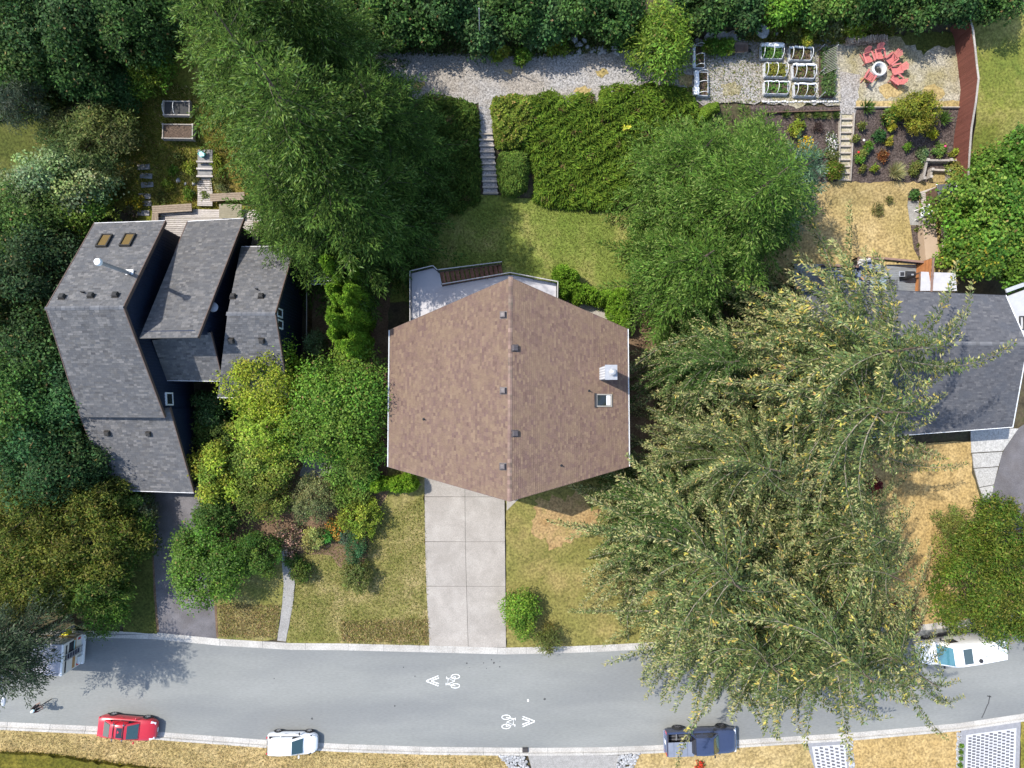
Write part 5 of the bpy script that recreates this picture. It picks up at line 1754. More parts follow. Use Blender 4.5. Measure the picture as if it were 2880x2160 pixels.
rock("pale sloping boulder beside the wheelbarrow, lower of the two", 2054, 112, .6, 2)
rock("flat pale slab of rock at the gravel edge above the long hooped bed", 1993, 110, .5, 3, fz=.35)
rock("mossy grey boulder in the undergrowth above the leafy hooped bed", 2142, 88, .6, 4)
rock("dark boulder in the shade of the wood above the gravel by the firs", 1112, 118, .6, 5)
rng = random.Random(31)
for k in range(16):
    rock("loose pale rock in the stony weeds above the hooped beds", rng.uniform(2180, 2345), rng.uniform(92, 122), rng.uniform(.16, .34), 50 + k, "loose rocks in the weeds above the hooped beds")
for k in range(14):
    rock("loose grey rock in the rubble at the gravel's wooded edge, near the bright sapling", rng.uniform(1600, 1740), rng.uniform(108, 150), rng.uniform(.16, .36), 80 + k, "loose rocks at the gravel edge near the bright sapling")
for k in range(6):
    rock("pale rock on the slope garden between walkway and terrace", rng.uniform(500, 560), rng.uniform(500, 560), rng.uniform(.12, .22), 110 + k, "pale rocks on the slope garden")

# timber frame garden, shed roof, walks near the maple
def wall_of_timber(label, pts, w, h, m=TIMB):
    t = thing("timber_planter", label, "planter", tuple(G(*pts[0], .1)))
    for a, b in zip(pts, pts[1:]):
        A, B = G(*a, .1), G(*b, .1)
        for k in range(2):
            MB().bar(A + Vector((0, 0, .1 + k * h / 2)), B + Vector((0, 0, .1 + k * h / 2)), w, h / 2 - .015).build("beam", m, t)
    for a in pts:
        A = G(*a, .1)
        MB().box((A.x, A.y, A.z + h / 2 + .06), (.22, .22, h + .12)).build("corner_post", WOODG, t)
    return t
wall_of_timber("outer weathered timber frame below the mulch bed, next to the brown fence", [(2586, 508), (2596, 457), (2660, 457), (2700, 455)], .16, .6, WOODG)
wall_of_timber("inner pale timber frame around the small straw lawn", [(2608, 502), (2612, 482), (2660, 484), (2661, 506)], .16, .45)
sheet("mulch_bed", [(2598, 460), (2700, 458), (2698, 484), (2606, 484)], MULCH, LO + .012)
sheet("straw_lawn", [(2613, 485), (2660, 486), (2662, 512), (2610, 512)], STRAW, LO + .014)
sh_ = thing("garden_shed", "small shed with black corrugated roof half under the maple", "shed", tuple(G(2668, 545, .1)))
SHR = mat("black_corrugated", [(.05, .052, .058), (.09, .092, .1)], 2, .5, spec=.5)
q4 = [P(2633, 520, 3.7), P(2706, 512, 3.7), P(2716, 552, 3.4), P(2640, 582, 3.4)]
mb = MB(); vs = []
N = 16
for i in range(N * 2 + 1):
    t_ = i / (2 * N)
    zz = .03 * math.cos(math.pi * i)
    vs += [q4[0].lerp(q4[1], t_) + Vector((0, 0, zz)), q4[3].lerp(q4[2], t_) + Vector((0, 0, zz))]
mb.add(vs, [(2 * i, 2 * i + 2, 2 * i + 3, 2 * i + 1) for i in range(2 * N)])
mb.build("roof_sheet", SHR, sh_)
for k in range(7):
    t_ = (k * .37) % 1
    MB().box(q4[0].lerp(q4[1], t_).lerp(q4[3].lerp(q4[2], t_), (k * .61) % 1) + Vector((0, 0, .06)), (.14, .05, .01), rz=k).build("leaf_scrap", WHITE, sh_)
walls(sh_, [sh(q4[0], .15, -.1), sh(q4[3], .15, .1), sh(q4[2], -.1, .1), sh(q4[1], -.1, -.1)], 1.3, WOODD)
wk = thing("board_walk", "pale plank walk running from the shed along the brown planter box", "walkway", tuple(G(2610, 560, .1)))
for k, (xa_, ya_, xb_, yb__) in enumerate(((2585, 532, 2600, 528), (2586, 545, 2604, 540))):
    pass
for k in range(9):
    y0 = 528 + k * 5.0
    a, b = G(2588 + k * .5, y0 + 14, .35), G(2632 + k * .6, y0, .35)
    MB().bar(a, b, .14, .05).build("plank", WOODG, wk)
wtab = [P(2589, 586, 2.3), P(2635, 562, 2.3), P(2639, 592, 2.3), P(2591, 612, 2.3)]
wt_ = thing("white_work_table", "bright white rectangular work table top beside the shed", "table", tuple(P(2612, 588, 1.5)))
MB().slab(wtab, .06).build("table_top", mat("white_board", [(.8, .8, .8)], 4, .4), wt_)
for q in wtab:
    MB().box((q.x * .98 + wtab[0].x * .02, q.y, (q.z + 1.5) / 2 - .02), (.07, .07, q.z - 1.5)).build("leg", WHITE, wt_)
pot = G(2624, 610, .12)
pt = thing("clay_pot", "round clay pot below the white work table", "pot", tuple(pot))
MB().lathe([(.16, 0), (.24, .34), (.27, .35), (.27, .42), (.22, .42), (.2, .36), (.001, .36)], pot, 16).build("vessel", mat("terracotta", [(.35, .2, .15), (.45, .28, .22)], 4, .8), pt, smooth=True)
pb_ = thing("planter_box", "long tan covered box beside the plank walk, pointed at the deck end", "box", tuple(G(2620, 690, .1)))
TAN = mat("tan_cover", [(.36, .27, .19), (.41, .31, .225)], 1, .8)
MB().slab([P(2595, 634, 2.2), P(2632, 620, 2.2), P(2640, 725, 2.2), P(2605, 739, 2.2)], .75).build("cover", TAN, pb_)
MB().slab([P(2593, 600, 2.15), P(2634, 592, 2.15), P(2632, 619, 2.15), P(2595, 632, 2.15)], .5).build("boarded_end", WOODG, pb_)
sheet("footpath", [(2553, 565), (2585, 565), (2590, 633), (2560, 633)], PATHM, LO + .02)
sheet("mulch_bed", [(2553, 564), (2585, 564), (2584, 530), (2566, 530), (2555, 543)], MULCH, LO + .016)
sheet("mulch_bed", [(2561, 634), (2594, 634), (2603, 738), (2590, 738), (2570, 700)], MULCH, LO + .016)
bw = thing("brick_edging", "row of pale bricks between tan box and reddish gravel under the maple", "edging", tuple(G(2648, 680, .1)))
for k in range(17):
    q = G(2646 + k * .55, 618 + k * 6.6, .1)
    MB().box((q.x, q.y, q.z + .12), (.12, .18, .3)).build("brick", mat("pale_brick", [(.45, .36, .29), (.55, .45, .37)], 3, .9, objrand=.15), bw)
sheet("gravel_path", [(2655, 615), (2690, 615), (2700, 745), (2664, 745)], mat("red_gravel", [(.12, .06, .045), (.3, .2, .16)], 8, .95, .8, 12, grain=.4, gscale=9), LO + .018)

# white pergola lattice beside the navy house
pg = thing("pergola", "thin white lattice pergola under the firs beside the navy house", "pergola", tuple(G(905, 770, .1)))
for k in range(7):
    y0 = 745 + k * 9
    MB().bar(P(872, y0, 2.9), P(940, y0, 2.9), .07, .09).build("slat", WHITE, pg)
for x in (884, 930):
    MB().bar(P(x, 742, 2.8), P(x, 802, 2.8), .06, .1).build("beam", WHITE, pg)
    for y0 in (744, 800):
        q = P(x, y0, 2.75)
        MB().box((q.x, q.y, (2.75 + zt(q.y)) / 2), (.08, .08, 2.75 - zt(q.y))).build("post", WHITE, pg)
# narrow fence at the navy house's side yard
f2 = thing("side_fence", "thin dark side yard fence with pale cap beside the navy house", "fence", tuple(G(862, 860, .1)))
pts = [at_above(862, y0, 1.75) for y0 in (742, 800, 860, 920, 962)]
for a, b in zip(pts, pts[1:]):
    MB().bar(a + Vector((0, 0, 1.7)), b + Vector((0, 0, 1.7)), .07, .05).build("cap_rail", WOODG, f2)
    n = int((b - a).length / .16)
    for k in range(n):
        q = a.lerp(b, (k + .5) / n)
        MB().box((q.x, q.y, q.z + .83), (.025, .15, 1.66)).build("board", WOODD, f2)
# dark bin beside the house
q = G(1070, 808, .1)
bn = thing("dark_bin", "dark square rubbish bin in the shaded side yard of the brown house", "bin", tuple(q))
MB().lathe([(.3, 0), (.38, .95)], q, 4).build("body", BLACK, bn)
MB().box((q.x, q.y, q.z + .98), (.6, .6, .06)).build("lid", BLACK, bn, bevel=.015)

# ================================================================== street lamp (its head throws the curved shadow on the road)
lb = P(205, 1762, .1)
lamp = thing("street_lamp", "tall grey street lamp with curved arm in the dark tree by the motorhome", "street lamp", tuple(lb))
ht = 8.4
MB().tube([(lb.x, lb.y, 0), (lb.x, lb.y, 4), (lb.x, lb.y, 7.4)], [.11, .09, .07], 10).build("pole", GALV, lamp, smooth=True)
arm = [(lb.x, lb.y, 7.3), (lb.x + .05, lb.y - .15, 7.9), (lb.x + .1, lb.y - .6, 8.3), (lb.x + .16, lb.y - 1.3, 8.45), (lb.x + .25, lb.y - 2.0, 8.4)]
MB().tube(arm, .045, 8).build("arm", GALV, lamp, smooth=True)
MB().ball((lb.x + .28, lb.y - 2.35, 8.38), .3, (.55, 1.25, .4), 12, 8).build("lamp_head", GALV, lamp, smooth=True)

# ================================================================== vehicles
CARGL = glass_mat("car_glass", (.035, .075, .08), .05)
DKGL = glass_mat("dark_car_glass", (.015, .014, .016), .08)
CHROME = mat("chrome", [(.6, .6, .62), (.7, .7, .72)], 4, .2, metal=.9)
RIM = mat("alloy_rim", [(.42, .42, .43), (.55, .55, .56)], 5, .35, metal=.6)
LAMPW = glass_mat("headlight_lens", (.62, .64, .66), .1)
LAMPR = glass_mat("tail_light_lens", (.5, .015, .02), .15)
PLATE = mat("number_plate", [(.7, .7, .72), (.75, .75, .76)], 6, .5)
def paint(name, c, rough=.32):
    return mat(name, [c, tuple(min(1, x * 1.05) for x in c)], 2, rough, spec=.5, coat=.8)
def loft(rings):
    mb = MB()
    n = len(rings[0])
    vs = [p for r_ in rings for p in r_]
    fs = [(i * n + k, i * n + (k + 1) % n, (i + 1) * n + (k + 1) % n, (i + 1) * n + k) for i in range(len(rings) - 1) for k in range(n)]
    fs += [tuple(reversed(range(n))), tuple(range((len(rings) - 1) * n, len(rings) * n))]
    return mb.add(vs, fs)
def body_ring(x, w, zb, zt_, crown, tuck=.06):
    h = zt_ - zb
    half = [(w * .86, zb), (w * .97, zb + h * .12), (w, zb + h * .38), (w * .985, zb + h * .66), (w * .94, zb + h * .9), (w * .82, zt_ - .0), (w * .5, zt_ + crown * .7), (0, zt_ + crown)]
    pts = [(x, y, z) for y, z in half] + [(x, -y, z) for y, z in reversed(half[:-1])]
    return pts
def wheel(parent, x, y, r, w=.2, rim=None):
    s = 1 if y > 0 else -1
    t = MB().lathe([(r * .62, -w / 2), (r * .9, -w / 2), (r, -w * .3), (r, w * .3), (r * .9, w / 2), (r * .62, w / 2)], (x, y - s * .02, r), 22, axis='Y').build("wheel", RUBBER, parent, smooth=True)
    MB().lathe([(.001, .012), (r * .18, .012), (r * .2, 0), (r * .3, -.02), (r * .62, .0), (r * .66, .012), (r * .62, -.05), (.001, -.05)] if s > 0 else [(.001, -.012), (r * .18, -.012), (r * .2, 0), (r * .3, .02), (r * .62, .0), (r * .66, -.012), (r * .62, .05), (.001, .05)], (x, y - s * .02 + s * w / 2, r), 20, axis='Y').build("rim", rim or RIM, t, smooth=True)
    for k in range(5):
        a = k * 2 * math.pi / 5
        MB().bar((x + .05 * math.cos(a), y + s * (w / 2 - .012), r + .05 * math.sin(a)), (x + r * .6 * math.cos(a), y + s * (w / 2 - .012), r + r * .6 * math.sin(a)), .05, .03, up=(0, 1, 0)).build("spoke", rim or RIM, t)
def cabin(parent, pm, secs, glass=CARGL, side=DKGL):
    """secs: (x, half width at base, base z, half width at roof, roof z); four stations from tail to windscreen foot"""
    (x0, b0, z0, _, _), (x1, b1, z1, r1_, q1), (x2, b2, z2, r2_, q2), (x3, b3, z3, _, _) = secs
    def ring(x, b, zb, r_, q):
        return [(x, b, zb), (x, b * .97, zb + (q - zb) * .35), (x, r_ * 1.03, q - .06), (x, r_ * .85, q), (x, r_ * .4, q + .025), (x, 0, q + .03), (x, -r_ * .4, q + .025), (x, -r_ * .85, q), (x, -r_ * 1.03, q - .06), (x, -b * .97, zb + (q - zb) * .35), (x, -b, zb)]
    R_ = [ring(x0, b0, z0, b0 * .93, z0 + .05), ring(x1, b1, z1, r1_, q1), ring((x1 + x2) / 2, (b1 + b2) / 2, (z1 + z2) / 2, (r1_ + r2_) / 2 + .01, max(q1, q2) + .015), ring(x2, b2, z2, r2_, q2), ring(x3, b3, z3, b3 * .93, z3 + .05)]
    sh_ = loft(R_).build("cabin", pm, parent, smooth=True)
    def quad(pts, name, m, off):
        n = (Vector(pts[1]) - Vector(pts[0])).cross(Vector(pts[3]) - Vector(pts[0])).normalized()
        if n.z < 0: n = -n
        MB().add([Vector(p) + n * off for p in pts], [(0, 1, 2, 3)]).build(name, m, sh_)
    lerp = lambda a, b, t: tuple(a[i] + (b[i] - a[i]) * t for i in range(3))
    # windscreen, rear window
    for (xa, ra, qa, xb, bb, zb_, nm) in ((x2, r2_, q2, x3, b3, z3 + .05, "windscreen"), (x1, r1_, q1, x0, b0, z0 + .05, "rear_window")):
        A, B = (xa, ra * .88, qa + .012), (xa, -ra * .88, qa + .012)
        C, D = (xb, -bb * .86, zb_ + .012), (xb, bb * .86, zb_ + .012)
        quad([lerp(A, D, .06), lerp(B, C, .06), lerp(B, C, .93), lerp(A, D, .93)], nm, glass if nm == "windscreen" else side, .022)
    for s in (1, -1):
        zt1, zt2 = q1 - .09, q2 - .09
        f = lambda x, t: (x, s * ((b1 if x < (x1 + x2) / 2 else b2) * (1 - t) + (r1_ if x < (x1 + x2) / 2 else r2_) * 1.03 * t + .012), (z1 + .06) * (1 - t) + (zt1 if x < (x1 + x2) / 2 else zt2) * t)
        xm = (x1 + x2) / 2 - .05
        xr0 = x1 + (x0 - x1) * .32
        fr0 = x2 + (x3 - x2) * .72
        for (pa, pb_, pc_, pd_) in (((xr0, s * (b1 + .012), z1 + .10), f(xm - .04, .06), f(xm - .04, .96), f(x1 + .06, .93)), (f(xm + .06, .06), (fr0, s * (b2 * .99 + .012), z2 + .10), f(x2 - .06, .95), f(xm + .06, .96))):
            MB().add([pa, pb_, pc_, pd_], [(0, 1, 2, 3) if s < 0 else (3, 2, 1, 0)]).build("side_window", side, sh_)
    return sh_
def car(name, label, cat, L, W, body, secs, pm, wb_x, wr, extras=None, grille=BLACK):
    t = thing(name, label, cat, (0, 0, 0))
    loft([body_ring(x * L, w * W / 2, zb, zt__, cr) for x, w, zb, zt__, cr in body]).build("body", pm, t, smooth=True)
    for x in wb_x:
        for s in (1, -1):
            MB().lathe([(wr * 1.14, -.05), (wr * 1.14, .0), (.01, .0)] if s > 0 else [(.01, 0), (wr * 1.14, 0), (wr * 1.14, .05)], (x, s * (W / 2 + .003), wr * 1.02), 20, axis='Y').build("wheel_arch", BLACK, t)
            wheel(t, x, s * (W / 2 - .07), wr)
    MB().box((0, 0, .24), (L * .82, W * .96, .14)).build("underbody", BLACK, t)
    cabin(t, pm, secs)
    return t
def mirror(t, x, y, z, pm):
    s = 1 if y > 0 else -1
    MB().box((x, y + s * .09, z), (.11, .2, .13)).build("mirror", pm, t, bevel=.03)
def place(t, px, rz, off=0.0):
    q = P(px[0], px[1], off)
    t.location = q
    t.rotation_euler = (0, 0, rz)

RED = paint("red_car_paint", (.42, .012, .022))
LR, WR = 4.55, 1.74
rc = car("red_sedan", "red sedan with open sunroof and silver roof bars parked by the tan verge", "car", LR, WR,
    [(-.5, .62, .42, .70, .02), (-.485, .84, .3, .86, .03), (-.42, .97, .22, .93, .03), (-.2, 1, .2, .94, .03), (.1, 1, .2, .93, .03), (.24, .99, .2, .90, .04), (.36, .96, .2, .82, .05), (.45, .86, .24, .72, .04), (.49, .7, .32, .62, .02), (.5, .55, .4, .56, .01)],
    [(-1.72, .66, .92, 0, 0), (-1.02, .72, .94, .56, 1.37), (.22, .74, .93, .58, 1.40), (1.05, .70, .90, 0, 0)], RED, (-1.33, 1.32), .31)
MB().box((-.28, -.05, 1.432), (.46, .78, .02)).build("sunroof", DKGL, rc, bevel=.008)
for x in (-.75, .02):
    MB().tube([(x, -.8, 1.44), (x, -.6, 1.47), (x, .6, 1.47), (x, .8, 1.44)], .03, 6).build("roof_bar", BLACK, rc)
    for s in (-1, 1):
        MB().box((x, s * .58, 1.44), (.12, .06, .1)).build("bar_foot", CHROME, rc)
for s in (-1, 1):
    mirror(rc, .72, s * .84, 1.0, RED)
    MB().box((1.98, s * .60, .69), (.40, .20, .10), rz=-s * .35, ry=.3).build("headlight", LAMPW, rc, bevel=.03)
    MB().box((-2.2, s * .62, .76), (.1, .3, .14)).build("tail_light", LAMPR, rc, bevel=.02)
    for x in (-.45, .45):
        MB().box((x, s * .875, .82), (.16, .03, .03)).build("handle", RED, rc)
MB().box((2.24, 0, .52), (.06, .9, .14)).build("grille", BLACK, rc)
MB().box((2.28, .0, .46), (.02, .34, .12)).build("number_plate", PLATE, rc)
place(rc, (371, 2037), -.105)

WHP = paint("white_car_paint", (.78, .79, .80), .25)
LW, WW = 3.95, 1.66
wc = car("white_hatchback", "small white hatchback parked with its wheels against the verge kerb", "car", LW, WW,
    [(-.5, .72, .36, .80, .02), (-.485, .9, .26, .95, .03), (-.4, .99, .2, 1.0, .03), (-.1, 1, .2, .98, .03), (.15, 1, .2, .95, .03), (.3, .98, .2, .90, .05), (.42, .9, .22, .78, .05), (.48, .74, .3, .66, .03), (.5, .58, .38, .58, .01)],
    [(-1.93, .70, .92, 0, 0), (-1.68, .72, .98, .60, 1.46), (.10, .73, .97, .58, 1.50), (.98, .68, .92, 0, 0)], WHP, (-1.22, 1.22), .30)
for s in (-1, 1):
    mirror(wc, .62, s * .80, 1.02, BLACK if s > 0 else WHP)
    MB().box((1.66, s * .58, .74), (.34, .2, .12), rz=-s * .45, ry=.35).build("headlight", LAMPW, wc, bevel=.03)
    MB().lathe([(.001, .012), (.06, .01), (.07, 0)], (1.5, s * .70, .86), 12).build("fog_light", BLACK, wc)
    MB().box((-1.9, s * .62, .96), (.1, .12, .3)).build("tail_light", LAMPR, wc, bevel=.02)
    for x in (-.5, .35):
        MB().box((x, s * .835, .86), (.15, .03, .03)).build("handle", CHROME, wc)
MB().box((1.93, 0, .5), (.06, 1.05, .2)).build("grille", BLACK, wc, bevel=.02)
MB().box((1.97, 0, .48), (.02, .34, .11)).build("number_plate", PLATE, wc)
MB().box((-1.3, -.2, 1.5), (.06, .05, .03)).build("roof_aerial", BLACK, wc)
place(wc, (829, 2079), -.02)

NVY = paint("dark_blue_truck_paint", (.028, .04, .085), .35)
LP, WP = 5.75, 1.98
pk = thing("pickup_truck", "dark blue pickup with a folded grey bed cover parked under the cedar arms", "pickup", (0, 0, 0))
loft([body_ring(x * LP, w * WP / 2, zb, z2, cr) for x, w, zb, z2, cr in [(.12, .98, .4, 1.12, .03), (.22, 1, .38, 1.15, .04), (.38, 1, .38, 1.13, .05), (.46, .95, .42, 1.06, .04), (.49, .86, .46, .98, .02), (.5, .8, .5, .86, .01)]]).build("bonnet", NVY, pk, smooth=True)
loft([body_ring(x * LP, w * WP / 2, .38, 1.12, .02) for x, w in ((-.12, .99), (.0, 1), (.125, 1))]).build("body", NVY, pk, smooth=True)
for s in (-1, 1):
    MB().box((-1.76, s * (WP / 2 - .1), .84), (2.2, .17, .72)).build("bed_side", NVY, pk, bevel=.03)
MB().box((-2.82, 0, .84), (.1, WP - .1, .7)).build("tailgate", NVY, pk, bevel=.02)
MB().box((-1.76, 0, .56), (2.1, WP - .36, .06)).build("bed_floor", BLACK, pk)
for k in range(6):
    MB().box((-1.76, -.65 + k * .26, .60), (2.05, .06, .02)).build("floor_rib", mat("bed_liner_grey", [(.12, .12, .13)], 4, .6), pk)
TON = mat("grey_blue_cover", [(.15, .17, .215), (.19, .21, .26)], 2, .6)
for k, (xa_, xb_) in enumerate(((-2.78, -2.33), (-2.31, -1.22), (-1.20, -.70))):
    MB().box(((xa_ + xb_) / 2, -.38, 1.25), (xb_ - xa_, 1.16, .06)).build("cover_panel", TON, pk, bevel=.01)
MB().box((-2.78, .1, 1.0), (.1, 1.6, .5)).build("cargo_roll", mat("dark_tarp", [(.03, .03, .04), (.07, .065, .08)], 6, .9, .6, 12), pk, bevel=.03)
MB().box((-1.0, .45, .78), (.3, .5, .36)).build("toolbox", BLACK, pk, bevel=.02)
MB().tube([(-2.1, .35, 1.16), (-2.0, .5, .9), (-1.95, .6, .7)], .05, 6).build("strap_bar", STEEL, pk)
cabin(pk, NVY, [(-.88, .80, 1.12, 0, 0), (-.62, .82, 1.13, .68, 1.80), (.72, .82, 1.13, .68, 1.84), (1.38, .80, 1.13, 0, 0)], glass_mat("green_windscreen", (.03, .07, .035), .06))
for x in (-1.78, 1.82):
    for s in (1, -1):
        MB().lathe([(.47, -.05), (.47, .0), (.01, .0)] if s > 0 else [(.01, 0), (.47, 0), (.47, .05)], (x, s * (WP / 2 + .003), .43), 20, axis='Y').build("wheel_arch", BLACK, pk)
        wheel(pk, x, s * (WP / 2 - .06), .39, .26, mat("dark_rim", [(.1, .1, .11), (.16, .16, .17)], 4, .5, metal=.4))
MB().box((0, 0, .42), (5.0, 1.8, .2)).build("underbody", BLACK, pk)
for s in (-1, 1):
    mirror(pk, 1.02, s * .98, 1.25, BLACK)
    MB().box((-2.84, s * .86, .95), (.09, .2, .4)).build("tail_light", LAMPR, pk, bevel=.02)
    MB().box((2.78, s * .72, .9), (.14, .34, .16)).build("headlight", LAMPW, pk, bevel=.02)
MB().box((2.92, 0, .6), (.12, 1.8, .22)).build("front_bumper", CHROME, pk, bevel=.03)
MB().box((-2.92, 0, .52), (.14, 1.8, .18)).build("rear_bumper", CHROME, pk, bevel=.03)
MB().box((-2.88, 0, .72), (.02, .34, .15)).build("number_plate", PLATE, pk)
place(pk, (1962, 2071), .02)

# white camper van
VN = paint("white_van_paint", (.76, .77, .78), .3)
LV, WV = 6.4, 2.0
vn = thing("white_camper_van", "white camper van with roof hatch and roof lettering parked beside the olive cedar", "van", (0, 0, 0))
loft([body_ring(x * LV, w * WV / 2, zb, z2, cr) for x, w, zb, z2, cr in [(-.5, .9, .45, 2.3, .06), (-.48, .98, .36, 2.5, .08), (-.1, 1, .34, 2.62, .08), (.1, 1, .34, 2.6, .08), (.19, .99, .34, 2.42, .07), (.27, .98, .34, 1.75, .06), (.31, .98, .34, 1.35, .06), (.4, .95, .34, 1.22, .08), (.47, .84, .4, 1.0, .06), (.5, .68, .46, .8, .02)]]).build("body", VN, vn, smooth=True)
def vq(pts, nm, m):
    MB().add(pts, [(0, 1, 2, 3)]).build(nm, m, vn)
vq([(1.25, .72, 2.50), (1.25, -.72, 2.50), (1.98, -.80, 1.47), (1.98, .80, 1.47)], "windscreen", glass_mat("blue_windscreen", (.05, .16, .2), .04))
for s in (1, -1):
    MB().add([(.45, s * 1.006, 1.35), (1.5, s * 1.0, 1.35), (1.22, s * .97, 2.05), (.45, s * .985, 2.1)], [(0, 1, 2, 3) if s < 0 else (3, 2, 1, 0)]).build("side_window", DKGL, vn)
    MB().box((-.3, s * .99, .42), (5.2, .06, .22)).build("sill_cladding", BLACK, vn)
    MB().bar((-2.6, s * 1.08, .34), (1.2, s * 1.08, .34), .16, .05).build("side_step", BLACK, vn)
    mirror(vn, 1.55, s * 1.05, 1.5, BLACK)
    MB().box((2.72, s * .68, 1.0), (.3, .3, .2), rz=-s * .4).build("headlight", LAMPW, vn, bevel=.04)
    MB().box((-3.16, s * .86, 1.2), (.1, .14, .7)).build("tail_light", LAMPR, vn, bevel=.02)
    for x in (-1.75, 2.05):
        MB().lathe([(.42, -.05), (.42, .0), (.01, .0)] if s > 0 else [(.01, 0), (.42, 0), (.42, .05)], (x, s * (WV / 2 + .003), .38), 20, axis='Y').build("wheel_arch", BLACK, vn)
        wheel(vn, x, s * (WV / 2 - .06), .35, .24)
for k in range(4):
    MB().box((3.08 - k * .02, 0, .62 + k * .1), (.1, 1.1 - k * .06, .05)).build("grille_bar", CHROME if k % 2 else BLACK, vn)
MB().box((2.55, -.12, 1.21), (.08, .42, .03)).build("bonnet_badge", BLACK, vn)
rb = MB()
for (dx, dy, sx, sy) in ((0, .64, .86, .06), (0, -.64, .86, .06), (.4, 0, .06, 1.22), (-.4, 0, .06, 1.22)):
    rb.box((.25 + dx, dy, 2.71), (sx, sy, .08))
rb.build("hatch_frame", VN, vn)
MB().box((.25, 0, 2.71), (.76, 1.2, .05)).build("roof_hatch", glass_mat("smoked_hatch", (.06, .09, .095), .12), vn)
MB().lathe([(.17, 0), (.16, .08), (.08, .1), (.001, .1)], (-.75, .5, 2.68), 14).build("roof_fan", BLACK, vn)
for (x, y) in ((-1.3, .2), (-1.3, -.15)):
    MB().box((x, y, 2.71), (.3, .025, .03)).build("roof_clip", BLACK, vn)
MB().bar((-2.3, -.5, 2.72), (-2.3, -.15, 2.72), .03, .03).build("antenna_bracket", BLACK, vn)
MB().bar((-2.6, -.5, 2.72), (-2.3, -.5, 2.72), .03, .03).build("antenna_bracket", BLACK, vn)
# faint letters across the front of the roof
fc = bpy.data.curves.new("letters", 'FONT')
fc.body = "GENW"
fc.size = .26
fc.align_x = 'CENTER'
fc.align_y = 'CENTER'
fc.extrude = .004
fo = bpy.data.objects.new("roof_lettering", fc)
COL.objects.link(fo)
fo.location = (1.02, -.05, 2.735)
fo.rotation_euler = (0, math.radians(8), math.pi / 2)
dg0 = bpy.context.evaluated_depsgraph_get()
lm = bpy.data.meshes.new_from_object(fo.evaluated_get(dg0))
bpy.data.objects.remove(fo)
lm.materials.append(mat("grey_lettering", [(.22, .23, .24), (.28, .29, .3)], 4, .5))
lo_ = link_mesh("roof_lettering", lm, vn)
lo_.location = (.92, -.12, 2.735); lo_.rotation_euler = (0, math.radians(5), math.pi / 2)
place(vn, (2668, 1812), math.pi + .13)

# motorhome at the left edge
mh = thing("motorhome", "cream motorhome with tan stripes on its back parked under the dark pine", "motorhome", (0, 0, 0))
CRM = mat("cream_panel", [(.62, .58, .50), (.68, .64, .56)], 3, .5)
ROOFW = mat("chalky_white_roof", [(.33, .32, .345), (.38, .37, .40)], 1, .8, grain=.05, gscale=9)
LM, WM, HM = 7.2, 2.42, 3.0
MB().box((0, 0, 1.72), (LM, WM, 2.5)).build("body", CRM, mh, bevel=.06)
MB().box((0, 0, 2.99), (LM - .1, WM - .08, .06)).build("roof", ROOFW, mh, bevel=.02)
MB().box((LM / 2 - .05, 0, 3.0), (.16, WM - .04, .09)).build("roof_trim", WHITE, mh, bevel=.02)
xr_ = LM / 2
for y0, w_ in ((.72, .42), (-.62, .5)):
    MB().box((xr_ + .004, y0, 1.55 - .0), (.02, w_ if False else .95, .34)).build("stripe", mat("tan_stripe", [(.36, .19, .07), (.42, .24, .09)], 3, .5), mh)
MB().box((xr_ + .012, .62, 1.98), (.03, .9, .62)).build("rear_window", DKGL, mh, bevel=.02)
MB().box((xr_ + .02, .62, 1.62), (.03, .9, .16)).build("window_shade", mat("pale_teal", [(.3, .48, .48)], 4, .5), mh)
MB().box((xr_ + .008, -.05, 2.62), (.03, WM * .86, .16)).build("vent_strip", BLACK, mh)
MB().box((xr_ + .08, .12, 1.75), (.07, .34, 1.5)).build("ladder_panel", mat("dark_panel", [(.03, .03, .05)], 4, .5), mh)
for s in (.05, .62):
    MB().bar((xr_ + .12, .12 + (s - .33) * .8, .6), (xr_ + .12, .12 + (s - .33) * .8, 2.9), .05, .05).build("ladder_rail", STEEL, mh)
for k in range(7):
    MB().bar((xr_ + .12, -.1, .75 + k * .32), (xr_ + .12, .34, .75 + k * .32), .04, .04, up=(1, 0, 0)).build("ladder_rung", STEEL, mh)
MB().box((xr_ + .1, 0, .52), (.25, WM - .1, .24)).build("rear_bumper", WHITE, mh, bevel=.03)
MB().box((xr_ + .1, -.7, .85), (.16, .55, .5)).build("storage_box", WHITE, mh, bevel=.03)
for s in (-1, 1):
    MB().box((xr_ + .02, s * 1.0, 1.0), (.05, .16, .3)).build("tail_light", LAMPR, mh)
    for x in (1.4, -2.4): wheel(mh, x, s * (WM / 2 - .1), .38, .26)
    MB().box((0, s * (WM / 2 + .005), 1.45), (LM - .3, .02, .3)).build("stripe", MATS["tan_stripe"], mh)
MB().box((1.6, -.15, 3.05), (.62, .62, .1)).build("roof_hatch", BLACK, mh, bevel=.02)
MB().lathe([(.13, 0), (.12, .1), (.001, .11)], (2.9, .75, 3.02), 10).build("roof_vent", BLACK, mh)
MB().bar((-3.4, .95, 3.1), (2.1, 1.0, 3.1), .09, .09).build("awning_tube", BLACK, mh)
MB().box((-3.2, 0, 2.2), (1.2, WM - .1, 1.6)).build("cab_over", CRM, mh, bevel=.1)
MB().box((0, 0, .5), (6.6, 2.1, .3)).build("chassis", BLACK, mh)
place(mh, (112, 1812), -.06)
yt = P(182, 1782, 1.1)
yb2 = thing("yellow_bag", "crumpled bright yellow bag on a post beside the motorhome's rear corner", "bag", (yt.x, yt.y, .1))
YLW = mat("yellow_plastic", [(.62, .56, .02), (.72, .66, .05)], 4, .5, .5, 8)
mb = MB()
rng = random.Random(3)
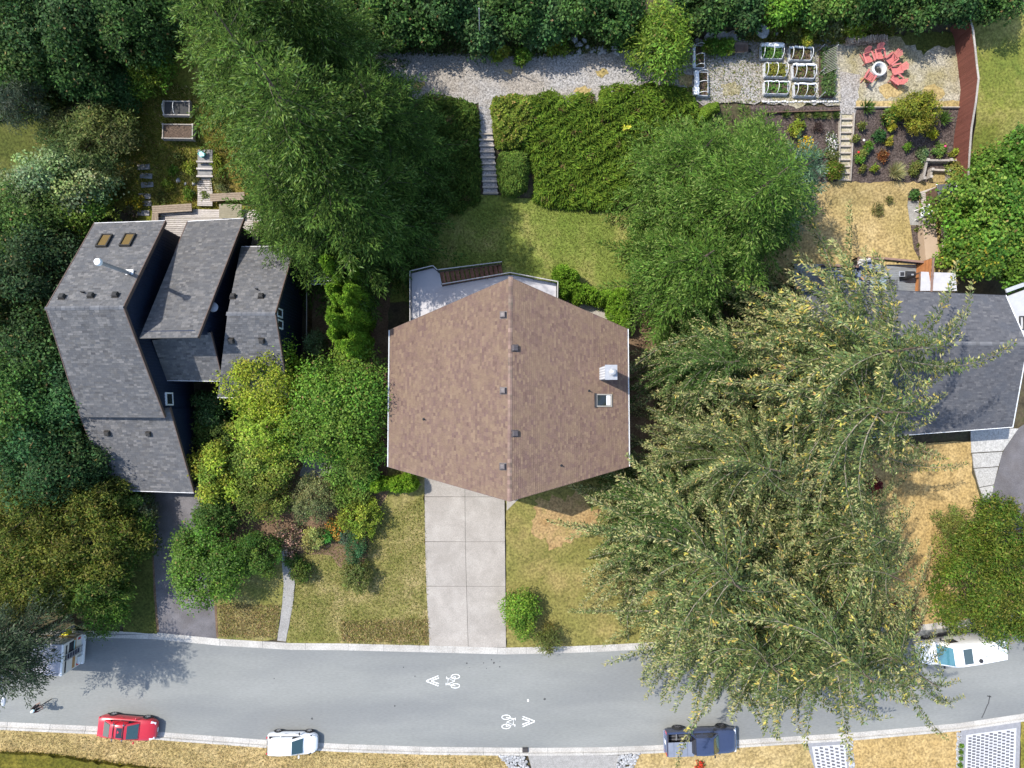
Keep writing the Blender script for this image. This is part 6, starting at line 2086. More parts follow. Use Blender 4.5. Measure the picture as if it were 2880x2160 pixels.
vs = []
for r_, z in ((.1, .55), (.3, .62), (.34, .85), (.3, 1.05), (.16, 1.15), (.05, 1.1)):
    vs += [(yt.x + r_ * rng.uniform(.75, 1.2) * math.cos(k * math.pi / 4), yt.y + r_ * rng.uniform(.75, 1.2) * math.sin(k * math.pi / 4), z) for k in range(8)]
mb.add(vs, [(a * 8 + k, a * 8 + (k + 1) % 8, a * 8 + 8 + (k + 1) % 8, a * 8 + 8 + k) for a in range(5) for k in range(8)])
mb.build("sack", YLW, yb2)
MB().box((yt.x, yt.y, .35), (.08, .08, .6)).build("post", WOODG, yb2)

# cyclist
bc = thing("bicycle", "dark bicycle ridden across the tree shadow on the road", "bicycle", (0, 0, 0))
for x in (-.52, .53):
    tyre = MB()
    tyre.tube([(x + .335 * math.cos(a * math.pi / 12), 0, .345 + .335 * math.sin(a * math.pi / 12)) for a in range(25)], .022, 6, cap=False)
    w_ = tyre.build("wheel", RUBBER, bc, smooth=True)
    sp = MB()
    for k in range(8):
        a = k * math.pi / 4
        sp.bar((x, 0, .345), (x + .32 * math.cos(a), 0, .345 + .32 * math.sin(a)), .008, .008, up=(0, 1, 0))
    sp.build("spoke", STEEL, w_, kind="stuff")
FR = mat("black_red_frame", [(.03, .02, .02), (.1, .015, .015)], 3, .4)
B_ = dict(bb=(-.08, 0, .30), seat=(-.24, 0, .82), head=(.36, 0, .80), rear=(-.52, 0, .345), front=(.53, 0, .345), hb=(.34, 0, .62))
fmb = MB()
for a, b in (("bb", "seat"), ("seat", "head"), ("bb", "hb"), ("bb", "rear"), ("seat", "rear"), ("head", "front")):
    fmb.tube([B_[a], B_[b]], .02, 8)
fmb.build("frame", FR, bc, smooth=True)
MB().box((-.26, 0, .96), (.25, .13, .05)).build("saddle", BLACK, bc, bevel=.02)
MB().tube([(-.24, 0, .8), (-.26, 0, .95)], .015, 6).build("seat_post", STEEL, bc)
MB().tube([(.36, 0, .8), (.38, 0, .93), (.42, 0, .96)], .018, 6).build("stem", BLACK, bc)
MB().tube([(.44, -.3, .98), (.42, -.1, .97), (.42, .1, .97), (.44, .3, .98)], .015, 6).build("handlebar", BLACK, bc)
MB().tube([(-.08, -.11, .30), (.06, -.11, .22)], .014, 6).build("crank_arm", STEEL, bc)
MB().tube([(-.08, .11, .30), (-.22, .11, .38)], .014, 6).build("crank_arm", STEEL, bc)
rzc = math.atan2(-(1963 - 1992), (154 - 100))
place(bc, (124, 1977), rzc)
# rider: one skinned body
J = {"hip": (-.24, 0, 1.02, .15), "waist": (-.14, 0, 1.18, .135), "chest": (.02, 0, 1.36, .155), "neck": (.14, 0, 1.50, .065), "chin": (.21, 0, 1.57, .075), "skull": (.24, 0, 1.68, .10),
     "shL": (.06, .17, 1.42, .075), "shR": (.06, -.17, 1.42, .075), "elL": (.24, .27, 1.20, .045), "elR": (.24, -.27, 1.20, .045), "haL": (.42, .26, 1.01, .034), "haR": (.42, -.26, 1.01, .034), "fiL": (.47, .26, .985, .03), "fiR": (.47, -.26, .985, .03),
     "thL": (-.2, .11, .99, .1), "thR": (-.2, -.11, .99, .1), "knL": (.18, .13, .80, .065), "knR": (.20, -.13, .66, .065), "anL": (-.16, .13, .46, .042), "anR": (.0, -.13, .30, .042), "toL": (-.06, .14, .39, .035), "toR": (.12, -.14, .235, .035)}
E = [("hip", "waist"), ("waist", "chest"), ("chest", "neck"), ("neck", "chin"), ("chin", "skull"), ("chest", "shL"), ("shL", "elL"), ("elL", "haL"), ("haL", "fiL"), ("chest", "shR"), ("shR", "elR"), ("elR", "haR"), ("haR", "fiR"), ("hip", "thL"), ("thL", "knL"), ("knL", "anL"), ("anL", "toL"), ("hip", "thR"), ("thR", "knR"), ("knR", "anR"), ("anR", "toR")]
keys = list(J)
me = bpy.data.meshes.new("rider")
me.from_pydata([J[k][:3] for k in keys], [(keys.index(a), keys.index(b)) for a, b in E], [])
ro = bpy.data.objects.new("rider_tmp", me)
COL.objects.link(ro)
sm = ro.modifiers.new("skin", 'SKIN')
for i, k in enumerate(keys):
    me.skin_vertices[0].data[i].radius = (J[k][3], J[k][3])
me.skin_vertices[0].data[0].use_root = True
ro.modifiers.new("sub", 'SUBSURF').levels = 2
dg1 = bpy.context.evaluated_depsgraph_get()
bmesh_ = bpy.data.meshes.new_from_object(ro.evaluated_get(dg1))
bpy.data.objects.remove(ro)
SKIN = mat("skin", [(.42, .25, .18), (.48, .29, .21)], 4, .6)
JER = mat("black_red_jersey", [(.018, .016, .018), (.03, .02, .02), (.16, .02, .03)], 2.2, .8, stretch=(1, 6, 1))
SHO = mat("black_shorts", [(.012, .012, .014)], 4, .8)
for m in (JER, SKIN, SHO, BLACK): bmesh_.materials.append(m)
for p_ in bmesh_.polygons:
    c = p_.center
    p_.use_smooth = True
    if c.z > 1.52 or (c.z < 1.19 and abs(c.y) > .2 and c.x > .15 and c.z > .95): p_.material_index = 1
    elif c.z < .42 and c.x < .14 and c.z < .50: p_.material_index = 3
    elif c.z < .78: p_.material_index = 1
    elif c.z < 1.1 and abs(c.y) < .24: p_.material_index = 2
pr = thing("person", "person cycling in a black and red jersey and pale turquoise helmet", "person", (0, 0, 0))
link_mesh("body", bmesh_, pr)
hm = MB()
hm.ball((.235, 0, 1.72), .135, (1.2, .88, .78), 16, 10)
hm.build("helmet", mat("pale_turquoise_helmet", [(.42, .72, .72), (.7, .8, .8)], 3, .4), pr, smooth=True)
for s in (-.05, .0, .05):
    MB().bar((.10, s, 1.815), (.34, s * .8, 1.81), .018, .02).build("helmet_rib", WHITE, pr)
for s in (-1, 1):
    MB().bar((-.2, s * .06, 1.20), (.03, s * .08, 1.52), .035, .015, up=(-.7, 0, .7)).build("jersey_stripe", mat("pale_pink_stripe", [(.6, .36, .36)], 4, .7), pr)
    hair = None
    MB().ball((.335, s * .035, 1.665), .014, (1, 1, 1), 8, 5).build("eye", BLACK, pr)
    MB().ball((.24, s * .10, 1.655), .03, (.7, .4, 1), 8, 5).build("ear", SKIN, pr)
MB().ball((.35, 0, 1.63), .02, (1.1, .7, 1.2), 8, 5).build("nose", SKIN, pr)
MB().box((.335, 0, 1.585), (.02, .05, .01)).build("mouth", mat("lip", [(.35, .14, .12)], 4, .6), pr)
for s in (-1, 1):
    for k in range(4):
        y0 = s * (.225 + k * .022)
        MB().tube([(.44, y0, 1.0), (.475, y0, 1.0), (.485, y0, .975), (.465, y0, .955)], [.011, .011, .0105, .009], 6).build("finger", SKIN, pr, smooth=True)
    MB().tube([(.42, s * .215, 1.0), (.44, s * .2, .98), (.455, s * .205, .96)], [.012, .011, .009], 6).build("thumb", SKIN, pr, smooth=True)
place(pr, (124, 1977), rzc)
# ================================================================== vegetation
def mid(px, py, h):
    """ground point under a plant whose mid height shows at px, py"""
    z = 2.0
    for _ in range(16):
        p = P(px, py, z)
        z = .5 * z + .5 * (zt(p.y) + h * .55)
    return Vector((p.x, p.y, zt(p.y) + .05)), (CAM_H - z) / FPX

LIME = [(.215, .285, .022), (.165, .24, .022), (.27, .315, .04)]
MIDG = [(.085, .165, .02), (.115, .205, .026), (.06, .125, .016)]
DEEP = [(.028, .065, .016), (.045, .09, .022), (.02, .048, .014)]
OLIV = [(.105, .12, .03), (.14, .15, .04), (.075, .09, .022)]
YELG = [(.18, .225, .026), (.22, .255, .038), (.13, .18, .024)]
BLUG = [(.055, .095, .06), (.08, .125, .085), (.04, .075, .045)]
PALE = [(.17, .235, .10), (.22, .28, .14), (.12, .18, .07)]
GREY = [(.13, .15, .06), (.17, .185, .085), (.095, .115, .045)]
SHADE = [(.02, .04, .016), (.035, .06, .024), (.015, .03, .014)]
seedn = [100]

def leafy(name, label, cat, px, py, rpx, h, cols, n=4000, ll=.24, lw=.15, lobes=13, rpy=None, tips=None, tf=0, group=None, trunk=None, lr=.42, tints=None, shell=.28, flat=.5, droopy=0.0):
    c, k = mid(px, py, h)
    seedn[0] += 1
    rx, ry = rpx * k * 1.1, (rpy or rpx) * k * 1.1
    if h > 1.7: n, ll, lw = int(n * 1.45), ll * .8, lw * .8
    t = thing(name, label, cat, tuple(c), group)
    me = crown_mesh(seedn[0], rx, ry, h / 2, n, lobes, ll, lw, cols, lr, tips=tips, tipfrac=tf, shell=shell, flat=flat, droopy=droopy)
    link_mesh("crown", me, t)
    trunk_part(t, h * .6, trunk or max(.04, h * .022))
    return t

# --- trees and shrubs between the two houses
leafy("lime_green_tree", "lime yellow-green tree touching the navy house's front roof edge", "tree", 748, 1052, 108, 6.5, LIME, 15000, .22, .13, 17, rpy=108, tips=[(.30, .33, .05)], tf=.25)
leafy("lime_green_tree", "broad yellowish green tree below the lime one, above the planted court", "tree", 762, 1200, 112, 5.6, [(.175, .25, .028), (.13, .205, .022), (.22, .275, .045)], 8500, .24, .15, 15, rpy=85)
leafy("round_green_tree", "round mid green tree overhanging the brown house's gutter", "tree", 950, 1138, 142, 7.2, MIDG, 17000, .25, .16, 24, rpy=146, tips=[(.14, .22, .04)], tf=.3)
leafy("glossy_shrub", "dark glossy shrub in the navy house's front corner, upper", "shrub", 598, 1148, 50, 3.0, DEEP, 3600, .24, .13, 10, tips=[(.08, .13, .05)], tf=.25)
leafy("glossy_shrub", "dark green shrub below the glossy one beside the navy wall", "shrub", 606, 1222, 54, 2.8, [(.06, .10, .02), (.09, .12, .03), (.04, .07, .015)], 3800, .2, .13, 10)
leafy("yellow_green_shrub", "large yellow-green shrub at the garage roof's corner", "shrub", 608, 1328, 68, 3.4, YELG, 6000, .24, .16, 12, rpy=88)
leafy("leafy_shrub", "tall mottled green shrub in the middle of the front planting", "shrub", 745, 1300, 84, 3.8, [(.14, .2, .03), (.10, .16, .025), (.18, .225, .05)], 7000, .22, .15, 14, rpy=70)
leafy("leafy_shrub", "darker mottled shrub below the middle of the front planting", "shrub", 748, 1396, 80, 3.2, [(.11, .15, .028), (.14, .175, .04), (.075, .11, .02)], 6000, .2, .13, 13, rpy=72)
leafy("grey_green_shrub", "grey olive feathery shrub in the front planting", "shrub", 872, 1405, 56, 3.0, GREY, 4600, .2, .08, 11, rpy=62)
leafy("leafy_shrub", "fresh green shrub at the clearing's house side, by the small cedars", "shrub", 1000, 1290, 76, 3.4, [(.10, .19, .03), (.13, .22, .04), (.075, .14, .022)], 7000, .26, .14, 13, rpy=80)
leafy("leafy_shrub", "low bright leafy shrub between clearing and lawn", "shrub", 985, 1375, 52, 2.0, [(.09, .16, .025), (.13, .2, .04)], 3200, .22, .14, 9)
leafy("yellow_green_shrub", "yellow-green shrub with purple shadowed gaps at the front lawn's edge", "shrub", 1015, 1455, 54, 2.2, YELG, 4200, .2, .14, 10, rpy=58)
leafy("round_tree", "large round mid green tree beside the dark driveway", "tree", 580, 1590, 98, 4.6, [(.075, .155, .02), (.10, .185, .026), (.055, .115, .016)], 11500, .22, .15, 19, rpy=112, tips=[(.12, .19, .05)], tf=.3)
leafy("round_tree", "smaller dark green crown rising above the large round driveway tree", "tree", 608, 1462, 56, 3.6, [(.05, .10, .02), (.07, .125, .025)], 4500, .2, .14, 11)
leafy("round_tree", "compact dark green tree beside the garden path", "tree", 726, 1556, 62, 3.6, [(.05, .105, .018), (.07, .13, .022)], 5600, .2, .12, 13, rpy=60)
leafy("round_bush", "small clipped round bush on the lawn side of the garden path", "bush", 845, 1610, 32, 1.5, [(.045, .085, .015), (.065, .11, .02), (.09, .12, .03)], 1900, .16, .1, 8)
leafy("flowering_shrub", "brownish pink flowering shrub at the head of the garden path", "shrub", 822, 1518, 44, 1.5, [(.13, .09, .07), (.09, .07, .05), (.14, .13, .06)], 2600, .15, .1, 9, tips=[(.4, .24, .2)], tf=.25)
leafy("pale_shrub", "pale yellow feathery shrub beside the brownish pink one", "shrub", 880, 1512, 30, 1.4, [(.32, .33, .11), (.26, .29, .09)], 1700, .16, .08, 8, rpy=34)
leafy("green_perennial", "small vivid green clump beside the pale yellow shrub", "plant", 914, 1508, 19, .9, [(.05, .17, .03), (.08, .2, .04)], 700, .2, .1, 6)
leafy("orange_flower", "orange flowering clump above the vivid green one", "flower", 938, 1478, 22, .8, [(.12, .14, .03), (.09, .12, .03)], 800, .14, .1, 6, tips=[(.6, .24, .05)], tf=.35)
leafy("orange_flower", "orange flowering clump beside the yellow-green lawn-edge shrub", "flower", 951, 1506, 15, .6, [(.12, .14, .03)], 500, .13, .09, 5, tips=[(.62, .27, .05)], tf=.35)
leafy("bluish_perennial", "small bluish green clump next to the orange flowers", "plant", 968, 1510, 18, .7, [(.07, .11, .07), (.09, .13, .09)], 600, .14, .07, 6)
leafy("green_perennial", "bright green clump above the small round bush", "plant", 824, 1575, 20, .7, [(.07, .16, .03), (.12, .2, .05)], 700, .16, .1, 6)
leafy("juniper_column", "dark bluish upright shrub on the lawn, upper of a pair in line", "shrub", 1004, 1540, 30, 2.0, [(.035, .08, .03), (.05, .10, .045)], 2300, .16, .07, 8, rpy=42)
leafy("round_bush", "speckled olive bush on the lawn, lower of a pair in line", "bush", 1005, 1618, 42, 1.9, [(.12, .145, .035), (.09, .115, .03), (.16, .17, .06)], 2800, .17, .11, 9, rpy=44)
leafy("driveway_bush", "glossy bright green bush leaning over the pale driveway's edge", "bush", 1464, 1725, 48, 2.4, [(.075, .15, .018), (.10, .18, .022), (.14, .2, .03)], 4200, .2, .13, 11, rpy=64)
leafy("small_tree", "spindly olive shrub at the kerb below the glossy driveway bush", "shrub", 1538, 1800, 38, 2.2, OLIV, 1700, .24, .07, 9)
leafy("yellow_flower", "yellow flowered clump by the terrace bench", "flower", 382, 570, 22, .7, [(.2, .19, .03), (.3, .26, .03)], 900, .16, .1, 6, tips=[(.6, .45, .03)], tf=.3)
leafy("twiggy_shrub", "bare reddish twiggy shrub below the yellow flowers", "shrub", 372, 600, 22, .8, [(.10, .07, .06), (.08, .09, .04)], 500, .16, .05, 6)
leafy("small_fern", "small green plant growing in the gap of the plank walkway", "plant", 580, 552, 11, .5, [(.11, .15, .03)], 260, .16, .07, 5)
for k, (px, py, r, col) in enumerate(((530, 470, 16, YELG), (545, 500, 14, OLIV), (610, 470, 18, YELG), (616, 500, 16, OLIV), (630, 530, 20, GREY), (500, 440, 16, OLIV), (470, 520, 16, YELG), (530, 545, 14, MIDG), (445, 560, 20, OLIV), (608, 450, 14, YELG), (485, 480, 13, MIDG), (350, 500, 20, OLIV), (330, 545, 18, OLIV))):
    leafy("slope_weed", ['low yellow-green weed clump right beside the turquoise crate', "low olive weed clump at the walkway's second step", 'yellow-green weeds on the fir side of the timber steps', 'olive weeds on the fir side where steps meet planks', 'grey feathery weeds between walkway planks and fir side bench', 'olive weeds halfway between raised beds and stepping stones', 'yellow-green weeds in the middle of the mossy slope', "green weeds just above the terrace's garden bench", 'large olive weed clump over the bend of the corner bench', 'small yellow-green weeds at the top step, fir side', 'green weeds uphill in the middle of the mossy slope', 'olive weeds beside the upper stepping stones, pale shrub side', 'olive weeds beside the lower stepping stones, pale shrub side'][k], "plant", px, py, r, .6, col, 420, .2, .06, 5, group="weedy clumps on the mossy slope", lr=.5)

# --- upper left wood and shrubs
FORL = [(.038, .08, .02), (.058, .11, .028), (.026, .058, .016)]
FORD = [(.026, .058, .018), (.04, .08, .025), (.018, .042, .014)]
UL = [(45, 45, 120, 7.5, FORL, "dark broadleaf tree in the top corner of the wood"),
      (165, 90, 120, 7.5, FORD, "blackish green tree second from the corner in the wood's top row"),
      (280, 20, 110, 7.5, FORD, "bluish dark tree at the top of the wood, before the firs"),
      (395, 60, 105, 7.5, FORL, "dark tree of the wood right beside the giant fir"),
      (60, 165, 105, 6.5, [(.04, .08, .02), (.06, .10, .025)], "yellowish lit dark tree below the corner tree"),
      (230, 170, 90, 6, FORL, "dark green leafy tree above the dark round rhododendron")]
for px, py, r, h, c, l in UL:
    leafy("broadleaf_tree", l, "tree", px, py, r, h, c, 8500, .28, .18, 20, trunk=.2, tips=[tuple(min(1, x * 1.7) for x in c[0])], tf=.25)
leafy("rhododendron", "dense dark rounded rhododendron at the edge of the mossy slope", "shrub", 322, 238, 72, 3.2, [(.03, .075, .022), (.045, .10, .03)], 6500, .2, .11, 14, rpy=60)
leafy("sunlit_shrub", "bright yellow-green shrub between the dark rhododendron and the giant fir", "shrub", 425, 195, 62, 3.2, [(.10, .165, .02), (.14, .2, .025), (.075, .13, .018)], 5000, .22, .12, 12, rpy=66)
leafy("thin_pine", "thin bluish grey conifer at the left edge of the slope", "tree", 62, 285, 74, 6.0, [(.06, .085, .055), (.085, .11, .075), (.04, .06, .04)], 4200, .36, .06, 11, lr=.5, shell=.6, droopy=.2)
leafy("upright_shrub", "spiky olive green tree with upright shoots above the pale shrub", "tree", 258, 385, 118, 5.0, [(.08, .105, .03), (.115, .135, .045), (.055, .08, .022)], 8200, .34, .1, 16, rpy=96, lr=.4)
leafy("pale_leafed_shrub", "large pale green shrub with light leaf undersides beside the navy roof", "shrub", 150, 525, 138, 5.0, PALE, 12500, .26, .2, 20, rpy=100, lr=.36)
leafy("leafy_tree", "bright green leafy tree below the pale shrub, touching the roof's corner", "tree", 235, 610, 70, 4.0, [(.10, .17, .025), (.13, .2, .035)], 4500, .24, .16, 12)
leafy("leafy_tree", "dark green tree at the left edge level with the skylights", "tree", 60, 645, 105, 7.0, [(.05, .095, .022), (.075, .125, .03)], 7500, .26, .16, 15)
LT = [(95, 760, 120, 8, [(.025, .05, .02), (.04, .07, .025)], "shaded dark tree against the navy house's upper side wall"),
      (40, 870, 110, 8, [(.05, .08, .02), (.07, .10, .028), (.10, .12, .04)], "brown tinged tree at the left edge beside the roof ridge"),
      (110, 985, 125, 8, [(.035, .075, .022), (.05, .095, .028)], "deep green leafy tree beside the long front roof slope"),
      (50, 1120, 130, 9, [(.045, .10, .022), (.065, .13, .028), (.03, .07, .018)], "green tree with a lit yellow patch at the left edge of the frame"),
      (185, 1105, 100, 7, [(.03, .075, .028), (.045, .10, .036)], "bluish green tree reaching over the lower roof edge"),
      (130, 1260, 130, 8, [(.025, .065, .022), (.04, .085, .028)], "dark tree beside the garage roof, above the olive cedar"),
      (240, 1290, 80, 6, [(.03, .06, .02), (.045, .08, .025)], "shaded narrow tree tucked against the garage roof")]
for px, py, r, h, c, l in LT:
    leafy("broadleaf_tree", l, "tree", px, py, r, h, c, 8500, .3, .16, 17, trunk=.18, tips=[tuple(min(1, x * 1.8) for x in c[0])], tf=.22)
leafy("leafy_shrub", "rounded green shrub beside the top of the dark driveway", "shrub", 372, 1500, 58, 3.2, [(.055, .105, .02), (.08, .13, .028)], 5200, .2, .12, 12, rpy=74)
leafy("leafy_shrub", "silvery green shrub at the garage corner, by the driveway head", "shrub", 412, 1430, 34, 2.2, [(.13, .15, .09), (.09, .12, .05)], 1800, .18, .1, 8, rpy=44)
leafy("leafy_shrub", "bushy edge of green foliage below the garage roof", "shrub", 350, 1405, 60, 3.0, [(.07, .11, .02), (.10, .14, .03)], 4200, .2, .12, 12, rpy=32)
leafy("bright_hedge", "fresh green hedge mass between olive cedar and dark lawn strip", "hedge", 298, 1690, 62, 3.4, [(.06, .13, .018), (.09, .165, .025), (.045, .095, .015)], 7500, .22, .1, 15, rpy=92)

# --- conifers
MESH = {}
def conifer(name, label, base, Ht, R, kind, rz=0.0, group=None):
    """one of a few modelled crowns, stretched and turned for this tree"""
    b = G(base[0], base[1], .05)
    t = thing(name, label, "tree", tuple(b), group)
    me, h0, r0 = MESH[kind]
    link_mesh("crown", me, t)
    trk = MB()
    trk.tube([(b.x, b.y, b.z - .15 + h0 * q) for q in (0, .05, .3, .6, .96)], [.42, .33, .25, .16, .03], 9)
    trk.build("trunk", BARK, t, smooth=True)
    t.scale = (R / r0, R / r0, Ht / h0)
    t.rotation_euler = (0, 0, rz)
def proto(kind, Ht, R, seed, **kw):
    MESH[kind] = (conifer_mesh(seed, Ht, R, **kw), Ht, R)
FIR = dict(cols=[(.042, .08, .015), (.062, .108, .02), (.03, .06, .013)], tips=[(.11, .17, .035), (.13, .19, .07), (.085, .14, .03)], tipfrac=.3, cardL=.26, cardW=.075, twig=1.15, step=.085, spine=.24, wood_r=.6)
proto("fir_a", 22, 5.2, 1, nb=330, z0=2.5, **FIR)
proto("fir_b", 17, 5.0, 2, nb=270, z0=2.0, **{**FIR, "tipfrac": .2, "tips": [(.09, .15, .035)]})
conifer("giant_fir", "giant fir whose pale tipped crown leans towards the top of the frame", (1000, 585), 25, 5.6, "fir_a", .4)
conifer("giant_fir", "tall fir behind the navy terrace, its crown over the raised timber beds", (900, 455), 22, 4.6, "fir_a", 2.5)
conifer("giant_fir", "dark fir by the brown house's deck with low sweeping boughs over the lawn", (1035, 665), 17, 5.6, "fir_b", 0.2)
conifer("giant_fir", "mid height fir above the white pergola beside the navy house", (915, 660), 17, 4.2, "fir_b", 1.9)
conifer("giant_fir", "shorter fir at the gravel's end, boughs over the juniper bank", (1100, 450), 14, 4.8, "fir_b", 3.6)
conifer("giant_fir", "fir at the top edge between the wood and the gravel terrace", (950, 260), 18, 4.6, "fir_a", 4.4)
conifer("giant_fir", "tall fir at the corner of the mossy slope, its top beyond the frame", (845, 320), 22, 5.4, "fir_a", 1.2)
HEM = dict(cols=[(.052, .105, .018), (.078, .14, .024), (.04, .08, .015)], tips=[(.115, .18, .04), (.15, .21, .06)], tipfrac=.28, cardL=.25, cardW=.075, twig=1.1, step=.085, spine=.22, wood_r=.5)
proto("hemlock_a", 17, 5.6, 11, nb=300, z0=1.5, **HEM)
proto("hemlock_b", 11, 4.6, 12, nb=200, z0=.8, **HEM)
proto("spruce", 12, 4.4, 14, nb=190, z0=1.5, **{**HEM, "cols": [(.055, .105, .06), (.08, .135, .085), (.042, .085, .045)], "tips": [(.15, .21, .16)], "tipfrac": .35, "cardL": .34})
conifer("hemlock", "large green hemlock between the mulch garden and the brown house's lawn", (1960, 670), 18, 5.8, "hemlock_a", .3)
conifer("hemlock", "bushy hemlock beside the cedar hedge, lowest over the side yard", (1880, 790), 12, 4.8, "hemlock_b", .9)
conifer("hemlock", "green hemlock on the juniper bank's edge, in front of the big one", (1885, 530), 11, 4.8, "hemlock_b", 2.4)
conifer("hemlock", "hemlock behind the mulch garden with dense upright sprays", (2040, 520), 10, 4.2, "hemlock_b", 4.1)
conifer("blue_spruce", "silvery blue spruce reaching over the mulch garden's lower corner", (2120, 575), 11, 3.5, "spruce", .5)
CED = dict(cols=[(.085, .105, .035), (.115, .135, .052), (.055, .088, .03), (.072, .108, .048)], tips=[(.27, .27, .13), (.215, .23, .10), (.33, .31, .15)], tipfrac=.62, cardL=.25, cardW=.075, twig=.5, cones=[(.36, .29, .07), (.29, .21, .10), (.42, .36, .10)], sag=.42, droop=.02, lift=.28, arm=.34, hang=.55, step=.065, spine=.15, Lpow=.52, loose=.36, clump=.3, wood_r=.55, swirl=.5, woodmat=TWIGP)
proto("cedar_a", 20, 8.0, 21, nb=165, z0=2, conez=6, conefrac=.13, **CED)
proto("cedar_b", 17, 7.4, 22, nb=150, z0=1.5, conez=8, conefrac=.07, **CED)
proto("cedar_c", 13, 5.6, 25, nb=150, z0=1, conez=30, conefrac=0, **{**CED, "cols": [(.05, .095, .024), (.075, .12, .036), (.04, .075, .02)], "tipfrac": .3})
conifer("olive_cedar", "huge olive cedar at the kerb, long cone laden arms hanging over the road", (2095, 1655), 20, 8.6, "cedar_a", 0)
conifer("olive_cedar", "olive cedar beside the brown house's lawn with fingers drooping over the kerb", (1885, 1510), 17, 8.0, "cedar_b", .6)
conifer("olive_cedar", "olive cedar in the middle of the group, facing the brown house's front corner", (1960, 1270), 17, 5.8, "cedar_b", 2.2)
conifer("olive_cedar", "tall olive cedar with yellow cones leaning over the slate roof", (2140, 1150), 21, 8.2, "cedar_a", 1.9)
conifer("olive_cedar", "olive cedar at the slate house's near corner, longest arms reaching the frame's edge", (2165, 1030), 21, 8.8, "cedar_a", 4.0)
conifer("olive_cedar", "darker green cedar at the brown house's east wall", (1925, 1040), 13, 4.4, "cedar_c", .4)
conifer("olive_cedar", "dark green cedar at the brown house's front corner, in front of the olive ones", (1815, 1430), 11, 4.6, "cedar_c", 2.6)
conifer("olive_cedar", "olive cedar between the tan lawn and the road, second of the kerb pair", (2210, 1420), 15, 6.2, "cedar_b", 4.3)
conifer("olive_cedar", "yellow tipped cedar at the kerb by the pale paver apron, leaning over the verge", (2240, 1680), 19, 5.8, "cedar_a", 2.9)
conifer("olive_cedar", "olive cedar at the kerb above the pickup, arms dangling over its bed", (1960, 1680), 17, 7.6, "cedar_b", 5.2)
conifer("olive_cedar", "olive cedar over the front of the tan lawn, arms towards the camper van", (2230, 1500), 16, 5.8, "cedar_b", 1.2)
proto("pine", 12.5, 3.2, 27, nb=150, z0=6.2, Lpow=.4, cols=[(.04, .06, .032), (.055, .08, .045), (.03, .048, .028)], tips=[(.09, .11, .075)], tipfrac=.2, cardL=.22, cardW=.07, twig=.9, step=.08, wood_r=.6)
conifer("grey_pine", "dark grey-green pine hiding the street lamp at the left edge", (188, 1738), 12.5, 3.0, "pine", 1.0)
GOLD = [(.06, .085, .012), (.09, .115, .016), (.042, .062, .01), (.115, .115, .026)]
GREN = [(.05, .10, .016), (.075, .13, .022), (.038, .075, .014)]
def lumpy(name, label, px, py, rpx, h, cols, n, rpy=None, tips=None, lobes=46, lr=.21):
    leafy(name, label, "tree", px, py, rpx, h, cols, n, .30, .12, lobes, rpy=rpy, tips=tips, tf=.3, trunk=.18, lr=lr, flat=.4)
YT = [(.15, .16, .03)]
lumpy("golden_cypress", "broad olive gold cypress in the middle of the lower left thicket", 250, 1520, 150, 6.5, GOLD, 11000, 120, YT)
lumpy("golden_cypress", "olive gold cypress at the left edge above the motorhome", 90, 1630, 135, 6.5, GOLD, 9500, 120, YT)
lumpy("golden_cypress", "olive gold cypress at the left edge below the dark garage side tree", 95, 1430, 140, 6.5, GOLD, 10000, 120, YT)
lumpy("golden_cypress", "olive gold cypress tucked under the garage roof's corner", 270, 1400, 100, 5.5, GOLD, 7000, 70, YT)
lumpy("green_cypress", "bushy green cypress of the lower left thicket beside the dark lawn strip", 260, 1640, 110, 5.0, GREN, 7500, 95, [(.12, .16, .035)])
lumpy("green_cypress", "bushy green cypress above the white camper van, nearest the tan lawn", 2725, 1640, 105, 6.0, [(.065, .11, .014), (.09, .14, .02), (.045, .08, .012)], 9500, 150, YT)
lumpy("green_cypress", "bushy green cypress above the camper van at the edge of the frame", 2830, 1500, 110, 6.5, [(.065, .11, .014), (.09, .14, .02), (.045, .08, .012)], 9500, 105, YT)
lumpy("green_cypress", "bushy green cypress over the camper van's roof at the frame's corner", 2840, 1700, 100, 6.0, [(.065, .11, .014), (.09, .14, .02), (.045, .08, .012)], 9500, 125, YT)

# --- right-hand maple, wood behind the gravel
MAP = [(.085, .165, .022), (.11, .2, .03), (.06, .125, .018)]
leafy("maple_tree", "large bright green maple over the garden shed, at the fence", "tree", 2775, 600, 118, 7.0, MAP, 12500, .3, .24, 20, rpy=120, tips=[(.2, .26, .05)], tf=.2)
leafy("maple_tree", "bright green maple crown at the right edge of the frame, above the big one", "tree", 2865, 470, 92, 6.5, MAP, 7500, .3, .24, 15)
leafy("maple_tree", "bright green maple crown hanging beside the corrugated awning", "tree", 2740, 722, 75, 6.0, MAP, 6500, .3, .24, 13, rpy=62, tips=[(.32, .3, .04)], tf=.12)
leafy("maple_tree", "bright green maple crown at the right edge, level with the awning", "tree", 2880, 730, 85, 6.0, MAP, 5500, .3, .24, 12)
BK = [(1030, -3, 87, 4.5, FORL), (1150, 32, 92, 4.5, FORL), (1260, 7, 87, 5.5, FORD), (1350, 62, 73, 4.5, [(.04, .085, .028), (.06, .11, .04)]), (1440, 2, 92, 5.5, FORL), (1540, 42, 73, 4.5, [(.035, .08, .025), (.06, .115, .04)]), (1640, 2, 87, 5.5, [(.05, .10, .025), (.07, .13, .035)]), (1730, 32, 73, 4.5, FORL), (1990, -3, 92, 4.5, FORL), (2090, 17, 69, 4, FORD), (2190, -18, 73, 4, MIDG), (2320, -23, 82, 4, [(.06, .12, .025), (.09, .15, .035)]), (2440, -28, 87, 4, FORL), (2560, -13, 87, 4, FORL), (2680, -13, 87, 4, FORD), (2800, -33, 82, 4, FORL)]
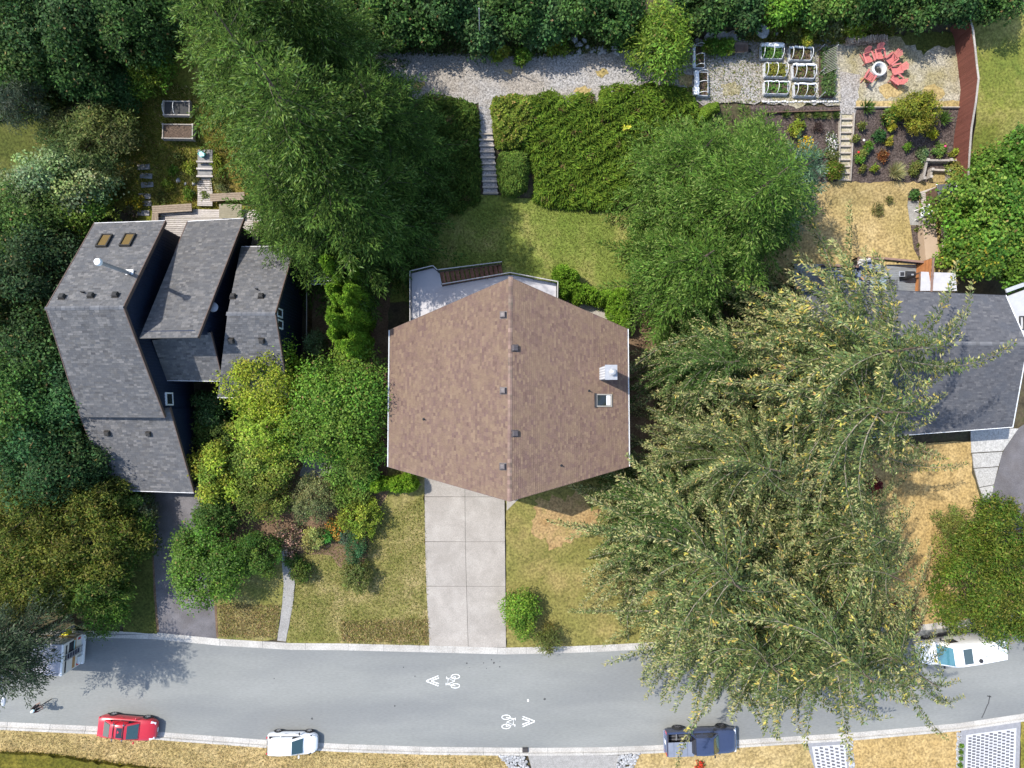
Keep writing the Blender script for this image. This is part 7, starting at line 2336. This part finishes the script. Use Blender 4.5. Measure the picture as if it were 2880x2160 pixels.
BL = ["dark broadleaf tree at the top edge beside the giant firs", "dark broadleaf tree overhanging the shaded end of the gravel", "blackish broadleaf tree at the top edge, third along the gravel", "low dark broadleaf tree leaning over the gravel's middle", "dark broadleaf tree at the top edge behind the slim pole", "dark broadleaf tree with pale leaf clumps by the rubble", "greener broadleaf tree at the top edge behind the bright sapling", "dark broadleaf tree between rubble and bright sapling", "dark broadleaf tree above the boulders by the long hooped bed", "blackish small tree above the mossy boulder", "fresh green tree at the top edge above the hooped beds", "leafy green tree at the top edge above the stony weeds", "dark tree at the top edge above the woodpile", "dark tree at the top edge between woodpile and fence", "blackish tree at the top edge where the fence ends", "dark tree at the top edge over the neighbour's lawn"]
for (px, py, r, h, c), l in zip(BK, BL):
    leafy("broadleaf_tree", l, "tree", px, py, r, h, c, 8000, .28, .2, 20, trunk=.2, tips=[tuple(min(1, x * 2.0) for x in c[0])], tf=.28)
leafy("bright_sapling", "bright yellow-green young tree drooping over the gravel", "tree", 1858, 108, 88, 5.0, [(.11, .185, .022), (.15, .225, .03), (.085, .15, .02)], 6200, .36, .12, 20, rpy=112, droopy=.5)
for k, (px, py, r, col, l) in enumerate(((1500, 118, 30, PALE, "whitish flowering shrub at the gravel's wooded edge"), (1560, 125, 34, YELG, "yellow-green shrub at the gravel edge beside the whitish one"), (1405, 150, 22, YELG, "yellowing fern at the foot of the slim pole"), (1470, 160, 18, MIDG, "low green fern at the gravel edge right of the slim pole"), (2250, 60, 40, YELG, "yellow-green shrub in the stony weeds above the hooped beds"), (2320, 75, 30, OLIV, "olive shrub in the stony weeds"), (2410, 70, 40, [(.13, .2, .02), (.17, .23, .03)], "bright yellow-green shrub behind the woodpile"), (2345, 75, 34, GREY, "greyish dome shrub left of the woodpile"), (2230, 100, 22, OLIV, "yellow flowered weeds beside the loose rocks"), (2000, 128, 22, MIDG, "leafy green plants between long hooped bed and wheelbarrow, near bed"), (2040, 132, 22, MIDG, "leafy green plants by the wheelbarrow's handles"), (2265, 105, 18, YELG, "low yellow-green weeds above the second hooped bed"))):
    leafy("edge_shrub", l, "shrub", px, py, r, 1.4, col, 1100, .22, .12, 7)
pole = G(1350, 158, .1)
po = thing("slim_pole", "slim grey pole with a dark foot at the wooded edge of the gravel", "pole", tuple(pole))
MB().tube([(pole.x, pole.y, pole.z), (pole.x, pole.y, pole.z + 6.5)], [.05, .035], 8).build("shaft", GALV, po, smooth=True)
MB().box((pole.x, pole.y, pole.z + .3), (.22, .22, .6)).build("foot_block", WOODD, po)

# --- clipped and ground covering evergreens
def mound(name, label, cat, px, top, n, cols, ll, lw, seed, edge=26, flow=(0, -1), lumps=.5, kind=None, up=.55, tips=None, tf=0):
    """evergreen mass over a photo outline; its surface rises from the rim to top metres, with soft billows"""
    rng = np.random.default_rng(seed)
    poly = np.array(px, float)
    def inside(x, y):
        c = np.zeros(len(x), bool)
        for i in range(len(poly)):
            (x1, y1), (x2, y2) = poly[i], poly[i - 1]
            m = ((y1 > y) != (y2 > y)) & (x < (x2 - x1) * (y - y1) / (y2 - y1 + 1e-9) + x1)
            c ^= m
        return c
    def dist(x, y):
        d = np.full(len(x), 1e9)
        for i in range(len(poly)):
            a, b = poly[i - 1], poly[i]
            ab = b - a
            t = np.clip(((x - a[0]) * ab[0] + (y - a[1]) * ab[1]) / (ab @ ab + 1e-9), 0, 1)
            d = np.minimum(d, np.hypot(x - a[0] - ab[0] * t, y - a[1] - ab[1] * t))
        return d
    xs, ys = [], []
    while sum(map(len, xs)) < n:
        x = rng.uniform(poly[:, 0].min(), poly[:, 0].max(), n * 2)
        y = rng.uniform(poly[:, 1].min(), poly[:, 1].max(), n * 2)
        m = inside(x, y)
        xs.append(x[m]); ys.append(y[m])
    x, y = np.concatenate(xs)[:n], np.concatenate(ys)[:n]
    d = dist(x, y)
    ph = rng.uniform(0, 6.28, 8)
    k = rng.uniform(.035, .12, (8, 2)) * rng.choice([-1, 1], (8, 2))
    bil = np.abs(np.sin(x * k[0, 0] + y * k[0, 1] + ph[0])) * .5 + np.abs(np.sin(x * k[1, 0] + y * k[1, 1] + ph[1])) * .5 + .35 * np.sin(x * k[2, 0] * 2 + y * k[2, 1] * 2 + ph[2])
    h = top * np.sqrt(1 - (1 - np.clip(d / edge, 0, 1)) ** 2) * (1 - lumps * .5 + lumps * .5 * bil)
    g = [G(a, b) for a, b in zip(x[:1], y[:1])]
    # solve the ground point for all at once
    dirs = np.array([tuple(ray(a, b)) for a, b in zip(x, y)])
    z = np.full(n, 2.0)
    for _ in range(14):
        kk = (z - CAM_H) / dirs[:, 2]
        wy = dirs[:, 1] * kk
        z = .5 * z + .5 * (np.interp(wy, TY, TZ) + h)
    kk = (z - CAM_H) / dirs[:, 2]
    pos = np.stack([dirs[:, 0] * kk, dirs[:, 1] * kk, z - rng.uniform(0, 1, n) ** 2 * np.minimum(.45, h * .5)], 1)
    sw = .9 * np.sin(x * .031 + y * .043 + ph[3]) + .7 * np.sin(x * .083 - y * .067 + ph[4])
    cs, sn = np.cos(sw), np.sin(sw)
    fl = np.stack([flow[0] * cs - flow[1] * sn, flow[0] * sn + flow[1] * cs, np.full(n, .15)], 1)
    dr = fl + rng.normal(0, .55, (n, 3)) * [1, 1, .6]
    nr = np.array([0, 0, 1.0]) + rng.normal(0, up, (n, 3))
    cl = jitter_cols(rng, cols, n, .2)
    bald = np.sin(x * .045 + y * .02 + ph[7]) * np.sin(y * .06 - x * .017 + ph[0]) > .86
    bs = bald & (rng.uniform(0, 1, n) < .55)
    if top > 1.05 and n > 9000: cl[bs] = jitter_cols(rng, [(.12, .09, .04), (.09, .08, .03)], int(bs.sum()), .25)
    cl *= (1 + .22 * np.sin(x * .05 + ph[5]) * np.sin(y * .06 + ph[6]))[:, None]
    if tips is not None:
        t = rng.uniform(0, 1, n) < tf
        cl[t] = jitter_cols(rng, tips, int(t.sum()), .2)
    c = pos.mean(0); c[2] = zt(c[1])
    v = leaf_arrays(pos, dr, nr, ll * rng.uniform(.6, 1.35, n), lw * rng.uniform(.7, 1.3, n)) - c
    o = link_mesh(name, leaf_mesh(name, v, cl, NEEDLE))
    o.location = tuple(c)
    if kind: o["kind"] = kind
    return tag(o, label, cat)
JUN = [(.085, .14, .018), (.115, .175, .022), (.06, .108, .015)]
mound("juniper_bank", "wide feathery juniper mass covering the bank beside the gravel steps", "hedge", [(1420, 305), (1500, 262), (1545, 252), (1590, 265), (1660, 258), (1676, 285), (1690, 240), (1740, 232), (1790, 236), (1840, 228), (1900, 246), (1950, 240), (1966, 300), (1960, 420), (1880, 470), (1800, 540), (1745, 588), (1640, 588), (1530, 575), (1500, 560), (1494, 430), (1430, 400)], 1.1, 34000, JUN, .36, .10, 61, flow=(.25, -.9))
mound("juniper_bank", "dark feathery juniper mass on the fir side of the gravel steps", "hedge", [(1190, 262), (1260, 268), (1340, 290), (1348, 330), (1350, 440), (1353, 560), (1300, 595), (1150, 620), (1120, 400)], 1.2, 17000, [(.055, .095, .018), (.08, .12, .022), (.045, .08, .016)], .34, .10, 62, flow=(-.2, -.9))
mound("leafy_bank_shrub", "lighter broad leaved shrub at the top of the gravel steps", "shrub", [(1376, 300), (1390, 272), (1430, 262), (1495, 268), (1510, 320), (1490, 380), (1450, 420), (1395, 415), (1388, 350)], 1.5, 5200, [(.12, .165, .025), (.155, .195, .035), (.085, .13, .02)], .22, .15, 63, tips=[(.28, .22, .07)], tf=.05)
mound("clipped_bush", "clipped oval bush beside the lower gravel steps", "bush", [(1396, 450), (1410, 425), (1450, 415), (1482, 428), (1490, 470), (1486, 530), (1450, 556), (1412, 550), (1398, 510)], 1.7, 5200, [(.075, .13, .025), (.10, .155, .03)], .18, .09, 64, edge=34, flow=(0, -1), lumps=.3)
mound("yellow_bank_plant", "small bright yellow plant in the juniper mass", "plant", [(1748, 350), (1774, 345), (1776, 362), (1760, 368), (1748, 364)], 1.5, 260, [(.42, .42, .05), (.5, .48, .08)], .24, .15, 65, edge=10)
mound("clipped_dome", "smooth clipped light green dome under the hemlocks, beside the juniper bank", "bush", [(1957, 330), (1968, 305), (1992, 289), (2018, 287), (2024, 310), (1990, 340), (1960, 350)], 1.6, 5200, [(.10, .17, .02), (.12, .19, .025)], .12, .05, 66, edge=22, lumps=.1, up=.35)

# --- upright cedars: one mesh per variant, copied
def cedar_mesh(seed, h, r, n, cols):
    rng = np.random.default_rng(seed)
    t = rng.uniform(0, 1, n) ** .8
    az = rng.uniform(0, 2 * math.pi, n)
    prof = np.sin(np.pi * np.clip(.12 + .88 * t, 0, 1)) ** .55 * (1 - .35 * t) + .08
    lump = 1 + .12 * np.sin(az * 5 + t * 9 + rng.uniform(0, 6)) + .08 * np.sin(az * 3 - t * 14)
    rr = r * prof * lump * (1 - .25 * rng.uniform(0, 1, n) ** 2)
    pos = np.stack([np.cos(az) * rr, np.sin(az) * rr, h * t * .97 + .05], 1)
    out = np.stack([np.cos(az), np.sin(az), np.zeros(n)], 1)
    dr = out * .8 + [0, 0, .75] + rng.normal(0, .35, (n, 3))
    nr = np.stack([-np.sin(az), np.cos(az), np.zeros(n)], 1) * rng.normal(0, .6, (n, 1)) + out * .55 + [0, 0, .9] + rng.normal(0, .3, (n, 3))
    v = leaf_arrays(pos, dr, nr, rng.uniform(.14, .3, n), rng.uniform(.06, .11, n))
    c = jitter_cols(rng, cols, n, .18)
    return leaf_mesh("crown", v, c, NEEDLE)
EMER = [(.13, .24, .024), (.17, .29, .034), (.10, .19, .02)]
ORD = "first second third fourth fifth sixth seventh eighth ninth tenth eleventh twelfth thirteenth fourteenth fifteenth sixteenth seventeenth eighteenth nineteenth twentieth".split()
def upright(name, label, cat, meshes, spots, h, group, jit=.12, seed=1):
    rng = random.Random(seed)
    for i, (px, py) in enumerate(spots):
        b = G(px, py, .05)
        t = thing(name, label if isinstance(label, str) else label[i], cat, tuple(b), group)
        link_mesh("crown", meshes[i % len(meshes)], t)
        s = rng.uniform(1 - jit, 1 + jit)
        t.scale = (s, s, s * rng.uniform(1 - jit, 1 + jit))
        t.rotation_euler = (0, 0, rng.uniform(0, 6.28))
        trk = MB(); trk.tube([(b.x, b.y, b.z - .1), (b.x, b.y, b.z + h * .7)], [.06, .02], 6); trk.build("trunk", BARK, t)
cm = [cedar_mesh(70 + k, 7.6, .56, 4600, EMER) for k in range(3)]
colp = [(985, 795), (1000, 822), (984, 850), (1000, 878), (985, 905), (1000, 932), (985, 958), (1000, 985), (1024, 780), (1036, 806), (1024, 834), (1038, 860), (1026, 888), (1040, 914), (1026, 940), (1040, 966), (1012, 762), (1028, 992)]
upright("columnar_cedar", [("%s tall columnar cedar from the pergola, row beside the navy house" % ORD[k]) if k < 8 else ("%s tall columnar cedar from the pergola, row beside the brown house" % ORD[k - 8]) if k < 16 else ("tall columnar cedar closing the %s end of the double row" % ("pergola", "garden tree")[k - 16]) for k in range(18)], "tree", cm, colp, 7.6, "columnar cedars beside the brown house", seed=2)
hm_ = [cedar_mesh(80 + k, 2.3, .6, 1900, [(.16, .28, .03), (.2, .33, .04), (.12, .22, .025)]) for k in range(3)]
hd = [(1570, 800), (1592, 812), (1576, 832), (1612, 820), (1634, 830), (1620, 842), (1655, 838), (1676, 846), (1698, 842), (1716, 852), (1735, 842), (1742, 866), (1722, 880), (1745, 892), (1728, 908), (1744, 918), (1600, 790), (1575, 780)]
upright("hedge_cedar", ["%s low cedar from the deck rail in the bent patio hedge" % ORD[k] for k in range(16)] + ["low cedar of the patio hedge standing furthest into the back lawn", "low cedar of the patio hedge right against the deck rail"], "shrub", hm_, hd, 2.3, "low cedars around the patio", seed=3)
fm_ = [cedar_mesh(90 + k, 2.0, .52, 1500, [(.15, .27, .025), (.19, .31, .035)]) for k in range(2)]
upright("hedge_cedar", ["%s low cedar from the shrubs in the short row before the brown house" % ORD[k] for k in range(9)], "shrub", fm_, [(1030, 1352), (1046, 1358), (1066, 1356), (1086, 1356), (1106, 1356), (1124, 1357), (1142, 1358), (1152, 1344), (1158, 1356)], 2.0, "low cedars before the brown house", seed=4)
leafy("slender_tree", "slender bluish green tree at the foot of the columnar cedars", "tree", 888, 965, 26, 3.5, [(.08, .13, .06), (.10, .16, .075)], 1500, .2, .08, 8, rpy=36)

# --- plants of the mulch garden
leafy("round_maple_bush", "large round olive green bush between mulch bed and chairs", "bush", 2578, 318, 50, 2.6, [(.125, .15, .018), (.16, .175, .022), (.09, .115, .015)], 6200, .24, .11, 15, rpy=52, tips=[(.22, .21, .03)], tf=.25)
leafy("golden_bush", "round yellow-green bush in the upper corner of the left mulch bed", "bush", 2239, 361, 19, 1.0, [(.14, .18, .02), (.18, .21, .03)], 1000, .16, .1, 7)
leafy("golden_bush", "round bush with orange yellow flowers in the left mulch bed", "bush", 2262, 407, 20, 1.0, [(.12, .16, .02), (.2, .2, .03)], 1000, .15, .1, 7, tips=[(.62, .36, .03), (.6, .48, .04)], tf=.75)
leafy("red_flower", "low red flowering plant near the blue spruce in the left mulch bed", "flower", 2222, 450, 12, .5, [(.08, .1, .03)], 320, .13, .09, 5, tips=[(.45, .02, .05)], tf=.9)
leafy("golden_bush", "yellow-green bush near the blue spruce's tip", "bush", 2293, 433, 16, .9, [(.13, .17, .03), (.18, .2, .05)], 650, .16, .09, 6)
leafy("step_shrub", "speckled green shrub on the left of the timber edged steps", "shrub", 2340, 432, 17, .8, [(.10, .13, .04), (.14, .16, .06)], 700, .15, .09, 6)
leafy("step_shrub", "large round green bush at the foot of the timber edged steps", "shrub", 2346, 480, 26, 1.2, [(.08, .125, .015), (.11, .15, .02)], 1800, .2, .08, 9, tips=[(.2, .12, .04)], tf=.1)
leafy("white_flowers", "patch of white and lilac flowers beside the timber edged steps", "flower", 2338, 400, 17, .5, [(.10, .13, .05), (.07, .10, .05)], 900, .13, .09, 7, rpy=38, tips=[(.6, .58, .62)], tf=.45)
leafy("dark_fine_shrub", "purplish brown airy shrub in the left mulch bed", "shrub", 2302, 362, 15, .5, [(.04, .025, .025), (.06, .04, .035)], 350, .14, .05, 6)
tuf = [tuft_mesh(40, .5, .5, 90, [(.06, .11, .025), (.10, .14, .04)]), tuft_mesh(41, .5, .45, 80, [(.14, .15, .05), (.2, .19, .09)]), tuft_mesh(42, .55, .5, 80, [(.06, .11, .025), (.07, .13, .03)], .07)]
def tufts(label, pts, v, group, s=1.0, name="grass_clump"):
    for i, (px, py) in enumerate(pts):
        o = link_mesh(name, tuf[v])
        o.location = G(px, py, .1)
        o.rotation_euler = (0, 0, i * 1.7)
        o.scale = (s, s, s)
        tag(o, label if isinstance(label, str) else label[i], "plant", group)
tufts(["strappy dark green clump at the board's hemlock end", "arching green clump second along the retaining board", "pale striped clump midway along the retaining board", "green clump next to the pale one along the retaining board", "arching clump at the steps' end of the retaining board"], [(2207, 325), (2248, 326), (2288, 324), (2308, 326), (2348, 328)], 0, None)
tufts("thin pale leafed clump at the retaining board of the left mulch bed", [(2236, 328), (2268, 328), (2328, 328), (2300, 326)], 1, "pale clumps along the retaining board", .8)
tufts(["strappy bright green clump on the chair side of the big round bush", "strappy green clump at the upper corner below the gravel path", "strappy bright green clump between the big round bush and the fence"], [(2486, 338), (2432, 305), (2648, 338)], 2, None, 1.5, "strap_leaf_plant")
leafy("hosta_clump", "spreading green and yellow hosta left of the big round bush", "plant", 2512, 322, 22, .9, [(.09, .16, .03), (.2, .2, .04)], 800, .3, .12, 7)
tb_ = tuft_mesh(50, 1.0, .95, 380, [(.34, .33, .17), (.42, .41, .24), (.26, .27, .12)], .035)
o = link_mesh("pampas_clump", tb_); o.location = G(2513, 487, .1); tag(o, "large pale cream grass clump in the right mulch bed", "plant")
MG = [(2422, 355, 8, OLIV, "small dark olive tuft below the strappy corner clump"), (2472, 380, 17, [(.03, .08, .025), (.045, .10, .03)], "dark blue-green rounded shrub in the right mulch bed"), (2507, 358, 9, [(.3, .3, .03), (.25, .27, .03)], "small bright yellow bush between dark shrub and big round bush"), (2500, 398, 9, [(.2, .2, .03)], "small golden tuft beside the dark blue-green shrub"), (2622, 378, 12, [(.36, .36, .03), (.3, .32, .03)], "bright yellow bush below the big round bush"), (2520, 325, 8, YELG, "yellow leafed plant under the hosta"), (2441, 410, 10, MIDG, "green plant with cream bloom beside the steps"), (2425, 435, 12, [(.13, .17, .04)], "yellow-green rose with a red bloom beside the steps"), (2418, 450, 10, MIDG, "low green plant under the red rose"), (2443, 416, 10, [(.06, .14, .03)], "glossy green plant next to the cream bloom"), (2482, 437, 14, [(.2, .075, .03), (.14, .06, .03)], "rust red leafed bush in the right mulch bed"), (2552, 414, 9, MIDG, "small green sprig in the middle of the right mulch bed"), (2595, 432, 17, [(.09, .13, .05), (.15, .18, .1)], "variegated bush near the timber frame"), (2642, 423, 20, [(.08, .15, .03), (.14, .2, .05)], "rounded hydrangea with one pink bloom near the fence"), (2580, 465, 14, OLIV, "scrubby plant on the outer timber frame's side"), (2426, 474, 8, OLIV, "dull green tuft low beside the steps"), (2460, 474, 8, YELG, "tiny yellow-green sprig low in the right mulch bed"), (2405, 392, 8, OLIV, "olive tuft against the steps' edge"), (2570, 480, 12, OLIV, "scrubby plant below the other beside the timber frame"), (2684, 430, 9, YELG, "small yellow-green sprig at the fence foot")]
for px, py, r, c, l in MG:
    leafy("garden_plant", l, "plant", px, py, r, .75, c, int(130 + r * 38), .16, .09, 6)
def bloom(px, py, col, label, h=.85, r=.1):
    p_ = G(px, py, h)
    mb = MB().ball(p_, r, (1, 1, .7), 8, 6)
    solo(mb, "flower_head", mat("petal_" + label.split()[0], [col, tuple(min(1, c * 1.2) for c in col)], 12, .7), label, "flower", smooth=True)
bloom(2430, 394, (.75, .72, .6), "cream round bloom beside the steps")
bloom(2415, 428, (.5, .02, .03), "red rose bloom beside the steps")
bloom(2659, 411, (.55, .06, .16), "pink hydrangea bloom near the fence")
leafy("vine_mass", "yellowing vine mass over the outer timber frame by the fence", "vine", 2682, 490, 20, 1.4, [(.2, .22, .05), (.26, .25, .06), (.14, .17, .04)], 2000, .17, .11, 9, rpy=34)
leafy("low_ground_plant", "dark green plant patch at the end of the board walk", "plant", 2574, 548, 14, .6, [(.05, .12, .03)], 420, .17, .1, 5)
leafy("low_ground_plant", "spreading straggly plant in the middle of the straw lawn", "plant", 2468, 588, 18, .5, [(.09, .10, .03), (.12, .13, .05)], 380, .2, .05, 6)
leafy("low_ground_plant", "straggly side shoot on the straw lawn, beside the spreading plant", "plant", 2500, 562, 13, .4, [(.11, .12, .04)], 200, .18, .05, 5)
for px, py, l in ((2578, 646, "small tuft in the mulch strip, upper beside tan box"), (2584, 690, "small tuft in the mulch strip, middle beside tan box"), (2592, 725, "small tuft in the mulch strip, lower beside tan box")):
    leafy("low_ground_plant", l, "plant", px, py, 6, .35, OLIV, 110, .14, .07, 4)
for k in range(5):
    leafy("box_ball", "tiny round box plant in the white pebble strip", "plant", 2703 - k * 1.2, 2096 + k * 18, 5, .4, MIDG, 220, .1, .07, 6, group="round box plants in the pebble strip")
leafy("red_leafed_shrub", "deep crimson leafed shrub under the cedar arms by the camper van", "shrub", 2540, 1740, 50, 2.2, [(.11, .014, .028), (.15, .02, .035), (.08, .01, .02)], 3600, .18, .12, 10, rpy=44)
leafy("red_leafed_shrub", "small crimson shrub glimpsed between the cedars above the tan lawn", "shrub", 2458, 1368, 20, 1.2, [(.13, .018, .02), (.09, .012, .02)], 700, .18, .12, 7)
leafy("olive_shrub", "yellowish olive shrub between tan lawn and green cypress", "shrub", 2680, 1490, 50, 3.0, [(.11, .135, .03), (.15, .165, .045)], 2800, .26, .08, 11, rpy=62)
leafy("red_flower", "red flowering plant at the verge behind the pickup", "flower", 1968, 2152, 12, .4, [(.08, .1, .03)], 300, .13, .09, 5, tips=[(.55, .05, .03)], tf=.9)

# --- rough grass: uncountable blades on the drier places
def blades(label, px, n, cols, hgt, seed, name="grass", w=.03):
    rng = np.random.default_rng(seed)
    poly = np.array(px, float)
    x = rng.uniform(poly[:, 0].min(), poly[:, 0].max(), n * 3)
    y = rng.uniform(poly[:, 1].min(), poly[:, 1].max(), n * 3)
    c = np.zeros(len(x), bool)
    for i in range(len(poly)):
        (x1, y1), (x2, y2) = poly[i], poly[i - 1]
        c ^= ((y1 > y) != (y2 > y)) & (x < (x2 - x1) * (y - y1) / (y2 - y1 + 1e-9) + x1)
    x, y = x[c][:n], y[c][:n]
    n = len(x)
    dirs = np.array([tuple(ray(a, b)) for a, b in zip(x, y)])
    z = np.full(n, 1.0)
    for _ in range(14):
        wy = dirs[:, 1] * (z - CAM_H) / dirs[:, 2]
        z = .5 * z + .5 * (np.interp(wy, TY, TZ) + .1)
    kk = (z - CAM_H) / dirs[:, 2]
    pos = np.stack([dirs[:, 0] * kk, dirs[:, 1] * kk, z], 1)
    dr = rng.normal(0, .8, (n, 3)); dr[:, 2] = np.abs(dr[:, 2]) * .7 + .35
    nr = np.array([0, 0, 1.]) + rng.normal(0, .6, (n, 3))
    v = leaf_arrays(pos, dr, nr, hgt * rng.uniform(.5, 1.4, n), w * rng.uniform(.7, 1.5, n))
    o = link_mesh(name, leaf_mesh(name, v, jitter_cols(rng, cols, n, .25), LEAF), None, "stuff")
    o["label"] = label
STC = [(.30, .23, .115), (.25, .185, .085), (.36, .29, .16), (.15, .135, .05)]
GRC = [(.13, .15, .03), (.18, .18, .05), (.09, .12, .02), (.26, .22, .09)]
blades("dry grass blades on the verge along the far kerb", [(0, 2052), (500, 2085), (1000, 2118), (1400, 2126), (1450, 2170), (0, 2170)], 14000, STC, .13, 1, w=.035)
blades("rough straw blades by the kerb between driveway and path", [(614, 1700), (790, 1700), (776, 1794), (616, 1790)], 3600, STC, .18, 2, w=.05)
blades("short blades on the front lawn", [(840, 1560), (1194, 1390), (1206, 1810), (810, 1800)], 14000, GRC, .13, 3, w=.045)
blades("straw blades at the lawn's kerb edge", [(960, 1745), (1206, 1740), (1206, 1810), (960, 1804)], 2600, STC, .24, 4, w=.05)
blades("wild grass on the mossy slope", [(300, 260), (480, 230), (700, 300), (740, 540), (600, 600), (420, 590), (300, 540)], 15000, [(.16, .16, .03), (.24, .2, .06), (.11, .13, .02), (.3, .24, .10)], .26, 5, w=.05)
blades("long grass on the bank at the lower left corner", [(-40, 2118), (110, 2118), (330, 2147), (540, 2175), (-40, 2175)], 6500, [(.11, .105, .012), (.075, .075, .01), (.16, .135, .02)], .4, 6, w=.05)
blades("weeds among the gravel and hooped beds", [(1960, 110), (2345, 112), (2345, 295), (1990, 290)], 4200, [(.14, .17, .04), (.25, .22, .08), (.10, .14, .03)], .16, 7, w=.05)
blades("weeds in the stony ground below the wood", [(2090, 60), (2400, 50), (2520, 80), (2500, 110), (2345, 125), (2100, 118)], 7500, [(.14, .18, .03), (.2, .2, .05), (.3, .24, .10), (.09, .13, .025)], .32, 8, w=.07)
blades("undergrowth at the foot of the wood above the gravel", [(1040, 90), (1960, 70), (1950, 130), (1700, 148), (1500, 160), (1050, 150)], 9000, [(.05, .09, .02), (.09, .12, .03), (.13, .13, .05)], .35, 9, w=.09)
blades("dark fern and leaf undergrowth of the wood in the top corner", [(-60, -60), (560, -60), (500, 150), (470, 210), (300, 250), (130, 330), (-60, 350)], 16000, [(.04, .075, .018), (.06, .10, .025), (.03, .055, .014), (.10, .12, .03)], .5, 21, w=.16)
blades("shaded undergrowth between the left hand trees and the navy house", [(-60, 560), (260, 560), (120, 860), (300, 1380), (200, 1720), (-60, 1720)], 16000, [(.035, .065, .016), (.055, .09, .022), (.03, .05, .014)], .5, 22, w=.15)
blades("blades on the back lawn", [(1150, 600), (1490, 570), (1760, 575), (1790, 800), (1400, 745), (1140, 760)], 9000, [(.12, .15, .03), (.17, .19, .045), (.09, .12, .02)], .12, 10, w=.045)
